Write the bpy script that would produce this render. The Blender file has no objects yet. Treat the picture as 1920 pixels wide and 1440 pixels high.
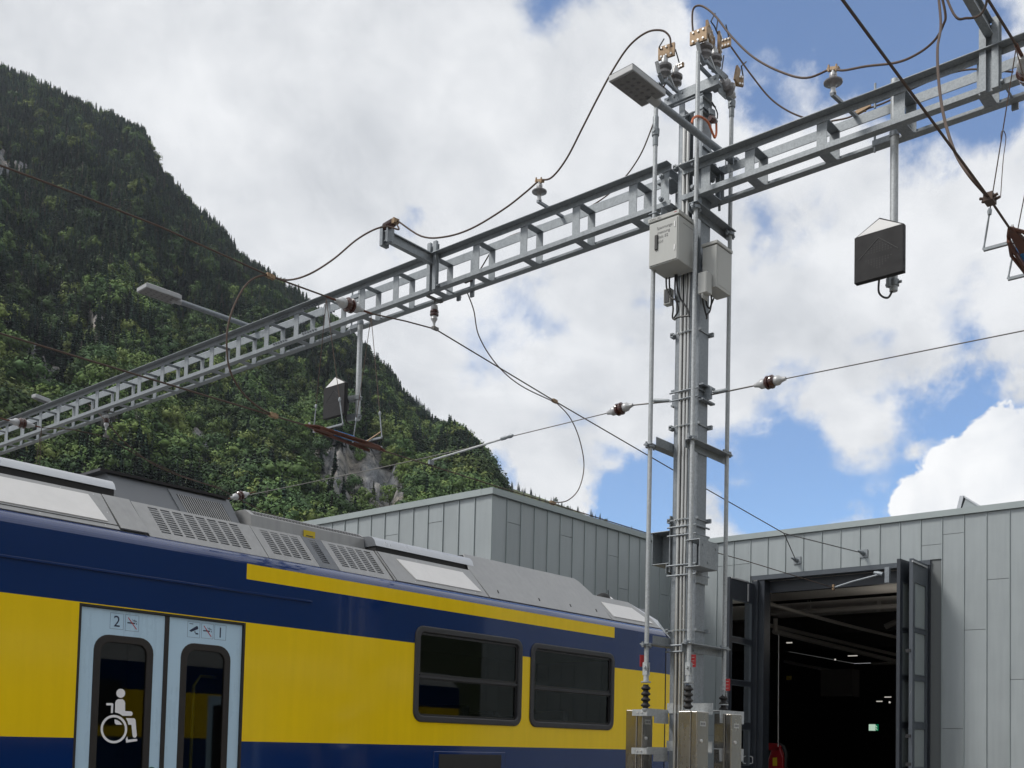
import bpy, bmesh, math, random
import numpy as np
from mathutils import Vector, Matrix
random.seed(7)
rng = np.random.default_rng(7)
S = bpy.context.scene
COL = S.collection

# ------------------------------------------------------------------ camera
# solved from the vanishing points of the railcar, the depot and the gantry
F, CX, CY = 1996.8, 960.0, 1293.7            # focal length and principal point, photo pixels
YAW, PITCH, ROLL = math.radians(40.295), math.radians(2.927), math.radians(1.3708)
EYE = np.array([0.0, 0.0, 1.6])


def _axes():
    cy, sy, cp, sp = math.cos(YAW), math.sin(YAW), math.cos(PITCH), math.sin(PITCH)
    f = np.array([cy * cp, sy * cp, sp])
    r = np.array([sy, -cy, 0.0])
    u = np.cross(r, f)
    c, s = math.cos(ROLL), math.sin(ROLL)
    return c * r + s * u, -s * r + c * u, f


AR, AU, AF = _axes()


def ray(px, py):
    return (px - CX) / F * AR - (py - CY) / F * AU + AF


def U(ax, c, px, py):
    """Surveyed point: where the sight line through a photo point meets the world plane axis=c."""
    d = ray(px, py)
    return EYE + d * ((c - EYE[ax]) / d[ax])


def UP(n, p0, px, py):
    d = ray(px, py)
    n = np.asarray(n, float)
    return EYE + d * (n @ (np.asarray(p0, float) - EYE) / (n @ d))


def PXY(p):
    q = np.asarray(p, float) - EYE
    z = AF @ q
    return CX + F * (AR @ q) / z, CY - F * (AU @ q) / z


cam_data = bpy.data.cameras.new('camera')
cam = bpy.data.objects.new('camera', cam_data)
COL.objects.link(cam)
cam_data.sensor_width = 36.0
cam_data.lens = F / 1920 * 36
cam_data.shift_y = (CY - 720) / 1920
cam_data.clip_start = 0.1
cam_data.clip_end = 12000
M = Matrix.Identity(4)
for i in range(3):
    M[i][0], M[i][1], M[i][2], M[i][3] = AR[i], AU[i], -AF[i], EYE[i]
cam.matrix_world = M
S.camera = cam

# ------------------------------------------------------------------ view, sun, sky
S.view_settings.view_transform = 'Standard'
S.view_settings.look = 'None'
S.view_settings.exposure = 0.36
S.view_settings.gamma = 1.0
S.view_settings.use_curve_mapping = False
S.render.engine = 'CYCLES'
S.cycles.max_bounces = 6
S.cycles.transparent_max_bounces = 12

SUN_DIR = Vector((-0.55, 0.42, 0.78)).normalized()      # towards the sun, behind bright cloud
sun_d = bpy.data.lights.new('sun', 'SUN')
sun_d.energy = 2.0
sun_d.angle = math.radians(14)
sun_d.color = (1.0, 0.96, 0.90)
sun = bpy.data.objects.new('sun', sun_d)
COL.objects.link(sun)
sun.rotation_euler = SUN_DIR.to_track_quat('Z', 'Y').to_euler()
sun.location = (0, 0, 40)

W = bpy.data.worlds.new('World')
S.world = W
W.use_nodes = True
wn, wl = W.node_tree.nodes, W.node_tree.links
wn.clear()


def wnode(t, **k):
    n = wn.new(t)
    for a, b in k.items():
        setattr(n, a, b)
    return n


def wmath(op, a, b=None, c=None, clamp=False):
    n = wn.new('ShaderNodeMath')
    n.operation = op
    n.use_clamp = clamp
    for i, v in enumerate((a, b, c)):
        if v is None:
            continue
        if isinstance(v, (int, float)):
            n.inputs[i].default_value = v
        else:
            wl.new(v, n.inputs[i])
    return n.outputs[0]


tc = wnode('ShaderNodeTexCoord')
nrm = wnode('ShaderNodeVectorMath', operation='NORMALIZE')
wl.new(tc.outputs['Generated'], nrm.inputs[0])
DIR = nrm.outputs[0]
sep = wnode('ShaderNodeSeparateXYZ')
wl.new(DIR, sep.inputs[0])
# cloud deck coordinates: direction projected on a high flat layer
inv = wmath('DIVIDE', 1.0, wmath('ADD', wmath('MAXIMUM', sep.outputs['Z'], 0.0), 0.22))
pl = wnode('ShaderNodeVectorMath', operation='SCALE')
wl.new(DIR, pl.inputs[0])
wl.new(inv, pl.inputs['Scale'])


def wnoise(vec, scale, detail, rough, dist=0.0, off=(0, 0, 0)):
    mp = wnode('ShaderNodeMapping')
    mp.inputs['Location'].default_value = off
    wl.new(vec, mp.inputs['Vector'])
    n = wnode('ShaderNodeTexNoise')
    n.inputs['Scale'].default_value = scale
    n.inputs['Detail'].default_value = detail
    n.inputs['Roughness'].default_value = rough
    n.inputs['Distortion'].default_value = dist
    wl.new(mp.outputs[0], n.inputs['Vector'])
    return n.outputs['Fac']


wob = wnode('ShaderNodeTexNoise')
wob.inputs['Scale'].default_value = 9.0
wob.inputs['Detail'].default_value = 7
wob.inputs['Roughness'].default_value = 0.62
wl.new(DIR, wob.inputs['Vector'])
wsub = wnode('ShaderNodeVectorMath', operation='SUBTRACT')
wl.new(wob.outputs['Color'], wsub.inputs[0])
wsub.inputs[1].default_value = (0.5, 0.5, 0.5)
wsc = wnode('ShaderNodeVectorMath', operation='SCALE')
wl.new(wsub.outputs[0], wsc.inputs[0])
wsc.inputs['Scale'].default_value = 0.16
wad = wnode('ShaderNodeVectorMath', operation='ADD')
wl.new(DIR, wad.inputs[0])
wl.new(wsc.outputs[0], wad.inputs[1])
wnm = wnode('ShaderNodeVectorMath', operation='NORMALIZE')
wl.new(wad.outputs[0], wnm.inputs[0])
WDIR = wnm.outputs[0]                        # wind-torn direction: ragged cloud edges


def blob(px, py, rx, amp, src=None):
    """soft patch of more or less cloud around one direction of the sky"""
    d = ray(px, py)
    d = d / np.linalg.norm(d)
    k = 1.0 / (1 - math.cos(math.atan(rx / F)))
    dt = wnode('ShaderNodeVectorMath', operation='DOT_PRODUCT')
    wl.new(src or WDIR, dt.inputs[0])
    dt.inputs[1].default_value = tuple(d)
    e = wmath('MULTIPLY', wmath('SUBTRACT', dt.outputs['Value'], 1.0), k)
    return wmath('MULTIPLY', wmath('EXPONENT', e), amp)


n1 = wnoise(pl.outputs[0], 2.6, 10, 0.56, 0.25, (3.1, 1.7, 0.4))
n2 = wnoise(DIR, 7.0, 8, 0.6, 0.3, (0.3, 2.2, 5.1))
n3 = wnoise(DIR, 19.0, 7, 0.62, 0.5, (5.3, 1.2, 2.1))
fld = wmath('ADD', wmath('ADD', wmath('MULTIPLY', n1, 0.48), wmath('MULTIPLY', n2, 0.32)), wmath('MULTIPLY', n3, 0.20))
fld = wmath('ADD', wmath('MULTIPLY', wmath('SUBTRACT', fld, 0.5), 1.9), 0.5)
bias = None
BLOBS = [  # mostly overcast; blue gaps to the upper right and low over the depot
    (1050, 8, 70, -.26), (1400, 45, 95, -.36), (1560, 10, 95, -.38), (1690, 95, 115, -.36), (1815, 130, 125, -.38), (1890, 235, 60, -.20), (1520, -160, 260, -.30),
    (1725, 60, 50, .20), (1600, 55, 34, .14), (1500, 130, 40, .14), (1800, 60, 40, .10), (1180, 5, 60, -.10),
    (920, 868, 80, -.40), (1165, 935, 90, -.46), (1265, 905, 75, -.32), (1450, 910, 135, -.43), (1640, 875, 125, -.41), (1830, 765, 100, -.36), (1910, 790, 80, -.26),
    (1030, 945, 58, .34), (1330, 985, 60, .22), (1190, 845, 70, .12), (1750, 835, 34, .22), (1620, 800, 60, .10),
    (1420, 420, 48, -.20), (1800, 545, 60, -.20), (1905, 500, 55, -.14), (730, 438, 40, -.20), (1060, 588, 48, -.16), (1225, 548, 40, -.16),
    (970, 562, 44, -.13), (1435, 200, 60, -.20), (1700, 600, 120, .10), (1480, 640, 130, .10), (1840, 420, 110, .08), (480, 360, 60, -.10), (1335, 320, 46, -.16), (1180, 640, 40, -.1),
]
for b in BLOBS:
    v = blob(*b)
    bias = v if bias is None else wmath('ADD', bias, v)
dens = wmath('ADD', fld, wmath('ADD', bias, 0.30))
mr = wnode('ShaderNodeMapRange', interpolation_type='SMOOTHSTEP')
mr.inputs['From Min'].default_value = 0.40
mr.inputs['From Max'].default_value = 0.70
wl.new(dens, mr.inputs['Value'])
alpha1 = mr.outputs[0]
# the towering cumulus low over the depot roof
cn = wnoise(DIR, 26.0, 7, 0.55, 0.4, (1.3, 0.2, 0.7))
cum = None
for b in [(1900, 900, 95, .75), (1830, 885, 60, .55), (1760, 930, 62, .60), (1700, 960, 40, .45), (1960, 960, 150, .8), (1860, 850, 34, .42)]:
    v = blob(*b, DIR)
    cum = v if cum is None else wmath('ADD', cum, v)
cdens = wmath('ADD', cum, wmath('MULTIPLY', wmath('SUBTRACT', cn, 0.5), 1.05))
mr2 = wnode('ShaderNodeMapRange', interpolation_type='SMOOTHSTEP')
mr2.inputs['From Min'].default_value = 0.40
mr2.inputs['From Max'].default_value = 0.50
wl.new(cdens, mr2.inputs['Value'])
alpha2 = mr2.outputs[0]
# cloud brightness: thin edges a little darker, billows mottled
sh = wnoise(pl.outputs[0], 3.4, 9, 0.58, 0.5, (8.0, 3.0, 1.0))
sh2 = wnoise(DIR, 9.0, 6, 0.55, 0.2, (2.0, 7.0, 3.0))
shv = wmath('ADD', wmath('ADD', wmath('MULTIPLY', sh, 0.45), wmath('MULTIPLY', sh2, 0.33)), wmath('MULTIPLY', n3, 0.22))
ramp = wnode('ShaderNodeValToRGB')
ramp.color_ramp.elements[0].position = 0.37
ramp.color_ramp.elements[0].color = (0.49, 0.508, 0.535, 1)
ramp.color_ramp.elements[1].position = 0.58
ramp.color_ramp.elements[1].color = (0.72, 0.73, 0.745, 1)
wl.new(shv, ramp.inputs['Fac'])
ramp2 = wnode('ShaderNodeValToRGB')
ramp2.color_ramp.elements[0].position = 0.30
ramp2.color_ramp.elements[0].color = (0.66, 0.68, 0.71, 1)
ramp2.color_ramp.elements[1].position = 0.58
ramp2.color_ramp.elements[1].color = (0.83, 0.835, 0.84, 1)
wl.new(wnoise(DIR, 18.0, 6, 0.5, 0.3, (4, 4, 1)), ramp2.inputs['Fac'])
ccol = wnode('ShaderNodeMix', data_type='RGBA')
wl.new(alpha2, ccol.inputs['Factor'])
wl.new(ramp.outputs[0], ccol.inputs[6])
wl.new(ramp2.outputs[0], ccol.inputs[7])
sky = wnode('ShaderNodeTexSky', sky_type='NISHITA')
sky.sun_disc = False
sky.sun_elevation = math.asin(SUN_DIR.z)
sky.sun_rotation = math.atan2(SUN_DIR.x, SUN_DIR.y)
sky.altitude = 650
sky.air_density = 1.0
sky.dust_density = 0.0
sky.ozone_density = 6.0
bg1 = wnode('ShaderNodeBackground')
bg1.inputs['Strength'].default_value = 0.135
wl.new(sky.outputs[0], bg1.inputs['Color'])
bg2 = wnode('ShaderNodeBackground')
bg2.inputs['Strength'].default_value = 1.0
wl.new(ccol.outputs[2], bg2.inputs['Color'])
mixs = wnode('ShaderNodeMixShader')
wl.new(wmath('MAXIMUM', alpha1, alpha2), mixs.inputs['Fac'])
wl.new(bg1.outputs[0], mixs.inputs[1])
wl.new(bg2.outputs[0], mixs.inputs[2])
wo = wnode('ShaderNodeOutputWorld')
wl.new(mixs.outputs[0], wo.inputs['Surface'])
W.cycles.sampling_method = 'MANUAL'
W.cycles.sample_map_resolution = 512

# ------------------------------------------------------------------ materials
def mat(name, base, rough=0.6, metal=0.0, var=0.0, vscale=6.0, bump=0.0, bscale=40.0, coat=0.0, streak=0.0, emis=None, spec=0.5, tone=0.0):
    m = bpy.data.materials.new(name)
    m.use_nodes = True
    nt = m.node_tree
    n, l = nt.nodes, nt.links
    b = n['Principled BSDF']
    b.inputs['Base Color'].default_value = (*base, 1)
    b.inputs['Roughness'].default_value = rough
    b.inputs['Metallic'].default_value = metal
    b.inputs['Specular IOR Level'].default_value = spec
    if coat:
        b.inputs['Coat Weight'].default_value = coat
        b.inputs['Coat Roughness'].default_value = 0.04
    if emis:
        b.inputs['Emission Color'].default_value = (*emis[0], 1)
        b.inputs['Emission Strength'].default_value = emis[1]
    if var or bump or streak:
        g = n.new('ShaderNodeNewGeometry')
        vec = g.outputs['Position']
        fac = None
        if var:
            t = n.new('ShaderNodeTexNoise')
            t.inputs['Scale'].default_value = vscale
            t.inputs['Detail'].default_value = 7
            t.inputs['Roughness'].default_value = 0.65
            l.new(vec, t.inputs['Vector'])
            fac = t.outputs['Fac']
        if streak:
            mp = n.new('ShaderNodeMapping')
            mp.inputs['Scale'].default_value = (9, 9, 0.7)
            l.new(vec, mp.inputs['Vector'])
            t2 = n.new('ShaderNodeTexNoise')
            t2.inputs['Scale'].default_value = 1.6
            t2.inputs['Detail'].default_value = 5
            l.new(mp.outputs[0], t2.inputs['Vector'])
            if fac is None:
                fac, var = t2.outputs['Fac'], streak
            else:
                a = n.new('ShaderNodeMath')
                a.operation = 'ADD'
                l.new(fac, a.inputs[0])
                l.new(t2.outputs['Fac'], a.inputs[1])
                h = n.new('ShaderNodeMath')
                h.operation = 'MULTIPLY'
                h.inputs[1].default_value = 0.5
                l.new(a.outputs[0], h.inputs[0])
                fac = h.outputs[0]
        if fac is not None:
            r = n.new('ShaderNodeMapRange')
            r.inputs['From Min'].default_value = 0.3
            r.inputs['From Max'].default_value = 0.7
            r.inputs['To Min'].default_value = 1 - var
            r.inputs['To Max'].default_value = 1 + var
            l.new(fac, r.inputs['Value'])
            x = n.new('ShaderNodeVectorMath')
            x.operation = 'SCALE'
            x.inputs[0].default_value = base
            l.new(r.outputs[0], x.inputs['Scale'])
            l.new(x.outputs[0], b.inputs['Base Color'])
            r2 = n.new('ShaderNodeMapRange')
            r2.inputs['From Min'].default_value = 0.3
            r2.inputs['From Max'].default_value = 0.7
            r2.inputs['To Min'].default_value = max(rough - 0.10, 0.02)
            r2.inputs['To Max'].default_value = min(rough + 0.10, 1)
            if rough > 0.2:
                l.new(fac, r2.inputs['Value'])
                l.new(r2.outputs[0], b.inputs['Roughness'])
        if bump:
            t3 = n.new('ShaderNodeTexNoise')
            t3.inputs['Scale'].default_value = bscale
            t3.inputs['Detail'].default_value = 3
            l.new(vec, t3.inputs['Vector'])
            bp = n.new('ShaderNodeBump')
            bp.inputs['Strength'].default_value = bump
            bp.inputs['Distance'].default_value = 0.02
            l.new(t3.outputs['Fac'], bp.inputs['Height'])
            l.new(bp.outputs[0], b.inputs['Normal'])
    if tone:                     # each sheet leaves the factory in a slightly different tone
        src = b.inputs['Base Color'].links[0].from_socket
        oi = n.new('ShaderNodeObjectInfo')
        r = n.new('ShaderNodeMapRange')
        r.inputs['To Min'].default_value = 1 - tone
        r.inputs['To Max'].default_value = 1 + tone
        l.new(oi.outputs['Random'], r.inputs['Value'])
        x = n.new('ShaderNodeVectorMath')
        x.operation = 'SCALE'
        l.new(src, x.inputs[0])
        l.new(r.outputs[0], x.inputs['Scale'])
        l.new(x.outputs[0], b.inputs['Base Color'])
    return m


def galvanised(name, base, metal=0.35, rough=0.5):
    """zinc coated steel with a fine spangle and dull run marks"""
    m = mat(name, base, rough, metal, 0.16, 14.0, 0.0, streak=0.1)
    n, l = m.node_tree.nodes, m.node_tree.links
    b = n['Principled BSDF']
    src = b.inputs['Base Color'].links[0].from_socket
    g = n.new('ShaderNodeNewGeometry')
    v = n.new('ShaderNodeTexVoronoi')
    v.inputs['Scale'].default_value = 70
    l.new(g.outputs['Position'], v.inputs['Vector'])
    sx = n.new('ShaderNodeSeparateColor')
    l.new(v.outputs['Color'], sx.inputs[0])
    r = n.new('ShaderNodeMapRange')
    r.inputs['To Min'].default_value = 0.88
    r.inputs['To Max'].default_value = 1.12
    l.new(sx.outputs[0], r.inputs['Value'])
    x = n.new('ShaderNodeVectorMath')
    x.operation = 'SCALE'
    l.new(src, x.inputs[0])
    l.new(r.outputs[0], x.inputs['Scale'])
    l.new(x.outputs[0], b.inputs['Base Color'])
    return m


def glass_mat(name, tint, see=0.35, rough=0.02):
    m = bpy.data.materials.new(name)
    m.use_nodes = True
    n, l = m.node_tree.nodes, m.node_tree.links
    n.clear()
    o = n.new('ShaderNodeOutputMaterial')
    tr = n.new('ShaderNodeBsdfTransparent')
    tr.inputs['Color'].default_value = (see * tint[0], see * tint[1], see * tint[2], 1)
    gl = n.new('ShaderNodeBsdfGlossy')
    gl.inputs['Roughness'].default_value = rough
    gl.inputs['Color'].default_value = (0.9, 0.95, 0.95, 1)
    fr = n.new('ShaderNodeFresnel')
    fr.inputs['IOR'].default_value = 1.5
    mx = n.new('ShaderNodeMixShader')
    l.new(fr.outputs[0], mx.inputs[0])
    l.new(tr.outputs[0], mx.inputs[1])
    l.new(gl.outputs[0], mx.inputs[2])
    l.new(mx.outputs[0], o.inputs['Surface'])
    return m


MT = dict(
    galv=galvanised('galvanised_steel', (0.25, 0.275, 0.295)),
    galv_light=galvanised('bright_galvanised_steel', (0.42, 0.445, 0.46)),
    galv_dark=galvanised('weathered_galvanised_steel', (0.23, 0.255, 0.28)),
    stainless=mat('brushed_stainless_steel', (0.42, 0.40, 0.37), 0.24, 0.95, 0.05, 3, streak=0.05),
    conduit=mat('bright_conduit', (0.60, 0.60, 0.58), 0.30, 0.85),
    cab=mat('grey_cabinet_paint', (0.455, 0.465, 0.45), 0.55, 0, 0.05, 3, streak=0.05),
    cab_d=mat('dark_gap', (0.03, 0.03, 0.032), 0.7),
    black=mat('black_plastic', (0.018, 0.018, 0.02), 0.45),
    rubber=mat('black_rubber', (0.012, 0.011, 0.011), 0.55),
    cable=mat('brown_cable', (0.085, 0.056, 0.042), 0.6, 0.2, 0.2, 30),
    wire=mat('weathered_copper_wire', (0.085, 0.058, 0.045), 0.55, 0.4, 0.2, 30),
    grey_wire=mat('grey_steel_wire', (0.16, 0.155, 0.15), 0.5, 0.6),
    rust=mat('rusty_copper', (0.115, 0.046, 0.030), 0.6, 0.35, 0.35, 25),
    brass=mat('tarnished_brass', (0.27, 0.185, 0.11), 0.5, 0.35, 0.4, 35),
    ceramic=mat('grey_glazed_ceramic', (0.20, 0.195, 0.20), 0.25, 0, 0.06, 20, coat=0.5),
    white_ceramic=mat('white_grey_fitting', (0.48, 0.49, 0.50), 0.4, 0.3, 0.1, 30),
    brown_ceramic=mat('brown_glazed_ceramic', (0.062, 0.022, 0.018), 0.18, 0, 0.1, 30, coat=0.6),
    red=mat('red_plastic_tag', (0.40, 0.02, 0.025), 0.45),
    orange=mat('orange_cable', (0.55, 0.15, 0.06), 0.5),
    blue=mat('navy_blue_paint', (0.0025, 0.024, 0.120), 0.10, 0, 0.05, 1.5, spec=0.5, bump=0.035, bscale=1.6, coat=0.6),
    yellow=mat('yellow_paint', (0.87, 0.60, 0.010), 0.12, 0, 0.05, 1.2, spec=0.5, bump=0.035, bscale=1.6, streak=0.03),
    door=mat('pale_blue_door_paint', (0.47, 0.65, 0.80), 0.3, 0, 0.03, 2, streak=0.03),
    seal=mat('black_brown_rubber_seal', (0.016, 0.013, 0.012), 0.5),
    winframe=mat('dark_grey_window_frame', (0.035, 0.035, 0.04), 0.4, 0, 0.05, 8),
    roof=mat('grey_roof_sheet', (0.33, 0.333, 0.335), 0.42, 0.3, 0.16, 2.6, streak=0.10, bump=0.05, bscale=3),
    roof_d=mat('dark_grey_roof_box', (0.145, 0.155, 0.17), 0.45, 0.2, 0.08, 4),
    roof_l=mat('pale_roof_hatch', (0.74, 0.73, 0.72), 0.45, 0.1, 0.05, 5),
    roof_k=mat('black_roof_gap', (0.02, 0.02, 0.021), 0.7),
    alu=mat('brushed_aluminium_cap', (0.52, 0.54, 0.57), 0.33, 0.5, 0.06, 4),
    screw=mat('screw_head', (0.70, 0.70, 0.70), 0.35, 0.6),
    decal_navy=mat('navy_print', (0.012, 0.02, 0.06), 0.5),
    decal_red=mat('red_print', (0.45, 0.02, 0.03), 0.5),
    decal_white=mat('white_print', (0.80, 0.80, 0.82), 0.5),
    decal_line=mat('pale_border_print', (0.20, 0.27, 0.38), 0.5),
    decal_grey=mat('grey_lettering', (0.13, 0.13, 0.135), 0.6),
    plate_y=mat('yellow_warning_plate', (0.62, 0.46, 0.02), 0.5),
    green=mat('green_button', (0.01, 0.09, 0.05), 0.35),
    zinc=mat('zinc_grey_cladding', (0.34, 0.375, 0.388), 0.46, 0.30, 0.07, 1.3, streak=0.10, bump=0.06, bscale=2.2, tone=0.055),
    zinc_f=mat('zinc_roof_edge', (0.33, 0.375, 0.38), 0.5, 0.3, 0.05, 2),
    seam=mat('dark_cladding_joint', (0.17, 0.185, 0.19), 0.6, 0.2),
    anth=mat('anthracite_frame_paint', (0.030, 0.036, 0.046), 0.38, 0, 0.06, 4),
    anth_l=mat('slate_frame_paint', (0.075, 0.088, 0.105), 0.38, 0, 0.06, 4),
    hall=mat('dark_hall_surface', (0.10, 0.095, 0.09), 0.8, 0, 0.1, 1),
    hall_steel=mat('grey_hall_steel', (0.62, 0.60, 0.58), 0.6, 0.1),
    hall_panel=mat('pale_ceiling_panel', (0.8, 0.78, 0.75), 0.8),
    lamp=mat('light_grey_lamp_housing', (0.36, 0.37, 0.38), 0.45, 0.2, 0.05, 8),
    lens=mat('grey_led_panel', (0.17, 0.168, 0.17), 0.45, 0, 0.25, 26),
    led=mat('led_lens_glass', (0.115, 0.115, 0.12), 0.3),
    spk=mat('charcoal_speaker_paint', (0.014, 0.014, 0.016), 0.6, 0, 0.05, 8, spec=0.3),
    spk_w=mat('white_speaker_inside', (0.86, 0.86, 0.86), 0.5),
    sblue=mat('bright_blue_plastic', (0.02, 0.21, 0.52), 0.4),
    ground=mat('gravel_ground', (0.21, 0.20, 0.19), 0.95, 0, 0.3, 9, bump=0.6, bscale=25),
    crane=mat('red_crane_paint', (0.30, 0.014, 0.02), 0.4, coat=0.4),
    sign_w=mat('lit_sign_white', (0.5, 0.6, 0.5), 0.5, emis=((0.62, 0.85, 0.68), 0.5)),
    sign_g=mat('sign_green', (0.0, 0.10, 0.05), 0.5, emis=((0.0, 0.22, 0.09), 0.4)),
    tube=mat('lit_tube', (0.6, 0.6, 0.6), 0.5, emis=((1.0, 0.95, 0.85), 0.42)),
    glass=glass_mat('dark_tinted_glass', (0.8, 0.92, 0.92), 0.42),
    glass_d=glass_mat('door_glass', (0.75, 1.0, 0.95), 0.45),
    frost=mat('grey_door_glass', (0.30, 0.34, 0.345), 0.12, 0, 0.04, 2, coat=0.6),
    seat=mat('navy_seat_fabric', (0.01, 0.02, 0.05), 0.8),
    seat_y=mat('yellow_grab_pole', (0.6, 0.45, 0.03), 0.5),
    inside=mat('train_inside_panel', (0.26, 0.27, 0.28), 0.7),
)


# ------------------------------------------------------------------ mesh builder
class MB:
    def __init__(s):
        s.v, s.f, s.m, s.sm = [], [], [], []

    def add(s, vs, fs, m=0, smooth=False):
        o = len(s.v)
        s.v += [tuple(map(float, p)) for p in vs]
        s.f += [tuple(i + o for i in f) for f in fs]
        s.m += [m] * len(fs)
        s.sm += [smooth] * len(fs)
        return s

    def box(s, x0, x1, y0, y1, z0, z1, m=0):
        x0, x1 = min(x0, x1), max(x0, x1)
        y0, y1 = min(y0, y1), max(y0, y1)
        z0, z1 = min(z0, z1), max(z0, z1)
        v = [(x0, y0, z0), (x1, y0, z0), (x1, y1, z0), (x0, y1, z0), (x0, y0, z1), (x1, y0, z1), (x1, y1, z1), (x0, y1, z1)]
        return s.add(v, [(0, 3, 2, 1), (4, 5, 6, 7), (0, 1, 5, 4), (1, 2, 6, 5), (2, 3, 7, 6), (3, 0, 4, 7)], m)

    def obox(s, c, ax, h, m=0):
        c = np.asarray(c, float)
        a = [np.asarray(q, float) / np.linalg.norm(q) * hh for q, hh in zip(ax, h)]
        v = [c + i * a[0] + j * a[1] + k * a[2] for k in (-1, 1) for j in (-1, 1) for i in (-1, 1)]
        return s.add(v, [(0, 2, 3, 1), (4, 5, 7, 6), (0, 1, 5, 4), (1, 3, 7, 5), (3, 2, 6, 7), (2, 0, 4, 6)], m)

    def bar(s, a, b, w, h, up=(0, 0, 1), m=0):
        a, b = np.asarray(a, float), np.asarray(b, float)
        d = b - a
        L = np.linalg.norm(d)
        d = d / L
        u = np.asarray(up, float)
        r = np.cross(d, u)
        r = r / np.linalg.norm(r)
        u = np.cross(r, d)
        return s.obox((a + b) / 2, (d, r, u), (L / 2, w / 2, h / 2), m)

    def prism(s, poly, vec, m=0, smooth=False):
        p = [np.asarray(q, float) for q in poly]
        vec = np.asarray(vec, float)
        n = len(p)
        v = p + [q + vec for q in p]
        s.add(v, [tuple(range(n))[::-1], tuple(range(n, 2 * n))], m)
        o = len(s.v) - 2 * n
        for i in range(n):
            j = (i + 1) % n
            s.f.append((o + i, o + j, o + n + j, o + n + i))
            s.m.append(m)
            s.sm.append(smooth)
        return s

    def poly(s, pts, m=0):
        return s.add(pts, [tuple(range(len(pts)))], m)

    def tube(s, pts, r, n=8, m=0, cap=True):
        p = [np.asarray(q, float) for q in pts]
        k = len(p)
        o = len(s.v)
        prev = None
        for i in range(k):
            t = p[min(i + 1, k - 1)] - p[max(i - 1, 0)]
            t = t / (np.linalg.norm(t) + 1e-12)
            if prev is None:
                a = np.array([0, 0, 1.0]) if abs(t[2]) < 0.9 else np.array([1.0, 0, 0])
                u = np.cross(t, a)
            else:
                u = prev - t * (prev @ t)
            u = u / np.linalg.norm(u)
            prev = u
            w = np.cross(t, u)
            rr = r[i] if isinstance(r, (list, tuple)) else r
            for j in range(n):
                g = 2 * math.pi * j / n
                s.v.append(tuple(p[i] + rr * (math.cos(g) * u + math.sin(g) * w)))
        for i in range(k - 1):
            for j in range(n):
                a, b = o + i * n + j, o + i * n + (j + 1) % n
                s.f.append((a, b, b + n, a + n))
                s.m.append(m)
                s.sm.append(True)
        if cap:
            s.f += [tuple(o + j for j in range(n))[::-1], tuple(o + (k - 1) * n + j for j in range(n))]
            s.m += [m, m]
            s.sm += [False, False]
        return s

    def lathe(s, base, d, prof, n=14, m=0, mfun=None):
        """prof: (t, r) along unit direction d from base"""
        d = np.asarray(d, float)
        d = d / np.linalg.norm(d)
        base = np.asarray(base, float)
        pts = [base + d * t for t, r in prof]
        o = len(s.v)
        a = np.array([0, 0, 1.0]) if abs(d[2]) < 0.9 else np.array([1.0, 0, 0])
        u = np.cross(d, a)
        u /= np.linalg.norm(u)
        w = np.cross(d, u)
        for (t, r), p in zip(prof, pts):
            for j in range(n):
                g = 2 * math.pi * j / n
                s.v.append(tuple(p + max(r, 1e-4) * (math.cos(g) * u + math.sin(g) * w)))
        for i in range(len(prof) - 1):
            for j in range(n):
                x, y = o + i * n + j, o + i * n + (j + 1) % n
                s.f.append((x, y, y + n, x + n))
                s.m.append(mfun(i) if mfun else m)
                s.sm.append(True)
        s.f += [tuple(o + j for j in range(n))[::-1], tuple(o + (len(prof) - 1) * n + j for j in range(n))]
        s.m += [m, m]
        s.sm += [False, False]
        return s

    def build(s, name, mats, parent=None, bevel=0.0, org=None):
        me = bpy.data.meshes.new(name)
        if org is None:
            if parent is not None:
                org = np.array(ORG[parent.name])
            else:
                a = np.array(s.v)
                org = (a.min(0) + a.max(0)) / 2
                org[2] = a[:, 2].min()
        org = np.asarray(org, float)
        me.from_pydata([tuple(np.array(p) - org) for p in s.v], [], s.f)
        if not isinstance(mats, (list, tuple)):
            mats = [mats]
        for q in mats:
            me.materials.append(MT[q] if isinstance(q, str) else q)
        me.polygons.foreach_set('material_index', s.m)
        me.polygons.foreach_set('use_smooth', s.sm)
        me.update()
        if any(s.sm):
            me.set_sharp_from_angle(angle=math.radians(40))
        o = bpy.data.objects.new(name, me)
        COL.objects.link(o)
        if parent is not None:
            o.parent = parent
            ORG[o.name] = org
        else:
            o.location = org
            ORG[o.name] = org
        if bevel:
            bm = o.modifiers.new('bevel', 'BEVEL')
            bm.width = bevel
            bm.segments = 2
            bm.limit_method = 'ANGLE'
            bm.angle_limit = math.radians(50)
        return o


ORG = {}


def thing(name, loc, label, cat, group=None):
    o = bpy.data.objects.new(name, None)
    COL.objects.link(o)
    o.location = tuple(map(float, loc))
    o.empty_display_size = 0.2
    ORG[o.name] = np.asarray(loc, float)
    return tag(o, label, cat, group)


def tag(o, label=None, cat=None, group=None, kind=None):
    if label:
        o['label'] = label
    if cat:
        o['category'] = cat
    if group:
        o['group'] = group
    if kind:
        o['kind'] = kind
    return o


def copy_tree(o, parent=None):
    c = o.copy()
    COL.objects.link(c)
    c.parent = parent
    for ch in o.children:
        copy_tree(ch, c)
    return c


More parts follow.
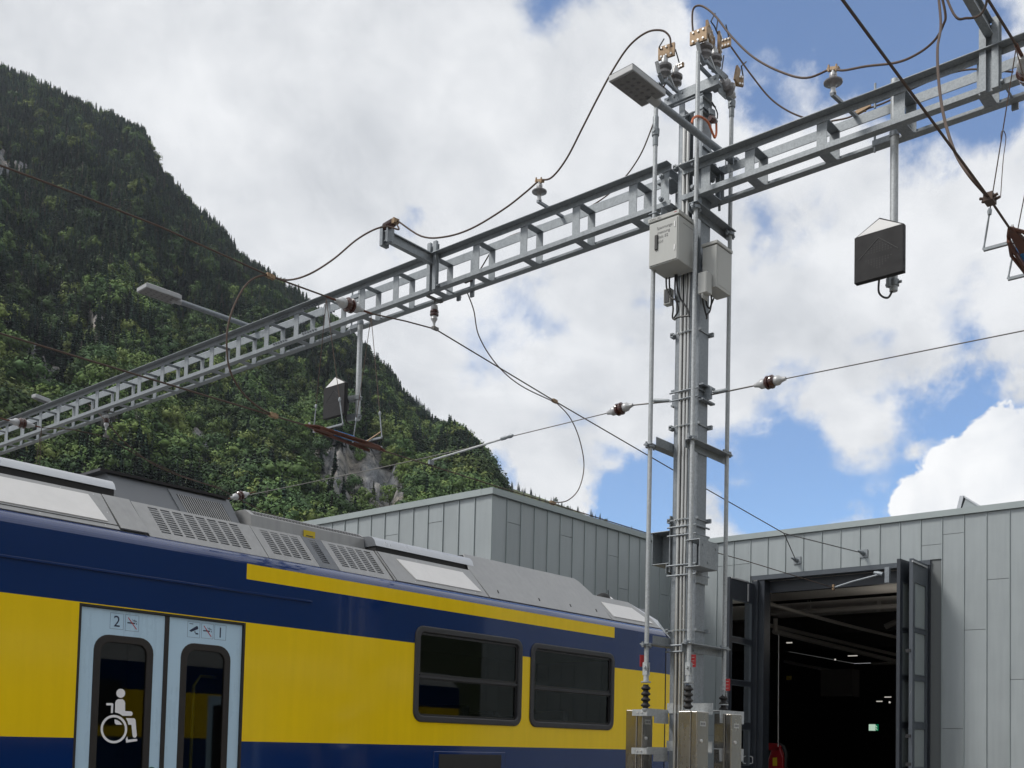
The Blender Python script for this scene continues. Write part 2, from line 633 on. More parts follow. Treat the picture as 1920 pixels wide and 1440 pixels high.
def text_mesh(txt, origin, ux, uy, size, nrm, name, m, parent, align='CENTER', ext=0.0006, sx=1.0):
    """flat print: lettering with its own thin body lying on a surface"""
    cu = bpy.data.curves.new(name, 'FONT')
    cu.body = txt
    cu.size = size
    cu.align_x = align
    cu.extrude = ext
    tmp = bpy.data.objects.new('tmp', cu)
    COL.objects.link(tmp)
    dg = bpy.context.evaluated_depsgraph_get()
    me = bpy.data.meshes.new_from_object(tmp.evaluated_get(dg))
    bpy.data.objects.remove(tmp)
    ux, uy, nrm = (np.asarray(q, float) for q in (ux, uy, nrm))
    org = np.array(ORG[parent.name]) if parent is not None else np.zeros(3)
    o3 = np.asarray(origin, float)
    for v in me.vertices:
        p = o3 + ux * v.co.x * sx + uy * v.co.y + nrm * v.co.z - org
        v.co = p
    me.materials.clear()
    me.materials.append(MT[m])
    o = bpy.data.objects.new(name, me)
    COL.objects.link(o)
    if parent is not None:
        o.parent = parent
    ORG[o.name] = org
    return o


def rrect(x0, x1, z0, z1, r, n=6):
    """rounded rectangle outline in (x, z)"""
    out = []
    for cx, cz, a0 in ((x1 - r, z1 - r, 0), (x0 + r, z1 - r, 90), (x0 + r, z0 + r, 180), (x1 - r, z0 + r, 270)):
        for i in range(n + 1):
            a = math.radians(a0 + 90 * i / n)
            out.append((cx + r * math.cos(a), cz + r * math.sin(a)))
    return out


def ring(mb, outer, inner, fn, d, m=0):
    """frame between two outlines of equal count; fn maps (x,z,depth)"""
    n = len(outer)
    o = len(mb.v)
    for dep in (0, d):
        for q in outer:
            mb.v.append(tuple(fn(q[0], q[1], dep)))
        for q in inner:
            mb.v.append(tuple(fn(q[0], q[1], dep)))
    for i in range(n):
        j = (i + 1) % n
        a, b, c, e = i, j, n + i, n + j
        A, B, Cc, Ee = 2 * n + i, 2 * n + j, 3 * n + i, 3 * n + j
        for f in ((a, b, e, c), (A, Cc, Ee, B), (a, A, B, b), (c, e, Ee, Cc)):
            mb.f.append(tuple(o + k for k in f))
            mb.m.append(m)
            mb.sm.append(False)
    return mb


def spline(pts, k=6):
    """Catmull-Rom through the points"""
    p = [np.asarray(q, float) for q in pts]
    p = [2 * p[0] - p[1]] + p + [2 * p[-1] - p[-2]]
    out = []
    for i in range(1, len(p) - 2):
        for j in range(k):
            t = j / k
            out.append(0.5 * ((2 * p[i]) + (-p[i - 1] + p[i + 1]) * t + (2 * p[i - 1] - 5 * p[i] + 4 * p[i + 1] - p[i + 2]) * t * t
                              + (-p[i - 1] + 3 * p[i] - 3 * p[i + 1] + p[i + 2]) * t ** 3))
    out.append(p[-2])
    return out

# ------------------------------------------------------------------ ground
g = MB()
g.poly([(-3900, -3900, 0), (3900, -3900, 0), (3900, 3900, 0), (-3900, 3900, 0)])
tag(g.build('ground', 'ground', org=(0, 0, 0)), kind='structure')
for yc in (10.15, 2.15):                     # the two metre gauge tracks under the wires
    for sgn in (-0.52, 0.52):
        r = MB()
        y = yc + sgn
        r.box(-25, 60 if yc > 5 else 90, y - 0.035, y + 0.035, 0.004, 0.15)
        r.box(-25, 60 if yc > 5 else 90, y - 0.06, y + 0.06, 0.004, 0.02)
        tag(r.build('rail', 'rust'), 'steel rail of the %s track, on the side %s the mast' % ('railcar' if yc > 5 else 'near', 'away from' if (sgn > 0) == (yc > 5) else 'nearest'), 'rail', 'rails of the %s track' % ('railcar' if yc > 5 else 'near'))


# ------------------------------------------------------------------ mountains
def hdir(px):
    d = ray(px, 1380)
    d = np.array([d[0], d[1]])
    return d / np.linalg.norm(d)


def tanel(px, py):
    d = ray(px, py)
    return d[2] / math.hypot(d[0], d[1])


def vnoise(x, y, seed):
    """smooth value noise on arrays"""
    xi, yi = np.floor(x).astype(int), np.floor(y).astype(int)
    xf, yf = x - xi, y - yi
    xf, yf = xf * xf * (3 - 2 * xf), yf * yf * (3 - 2 * yf)

    def h(a, b):
        n = (a * 374761393 + b * 668265263 + seed * 974711) & 0x7fffffff
        n = ((n ^ (n >> 13)) * 1274126177) & 0x7fffffff
        return ((n ^ (n >> 16)) & 0xffff) / 65535.0
    return (h(xi, yi) * (1 - xf) + h(xi + 1, yi) * xf) * (1 - yf) + (h(xi, yi + 1) * (1 - xf) + h(xi + 1, yi + 1) * xf) * yf


def fbm(x, y, seed, oct=4):
    o, a, t = 0, 1.0, 0
    for i in range(oct):
        o = o + a * vnoise(x * 2 ** i, y * 2 ** i, seed + i)
        t += a
        a *= 0.5
    return o / t


def inpoly(px, py, poly):
    c = np.zeros(px.shape, bool)
    n = len(poly)
    for i in range(n):
        x0, y0 = poly[i]
        x1, y1 = poly[(i + 1) % n]
        cond = ((y0 > py) != (y1 > py)) & (px < (x1 - x0) * (py - y0) / (y1 - y0 + 1e-9) + x0)
        c ^= cond
    return c


RIDGE = [(-900, -150), (-300, 30), (0, 142), (19, 155), (44, 165), (78, 186), (116, 199), (122, 208), (162, 217), (181, 233), (216, 248), (233, 269), (237, 290), (259, 331),
         (281, 350), (312, 382), (331, 400), (344, 399), (369, 425), (387, 444), (409, 474), (437, 497), (462, 510), (487, 529), (506, 541), (540, 557), (554, 575), (591, 608),
         (602, 622), (646, 652), (665, 667), (683, 684), (707, 708), (733, 742), (760, 778), (785, 802), (802, 810), (826, 818), (855, 836), (886, 864), (905, 892), (912, 916),
         (925, 945), (940, 985), (1000, 1060), (1100, 1120), (1300, 1240)]
RIDGE = [(x, y + max(0, 4 + 15 * x / 900)) for x, y in RIDGE]      # bare ground below the tree tops
FAR = [(400, 560), (600, 650), (690, 700), (735, 740), (765, 758), (785, 776), (800, 800), (815, 840), (860, 900), (930, 1000)]
FARR = [(800, 860), (880, 890), (940, 913), (1000, 932), (1050, 950), (1090, 966), (1200, 1010), (1400, 1090)]
CLIFFS = [
    [(575, 895), (592, 850), (632, 826), (672, 836), (705, 832), (745, 866), (768, 895), (764, 945), (730, 965), (700, 990), (655, 992), (628, 960), (590, 925)],
    [(-60, 630), (20, 645), (60, 664), (95, 682), (134, 700), (140, 745), (108, 768), (70, 752), (30, 735), (-60, 715)],
    [(124, 738), (160, 708), (210, 714), (240, 742), (236, 800), (190, 815), (146, 792)],
    [(318, 750), (335, 765), (352, 800), (372, 818), (400, 850), (385, 880), (350, 850), (330, 815)],
    [(-40, 285), (5, 292), (38, 312), (40, 328), (10, 318), (-40, 306)],
    [(146, 535), (158, 545), (170, 580), (182, 618), (196, 640), (176, 638), (160, 610), (152, 580)],
    [(640, 800), (668, 812), (690, 830), (660, 832), (645, 820)],
    [(560, 850), (575, 855), (572, 885), (560, 880)],
]


class Hill:
    def __init__(s, ridge, D0, Dr0, Dr1, seed, px0, px1, amp, pw=1.03):
        s.rx, s.ry = np.array([p[0] for p in ridge], float), np.array([p[1] for p in ridge], float)
        s.D0, s.Dr0, s.Dr1, s.seed, s.px0, s.px1, s.amp, s.pw = D0, Dr0, Dr1, seed, px0, px1, amp, pw

    def pos(s, px, t):
        """px, t arrays -> xyz; t = 1 is the skyline"""
        ry = np.interp(px, s.rx, s.ry)
        f = np.clip((px - 0) / 950.0, -0.2, 1.3)
        Dr = s.Dr0 + (s.Dr1 - s.Dr0) * f
        # bearings on the horizon line
        k = (px - CX) / F
        dx = k * AR[0] - (1380 - CY) / F * AU[0] + AF[0]
        dy = k * AR[1] - (1380 - CY) / F * AU[1] + AF[1]
        L = np.hypot(dx, dy)
        ex = k * AR[0] - (ry - CY) / F * AU[0] + AF[0]
        ey = k * AR[1] - (ry - CY) / F * AU[1] + AF[1]
        ez = k * AR[2] - (ry - CY) / F * AU[2] + AF[2]
        te = ez / np.hypot(ex, ey)
        d = s.D0 + (Dr - s.D0) * t
        zr = te * Dr
        tt = np.minimum(t, 1.0)
        z = zr * tt ** s.pw - np.maximum(t - 1, 0) * zr * 1.3
        x, y = dx / L * d, dy / L * d
        w = np.sin(np.clip(tt, 0, 1) * math.pi) ** 0.5
        n = fbm(x / 190, y / 190, s.seed, 4) - 0.5
        rid = 1 - np.abs(2 * fbm(px / 95 + t * 0.6, t * 1.2, s.seed + 9, 3) - 1)      # gullies running down the slope
        z = z + w * s.amp * (n * 1.3 + (rid - 0.6) * 0.9)
        z = np.minimum(z, te * d * (1 - 0.035 * np.clip(1 - t, 0, 1)) - np.where(t < 1, 0, 0))      # nothing pokes above the skyline
        return x, y, z + 1.6


def projn(x, y, z):
    qx, qy, qz = x, y, z - 1.6
    d = AF[0] * qx + AF[1] * qy + AF[2] * qz
    u = AR[0] * qx + AR[1] * qy + AR[2] * qz
    v = AU[0] * qx + AU[1] * qy + AU[2] * qz
    return CX + F * u / d, CY - F * v / d


def cliffmask(px, py):
    jx = (fbm(px / 22, py / 22, 3, 4) - 0.5) * 74
    jy = (fbm(px / 22, py / 22, 13, 4) - 0.5) * 74
    c = np.zeros(px.shape, bool)
    for p in CLIFFS:
        c |= inpoly(px + jx, py + jy, p)
    return c


def rock_material(name, forest, rocka, rockb):
    m = bpy.data.materials.new(name)
    m.use_nodes = True
    n, l = m.node_tree.nodes, m.node_tree.links
    b = n['Principled BSDF']
    b.inputs['Roughness'].default_value = 0.95
    b.inputs['Specular IOR Level'].default_value = 0.1
    at = n.new('ShaderNodeAttribute')
    at.attribute_name = 'rock'
    g = n.new('ShaderNodeNewGeometry')

    def noise(sc, det, vec=(1, 1, 1), rough=0.65, dist=0.0):
        mp = n.new('ShaderNodeMapping')
        mp.inputs['Scale'].default_value = vec
        l.new(g.outputs['Position'], mp.inputs['Vector'])
        t = n.new('ShaderNodeTexNoise')
        t.inputs['Scale'].default_value = sc
        t.inputs['Detail'].default_value = det
        t.inputs['Roughness'].default_value = rough
        t.inputs['Distortion'].default_value = dist
        l.new(mp.outputs[0], t.inputs['Vector'])
        return t.outputs['Fac']

    def ramp(fac, stops):
        r = n.new('ShaderNodeValToRGB')
        while len(r.color_ramp.elements) < len(stops):
            r.color_ramp.elements.new(0.5)
        for e, (p, c) in zip(r.color_ramp.elements, stops):
            e.position = p
            e.color = (*c, 1)
        l.new(fac, r.inputs['Fac'])
        return r.outputs[0]
    fine = noise(0.10, 9, (1, 1, 0.8), 0.74, 1.4)
    broad = noise(0.035, 5, (1, 1, 0.6), 0.6, 0.4)
    rc = ramp(fine, [(0.36, (0.035, 0.036, 0.036)), (0.44, rocka), (0.58, rockb), (0.74, (0.46, 0.42, 0.37))])
    tint = ramp(broad, [(0.40, (0.84, 0.90, 0.98)), (0.62, (1.06, 0.99, 0.90))])
    mu = n.new('ShaderNodeMix')
    mu.data_type = 'RGBA'
    mu.blend_type = 'MULTIPLY'
    mu.inputs[0].default_value = 1
    l.new(rc, mu.inputs[6])
    l.new(tint, mu.inputs[7])
    fc = ramp(noise(0.16, 6), [(0.35, tuple(c * 0.6 for c in forest)), (0.65, tuple(c * 1.5 for c in forest))])
    mx = n.new('ShaderNodeMix')
    mx.data_type = 'RGBA'
    l.new(at.outputs['Fac'], mx.inputs[0])
    l.new(fc, mx.inputs[6])
    l.new(mu.outputs[2], mx.inputs[7])
    l.new(mx.outputs[2], b.inputs['Base Color'])
    bp = n.new('ShaderNodeBump')
    bp.inputs['Strength'].default_value = 0.9
    bp.inputs['Distance'].default_value = 5.0
    l.new(noise(0.16, 8, (1, 1, 0.5), 0.7, 0.5), bp.inputs['Height'])
    l.new(bp.outputs[0], b.inputs['Normal'])
    return m


def terrain(name, hill, ncol, nrow, material, cliffs=True):
    pxs = np.linspace(hill.px0, hill.px1, ncol)
    ts = np.concatenate([np.linspace(0, 1, nrow) ** 1.35, [1.06, 1.2, 1.5]])
    P, T = np.meshgrid(pxs, ts)
    x, y, z = hill.pos(P, T)
    rock = np.zeros(P.shape)
    if cliffs:
        sx, sy = projn(x, y, z)
        mk = cliffmask(sx, sy) & (T < 1)
        rock = mk.astype(float)
        rough = (fbm(x / 14 + z / 22, y / 14 - z / 30, 31, 5) - 0.5) * 24 + (np.abs(fbm(x / 30 - z / 18, y / 30 + z / 40, 37, 3) - 0.5)) * 22
        z = z + np.where(mk, rough, 0)
    nr = len(ts)
    v = np.stack([x.ravel(), y.ravel(), z.ravel()], 1)
    idx = np.arange(nr * ncol).reshape(nr, ncol)
    f = np.stack([idx[:-1, :-1], idx[:-1, 1:], idx[1:, 1:], idx[1:, :-1]], -1).reshape(-1, 4)
    me = bpy.data.meshes.new(name)
    me.from_pydata(v.tolist(), [], f.tolist())
    a = me.attributes.new('rock', 'FLOAT', 'POINT')
    a.data.foreach_set('value', rock.ravel().astype(np.float32))
    me.materials.append(material)
    me.polygons.foreach_set('use_smooth', [True] * len(me.polygons))
    o = bpy.data.objects.new(name, me)
    COL.objects.link(o)
    return tag(o, kind='structure')


H1 = Hill(RIDGE, 400, 1800, 1000, 5, -900, 1300, 75)
H2 = Hill(FAR, 1500, 3100, 2600, 21, 380, 960, 60)
H3 = Hill(FARR, 1800, 2900, 3100, 33, 780, 1420, 30)
M_ROCK = rock_material('limestone_and_forest_floor', (0.046, 0.056, 0.028), (0.20, 0.20, 0.205), (0.36, 0.35, 0.335))
M_MEADOW = rock_material('far_meadow', (0.105, 0.125, 0.045), (0.2, 0.2, 0.2), (0.3, 0.3, 0.3))
terrain('mountain', H1, 720, 260, M_ROCK)
terrain('far_mountain', H2, 130, 70, M_ROCK, False)
terrain('far_hill', H3, 130, 50, M_MEADOW, False)

# the other side of the valley, behind the camera's right shoulder: mirrored in paint and glass
az = np.radians(np.linspace(-168, 6, 150))
tt = np.concatenate([np.linspace(0, 1, 50), [1.08, 1.4]])
AZ, T = np.meshgrid(az, tt)
D = 500 + 1250 * T
xx, yy = np.cos(AZ) * D, np.sin(AZ) * D
ridge = 280 + 150 * fbm(np.degrees(AZ) / 22, AZ * 0, 71, 4) - 120 * np.clip((np.degrees(AZ) + 30) / 40, 0, 1)
zz0 = ridge * np.minimum(T, 1) ** 1.1 - np.maximum(T - 1, 0) * 500 + 60 * (fbm(xx / 160, yy / 160, 72, 4) - .5) * np.sin(np.minimum(T, 1) * 3.14)
idx = np.arange(AZ.size).reshape(AZ.shape)
fo = np.stack([idx[:-1, :-1], idx[:-1, 1:], idx[1:, 1:], idx[1:, :-1]], -1).reshape(-1, 4)
me = bpy.data.meshes.new('opposite_mountain')
me.from_pydata(np.stack([xx.ravel(), yy.ravel(), zz0.ravel()], 1).tolist(), [], fo.tolist())
a = me.attributes.new('rock', 'FLOAT', 'POINT')
me.materials.append(M_ROCK)
o = bpy.data.objects.new('opposite_mountain', me)
COL.objects.link(o)
tag(o, kind='structure')


# ------------------------------------------------------------------ trees
def leaf_material(name, stops, bright):
    m = bpy.data.materials.new(name)
    m.use_nodes = True
    n, l = m.node_tree.nodes, m.node_tree.links
    b = n['Principled BSDF']
    b.inputs['Roughness'].default_value = 0.75
    b.inputs['Specular IOR Level'].default_value = 0.2
    oi = n.new('ShaderNodeObjectInfo')
    r = n.new('ShaderNodeValToRGB')
    while len(r.color_ramp.elements) < len(stops):
        r.color_ramp.elements.new(0.5)
    for e, (p, c) in zip(r.color_ramp.elements, stops):
        e.position = p
        e.color = (*c, 1)
    l.new(oi.outputs['Random'], r.inputs['Fac'])
    g = n.new('ShaderNodeNewGeometry')
    t = n.new('ShaderNodeTexNoise')
    t.inputs['Scale'].default_value = 0.35
    t.inputs['Detail'].default_value = 4
    l.new(g.outputs['Position'], t.inputs['Vector'])
    mr = n.new('ShaderNodeMapRange')
    mr.inputs['From Min'].default_value = 0.3
    mr.inputs['From Max'].default_value = 0.7
    mr.inputs['To Min'].default_value = 0.62 * bright
    mr.inputs['To Max'].default_value = 1.38 * bright
    l.new(t.outputs['Fac'], mr.inputs['Value'])
    t2 = n.new('ShaderNodeTexNoise')
    t2.inputs['Scale'].default_value = 0.014
    t2.inputs['Detail'].default_value = 4
    l.new(g.outputs['Position'], t2.inputs['Vector'])
    m2 = n.new('ShaderNodeMapRange')
    m2.inputs['From Min'].default_value = 0.35
    m2.inputs['From Max'].default_value = 0.65
    m2.inputs['To Min'].default_value = 0.55
    m2.inputs['To Max'].default_value = 1.35
    l.new(t2.outputs['Fac'], m2.inputs['Value'])
    mm = n.new('ShaderNodeMath')
    mm.operation = 'MULTIPLY'
    l.new(mr.outputs[0], mm.inputs[0])
    l.new(m2.outputs[0], mm.inputs[1])
    x = n.new('ShaderNodeVectorMath')
    x.operation = 'SCALE'
    l.new(r.outputs[0], x.inputs[0])
    l.new(mm.outputs[0], x.inputs['Scale'])
    l.new(x.outputs[0], b.inputs['Base Color'])
    return m


M_SPR = leaf_material('spruce_needles', [(0.0, (0.036, 0.072, 0.050)), (0.5, (0.052, 0.098, 0.062)), (0.85, (0.070, 0.116, 0.056)), (1.0, (0.10, 0.11, 0.075))], 1.0)
M_BRD = leaf_material('broad_leaves', [(0.0, (0.046, 0.086, 0.036)), (0.4, (0.068, 0.122, 0.042)), (0.75, (0.108, 0.168, 0.048)), (1.0, (0.16, 0.20, 0.060))], 1.0)
M_BARK = mat('tree_bark', (0.10, 0.085, 0.07), 0.9, 0, 0.2, 2)
M_DEAD = mat('bare_grey_branches', (0.17, 0.155, 0.14), 0.9)


def spruce_mesh(seed, dead=False):
    r = random.Random(seed)
    m = MB()
    soft = {}
    m.tube([(0, 0, -0.08), (0, 0, 0.5), (0, 0, 0.99)], [0.014, 0.009, 0.002], 5, 1)
    wide = r.uniform(0.13, 0.19)
    lv = 15
    if not dead:
        prof = [(0.10, wide * 0.45), (0.35, wide * 0.42), (0.7, wide * 0.22), (0.98, 0.004)]
        m.lathe((0, 0, 0), (0, 0, 1), [(t, q) for t, q in prof], 6, 0)
        m.sm = [False] * len(m.f)
    for k in range(lv):
        h = 0.10 + 0.88 * (k / lv) ** 0.92
        R = wide * (1 - h) ** 0.85 * r.uniform(0.85, 1.2) + 0.012
        nb = 8 if h < 0.7 else 6
        a0 = r.random() * 6.28
        for j in range(nb):
            a = a0 + 6.283 * j / nb + r.uniform(-0.25, 0.25)
            rr = R * r.uniform(0.65, 1.2)
            if dead:
                if r.random() < 0.5:
                    continue
                m.bar((0, 0, h), (rr * math.cos(a), rr * math.sin(a), h - rr * 0.2), 0.006, 0.006, m=1)
                continue
            w = rr * r.uniform(0.42, 0.62)
            ca, sa = math.cos(a), math.sin(a)
            dz = rr * r.uniform(0.25, 0.6)
            lift = r.uniform(0.0, 0.03)
            p0 = (ca * 0.01, sa * 0.01, h + 0.035)
            p1 = (ca * rr * 0.6 - sa * w, sa * rr * 0.6 + ca * w, h - dz * 0.7)
            p2 = (ca * rr, sa * rr, h - dz + lift)
            p3 = (ca * rr * 0.6 + sa * w, sa * rr * 0.6 - ca * w, h - dz * 0.7)
            k0 = len(m.v)
            m.add([p0, p1, p2, p3], [(0, 1, 2), (0, 2, 3)], 0)
            for q_, rr_ in zip(range(4), (0.3, 0.8, 1.0, 0.8)):
                soft[k0 + q_] = Vector((ca * rr_, sa * rr_, 0.55 + r.uniform(-.25, .25))).normalized()
    me = bpy.data.meshes.new('spruce_tree')
    me.from_pydata(m.v, [], m.f)
    me.materials.append(M_SPR if not dead else M_DEAD)
    me.materials.append(M_BARK if not dead else M_DEAD)
    me.polygons.foreach_set('material_index', m.m)
    if not dead:
        me.polygons.foreach_set('use_smooth', [True] * len(me.polygons))
        me.normals_split_custom_set_from_vertices([tuple(soft.get(i, (0, 0, 0))) for i in range(len(me.vertices))])
    return me


def broad_mesh(seed):
    r = random.Random(seed)
    m = MB()
    soft = {}
    m.tube([(0, 0, -0.08), (0.01, 0, 0.25), (0.0, 0.01, 0.6)], [0.03, 0.022, 0.008], 5, 1)
    lumps = []
    for k in range(11):
        a = r.random() * 6.283
        h = r.uniform(0.32, 0.84)
        R = r.uniform(0.08, 0.33) * (1.15 - abs(h - 0.5))
        lumps.append((R * math.cos(a), R * math.sin(a), h, r.uniform(0.13, 0.22)))
    lumps.append((0, 0, 0.86, 0.13))
    for (x, y, z, q) in lumps:
        m.tube([(0, 0, max(0.2, z - 0.3)), (x, y, z)], [0.012, 0.004], 4, 1)
        m.add([(x + q * .7 * a_, y + q * .7 * b_, z + q * .7 * c_) for a_, b_, c_ in ((1, 0, 0), (-1, 0, 0), (0, 1, 0), (0, -1, 0), (0, 0, .9), (0, 0, -.8))],
              [(0, 2, 4), (2, 1, 4), (1, 3, 4), (3, 0, 4), (2, 0, 5), (1, 2, 5), (3, 1, 5), (0, 3, 5)], 0)
        for i in range(78):
            u = r.uniform(-0.75, 1)
            a = r.random() * 6.283
            s_ = math.sqrt(max(0, 1 - u * u))
            n = Vector((s_ * math.cos(a), s_ * math.sin(a), u))
            c = Vector((x, y, z)) + n * q * r.uniform(0.72, 1.08)
            nn = (n + Vector((r.uniform(-.8, .8), r.uniform(-.8, .8), r.uniform(-.3, 1.0)))).normalized()
            t = nn.orthogonal().normalized()
            t.rotate(Matrix.Rotation(r.random() * 6.28, 3, nn))
            b = nn.cross(t)
            e = r.uniform(0.020, 0.040)
            if nn.dot(n) < 0:
                nn = -nn
            k0 = len(m.v)
            m.add([c + t * e, c + b * e * 0.8, c - t * e, c - b * e * 0.8], [(0, 1, 2, 3)], 0)
            sn = (n * 0.62 + nn * 0.38 + Vector((x, y, z - .5)) * 0.5).normalized()
            for q_ in range(4):
                soft[k0 + q_] = sn
    me = bpy.data.meshes.new('broadleaf_tree')
    me.from_pydata(m.v, [], m.f)
    me.materials.append(M_BRD)
    me.materials.append(M_BARK)
    me.polygons.foreach_set('material_index', m.m)
    me.polygons.foreach_set('use_smooth', [True] * len(me.polygons))
    me.normals_split_custom_set_from_vertices([tuple(soft.get(i, (0, 0, 0))) for i in range(len(me.vertices))])
    return me


PROTO = [spruce_mesh(i) for i in range(6)] + [broad_mesh(20 + i) for i in range(6)] + [spruce_mesh(50, True)]


def scatter(hill, n, tmin, tmax, cl=True, near=0):
    px = rng.uniform(hill.px0, hill.px1, n)
    t = tmin + (tmax - tmin) * rng.uniform(0.0, 1, n) ** 0.72
    x, y, z = hill.pos(px, t)
    sx, sy = projn(x, y, z)
    keep = np.ones(n, bool)
    gap = fbm(x / 26, y / 26, 77, 3)
    keep &= gap > 0.27
    hb = fbm(x / 120, y / 120, 91, 3)
    el = np.clip((z - 20) / 500, 0, 1)
    pb = np.clip(0.80 - 1.35 * el + (hb - 0.5) * 2.6, 0.05, 0.93)
    isb = rng.random(n) < pb
    kind = np.where(isb, 6 + rng.integers(0, 6, n), rng.integers(0, 6, n))
    kind = np.where(rng.random(n) < 0.012, 12, kind)
    h = np.where(isb, rng.uniform(13, 26, n), rng.uniform(15, 30, n)) * (0.75 + 0.5 * fbm(x / 60, y / 60, 55, 2)) * np.interp(np.hypot(x, y), [400, 900, 2000], [1.18, 1.0, 0.88])
    if cl:      # keep the rock bare, also of the crowns that would rise in front of it
        hp = h / np.hypot(x, y) * F
        mk = np.zeros(n, bool)
        for f_ in (0.0, 0.3, 0.6, 0.85):
            mk |= cliffmask(sx, sy - f_ * hp)
        keep &= ~(mk & (t < 1)) | (rng.random(n) < 0.09)
    return [a[keep] for a in (x, y, z, kind, h, sx, sy)]


A = scatter(H1, 60000, 0.0, 1.04)
B = scatter(H2, 9000, 0.4, 1.03, False)
Cc = scatter(H3, 1300, 0.6, 1.03, False)
X = np.concatenate([A[0], B[0], Cc[0]])
Y = np.concatenate([A[1], B[1], Cc[1]])
Z = np.concatenate([A[2], B[2], Cc[2]]) - 0.8
KIND = np.concatenate([A[3], B[3], Cc[3]])
HT = np.concatenate([A[4], B[4], Cc[4]])
SX = np.concatenate([A[5], B[5], Cc[5]])
SY = np.concatenate([A[6], B[6], Cc[6]])
ROT = rng.uniform(0, 6.283, len(X))
DIST = np.hypot(X, Y)
# the 300 that show largest stand as trees of their own; the rest is the wood
roof_line = np.interp(SX, [0, 200, 420, 590, 760, 925, 1000], [862, 895, 950, 975, 955, 915, 935])
vis = (SX > 5) & (SX < 940) & (SY < roof_line + 12)
size = np.where(vis, HT / DIST, 0)
order = np.argsort(-size)
single = list(order[:300])
LAB = {0: ('spruce_tree', 'dark pointed spruce on the lower mountain slope above the railcar roof', 'tree', 'spruces low on the mountain'),
       1: ('broadleaf_tree', 'round green broadleaf tree on the lower mountain slope above the railcar roof', 'tree', 'broadleaf trees low on the mountain'),
       2: ('bare_tree', 'bare grey dead tree among the green trees low on the mountain', 'tree', 'dead trees low on the mountain')}
SRC = [None] * len(PROTO)
for i in single:
    k = int(KIND[i])
    c = 2 if k == 12 else (1 if k >= 6 else 0)
    o = bpy.data.objects.new(LAB[c][0], PROTO[k])
    COL.objects.link(o)
    o.location = (X[i], Y[i], Z[i])
    wv = 1.2 if c == 1 else 1.0
    o.scale = (HT[i] * wv, HT[i] * wv, HT[i])
    o.rotation_euler = (0, 0, ROT[i])
    tag(o, *LAB[c][1:])
    if SRC[k] is None:
        SRC[k] = o
rest = np.setdiff1d(np.arange(len(X)), np.array(single))
for k in range(len(PROTO)):
    if SRC[k] is None:          # every kind needs one standing tree to copy from
        j = [q for q in rest if KIND[q] == k][0]
        o = bpy.data.objects.new(LAB[2][0] if k == 12 else 'broadleaf_tree' if k >= 6 else 'spruce_tree', PROTO[k])
        COL.objects.link(o)
        o.location = (X[j], Y[j], Z[j])
        o.scale = (HT[j],) * 3
        tag(o, *LAB[2 if k == 12 else 1 if k >= 6 else 0][1:])
        SRC[k] = o
me = bpy.data.meshes.new('forest')
me.vertices.add(len(rest))
me.vertices.foreach_set('co', np.stack([X[rest], Y[rest], Z[rest]], 1).ravel().astype(np.float32))
for nm, tp, arr in (('kind', 'INT', KIND[rest].astype(np.int32)), ('size', 'FLOAT', HT[rest].astype(np.float32)), ('turn', 'FLOAT', ROT[rest].astype(np.float32))):
    a = me.attributes.new(nm, tp, 'POINT')
    a.data.foreach_set('value', arr)
forest = bpy.data.objects.new('forest', me)
COL.objects.link(forest)
tag(forest, 'dense mixed mountain forest covering the steep slope', 'forest', kind='stuff')
gt = bpy.data.node_groups.new('forest_trees', 'GeometryNodeTree')
gt.interface.new_socket('Geometry', in_out='INPUT', socket_type='NodeSocketGeometry')
gt.interface.new_socket('Geometry', in_out='OUTPUT', socket_type='NodeSocketGeometry')
N, Lk = gt.nodes, gt.links
gi, go = N.new('NodeGroupInput'), N.new('NodeGroupOutput')
jn = N.new('GeometryNodeJoinGeometry')
for o in reversed(SRC):
    q = N.new('GeometryNodeObjectInfo')
    q.transform_space = 'ORIGINAL'
    q.inputs['Object'].default_value = o
    q.inputs['As Instance'].default_value = True
    Lk.new(q.outputs['Geometry'], jn.inputs[0])
ip = N.new('GeometryNodeInstanceOnPoints')
Lk.new(gi.outputs[0], ip.inputs['Points'])
Lk.new(jn.outputs[0], ip.inputs['Instance'])
ip.inputs['Pick Instance'].default_value = True


def named(nm, tp):
    a = N.new('GeometryNodeInputNamedAttribute')
    a.data_type = tp
    a.inputs['Name'].default_value = nm
    return a.outputs['Attribute']


Lk.new(named('kind', 'INT'), ip.inputs['Instance Index'])
cb = N.new('ShaderNodeCombineXYZ')
Lk.new(named('turn', 'FLOAT'), cb.inputs['Z'])
Lk.new(cb.outputs[0], ip.inputs['Rotation'])
Lk.new(named('size', 'FLOAT'), ip.inputs['Scale'])
Lk.new(ip.outputs[0], go.inputs[0])
md = forest.modifiers.new('trees', 'NODES')
md.node_group = gt

# ------------------------------------------------------------------ railcar
YT = 8.8            # near side of the railcar
ZB, ZY0, ZY1, ZS0, ZS1, ZC = 0.35, 1.567, 2.744, 3.173, 3.327, 3.29
XL, XS0, XS1, XN = -9.0, 6.275, 12.64, 14.03
DX0, DX1, DZ1 = 4.565, 6.285, 2.735
WINS = [(8.62, 10.56, 1.835, 2.957), (10.735, 12.64, 1.835, 2.942)]
YF = YT + 2.65      # far side


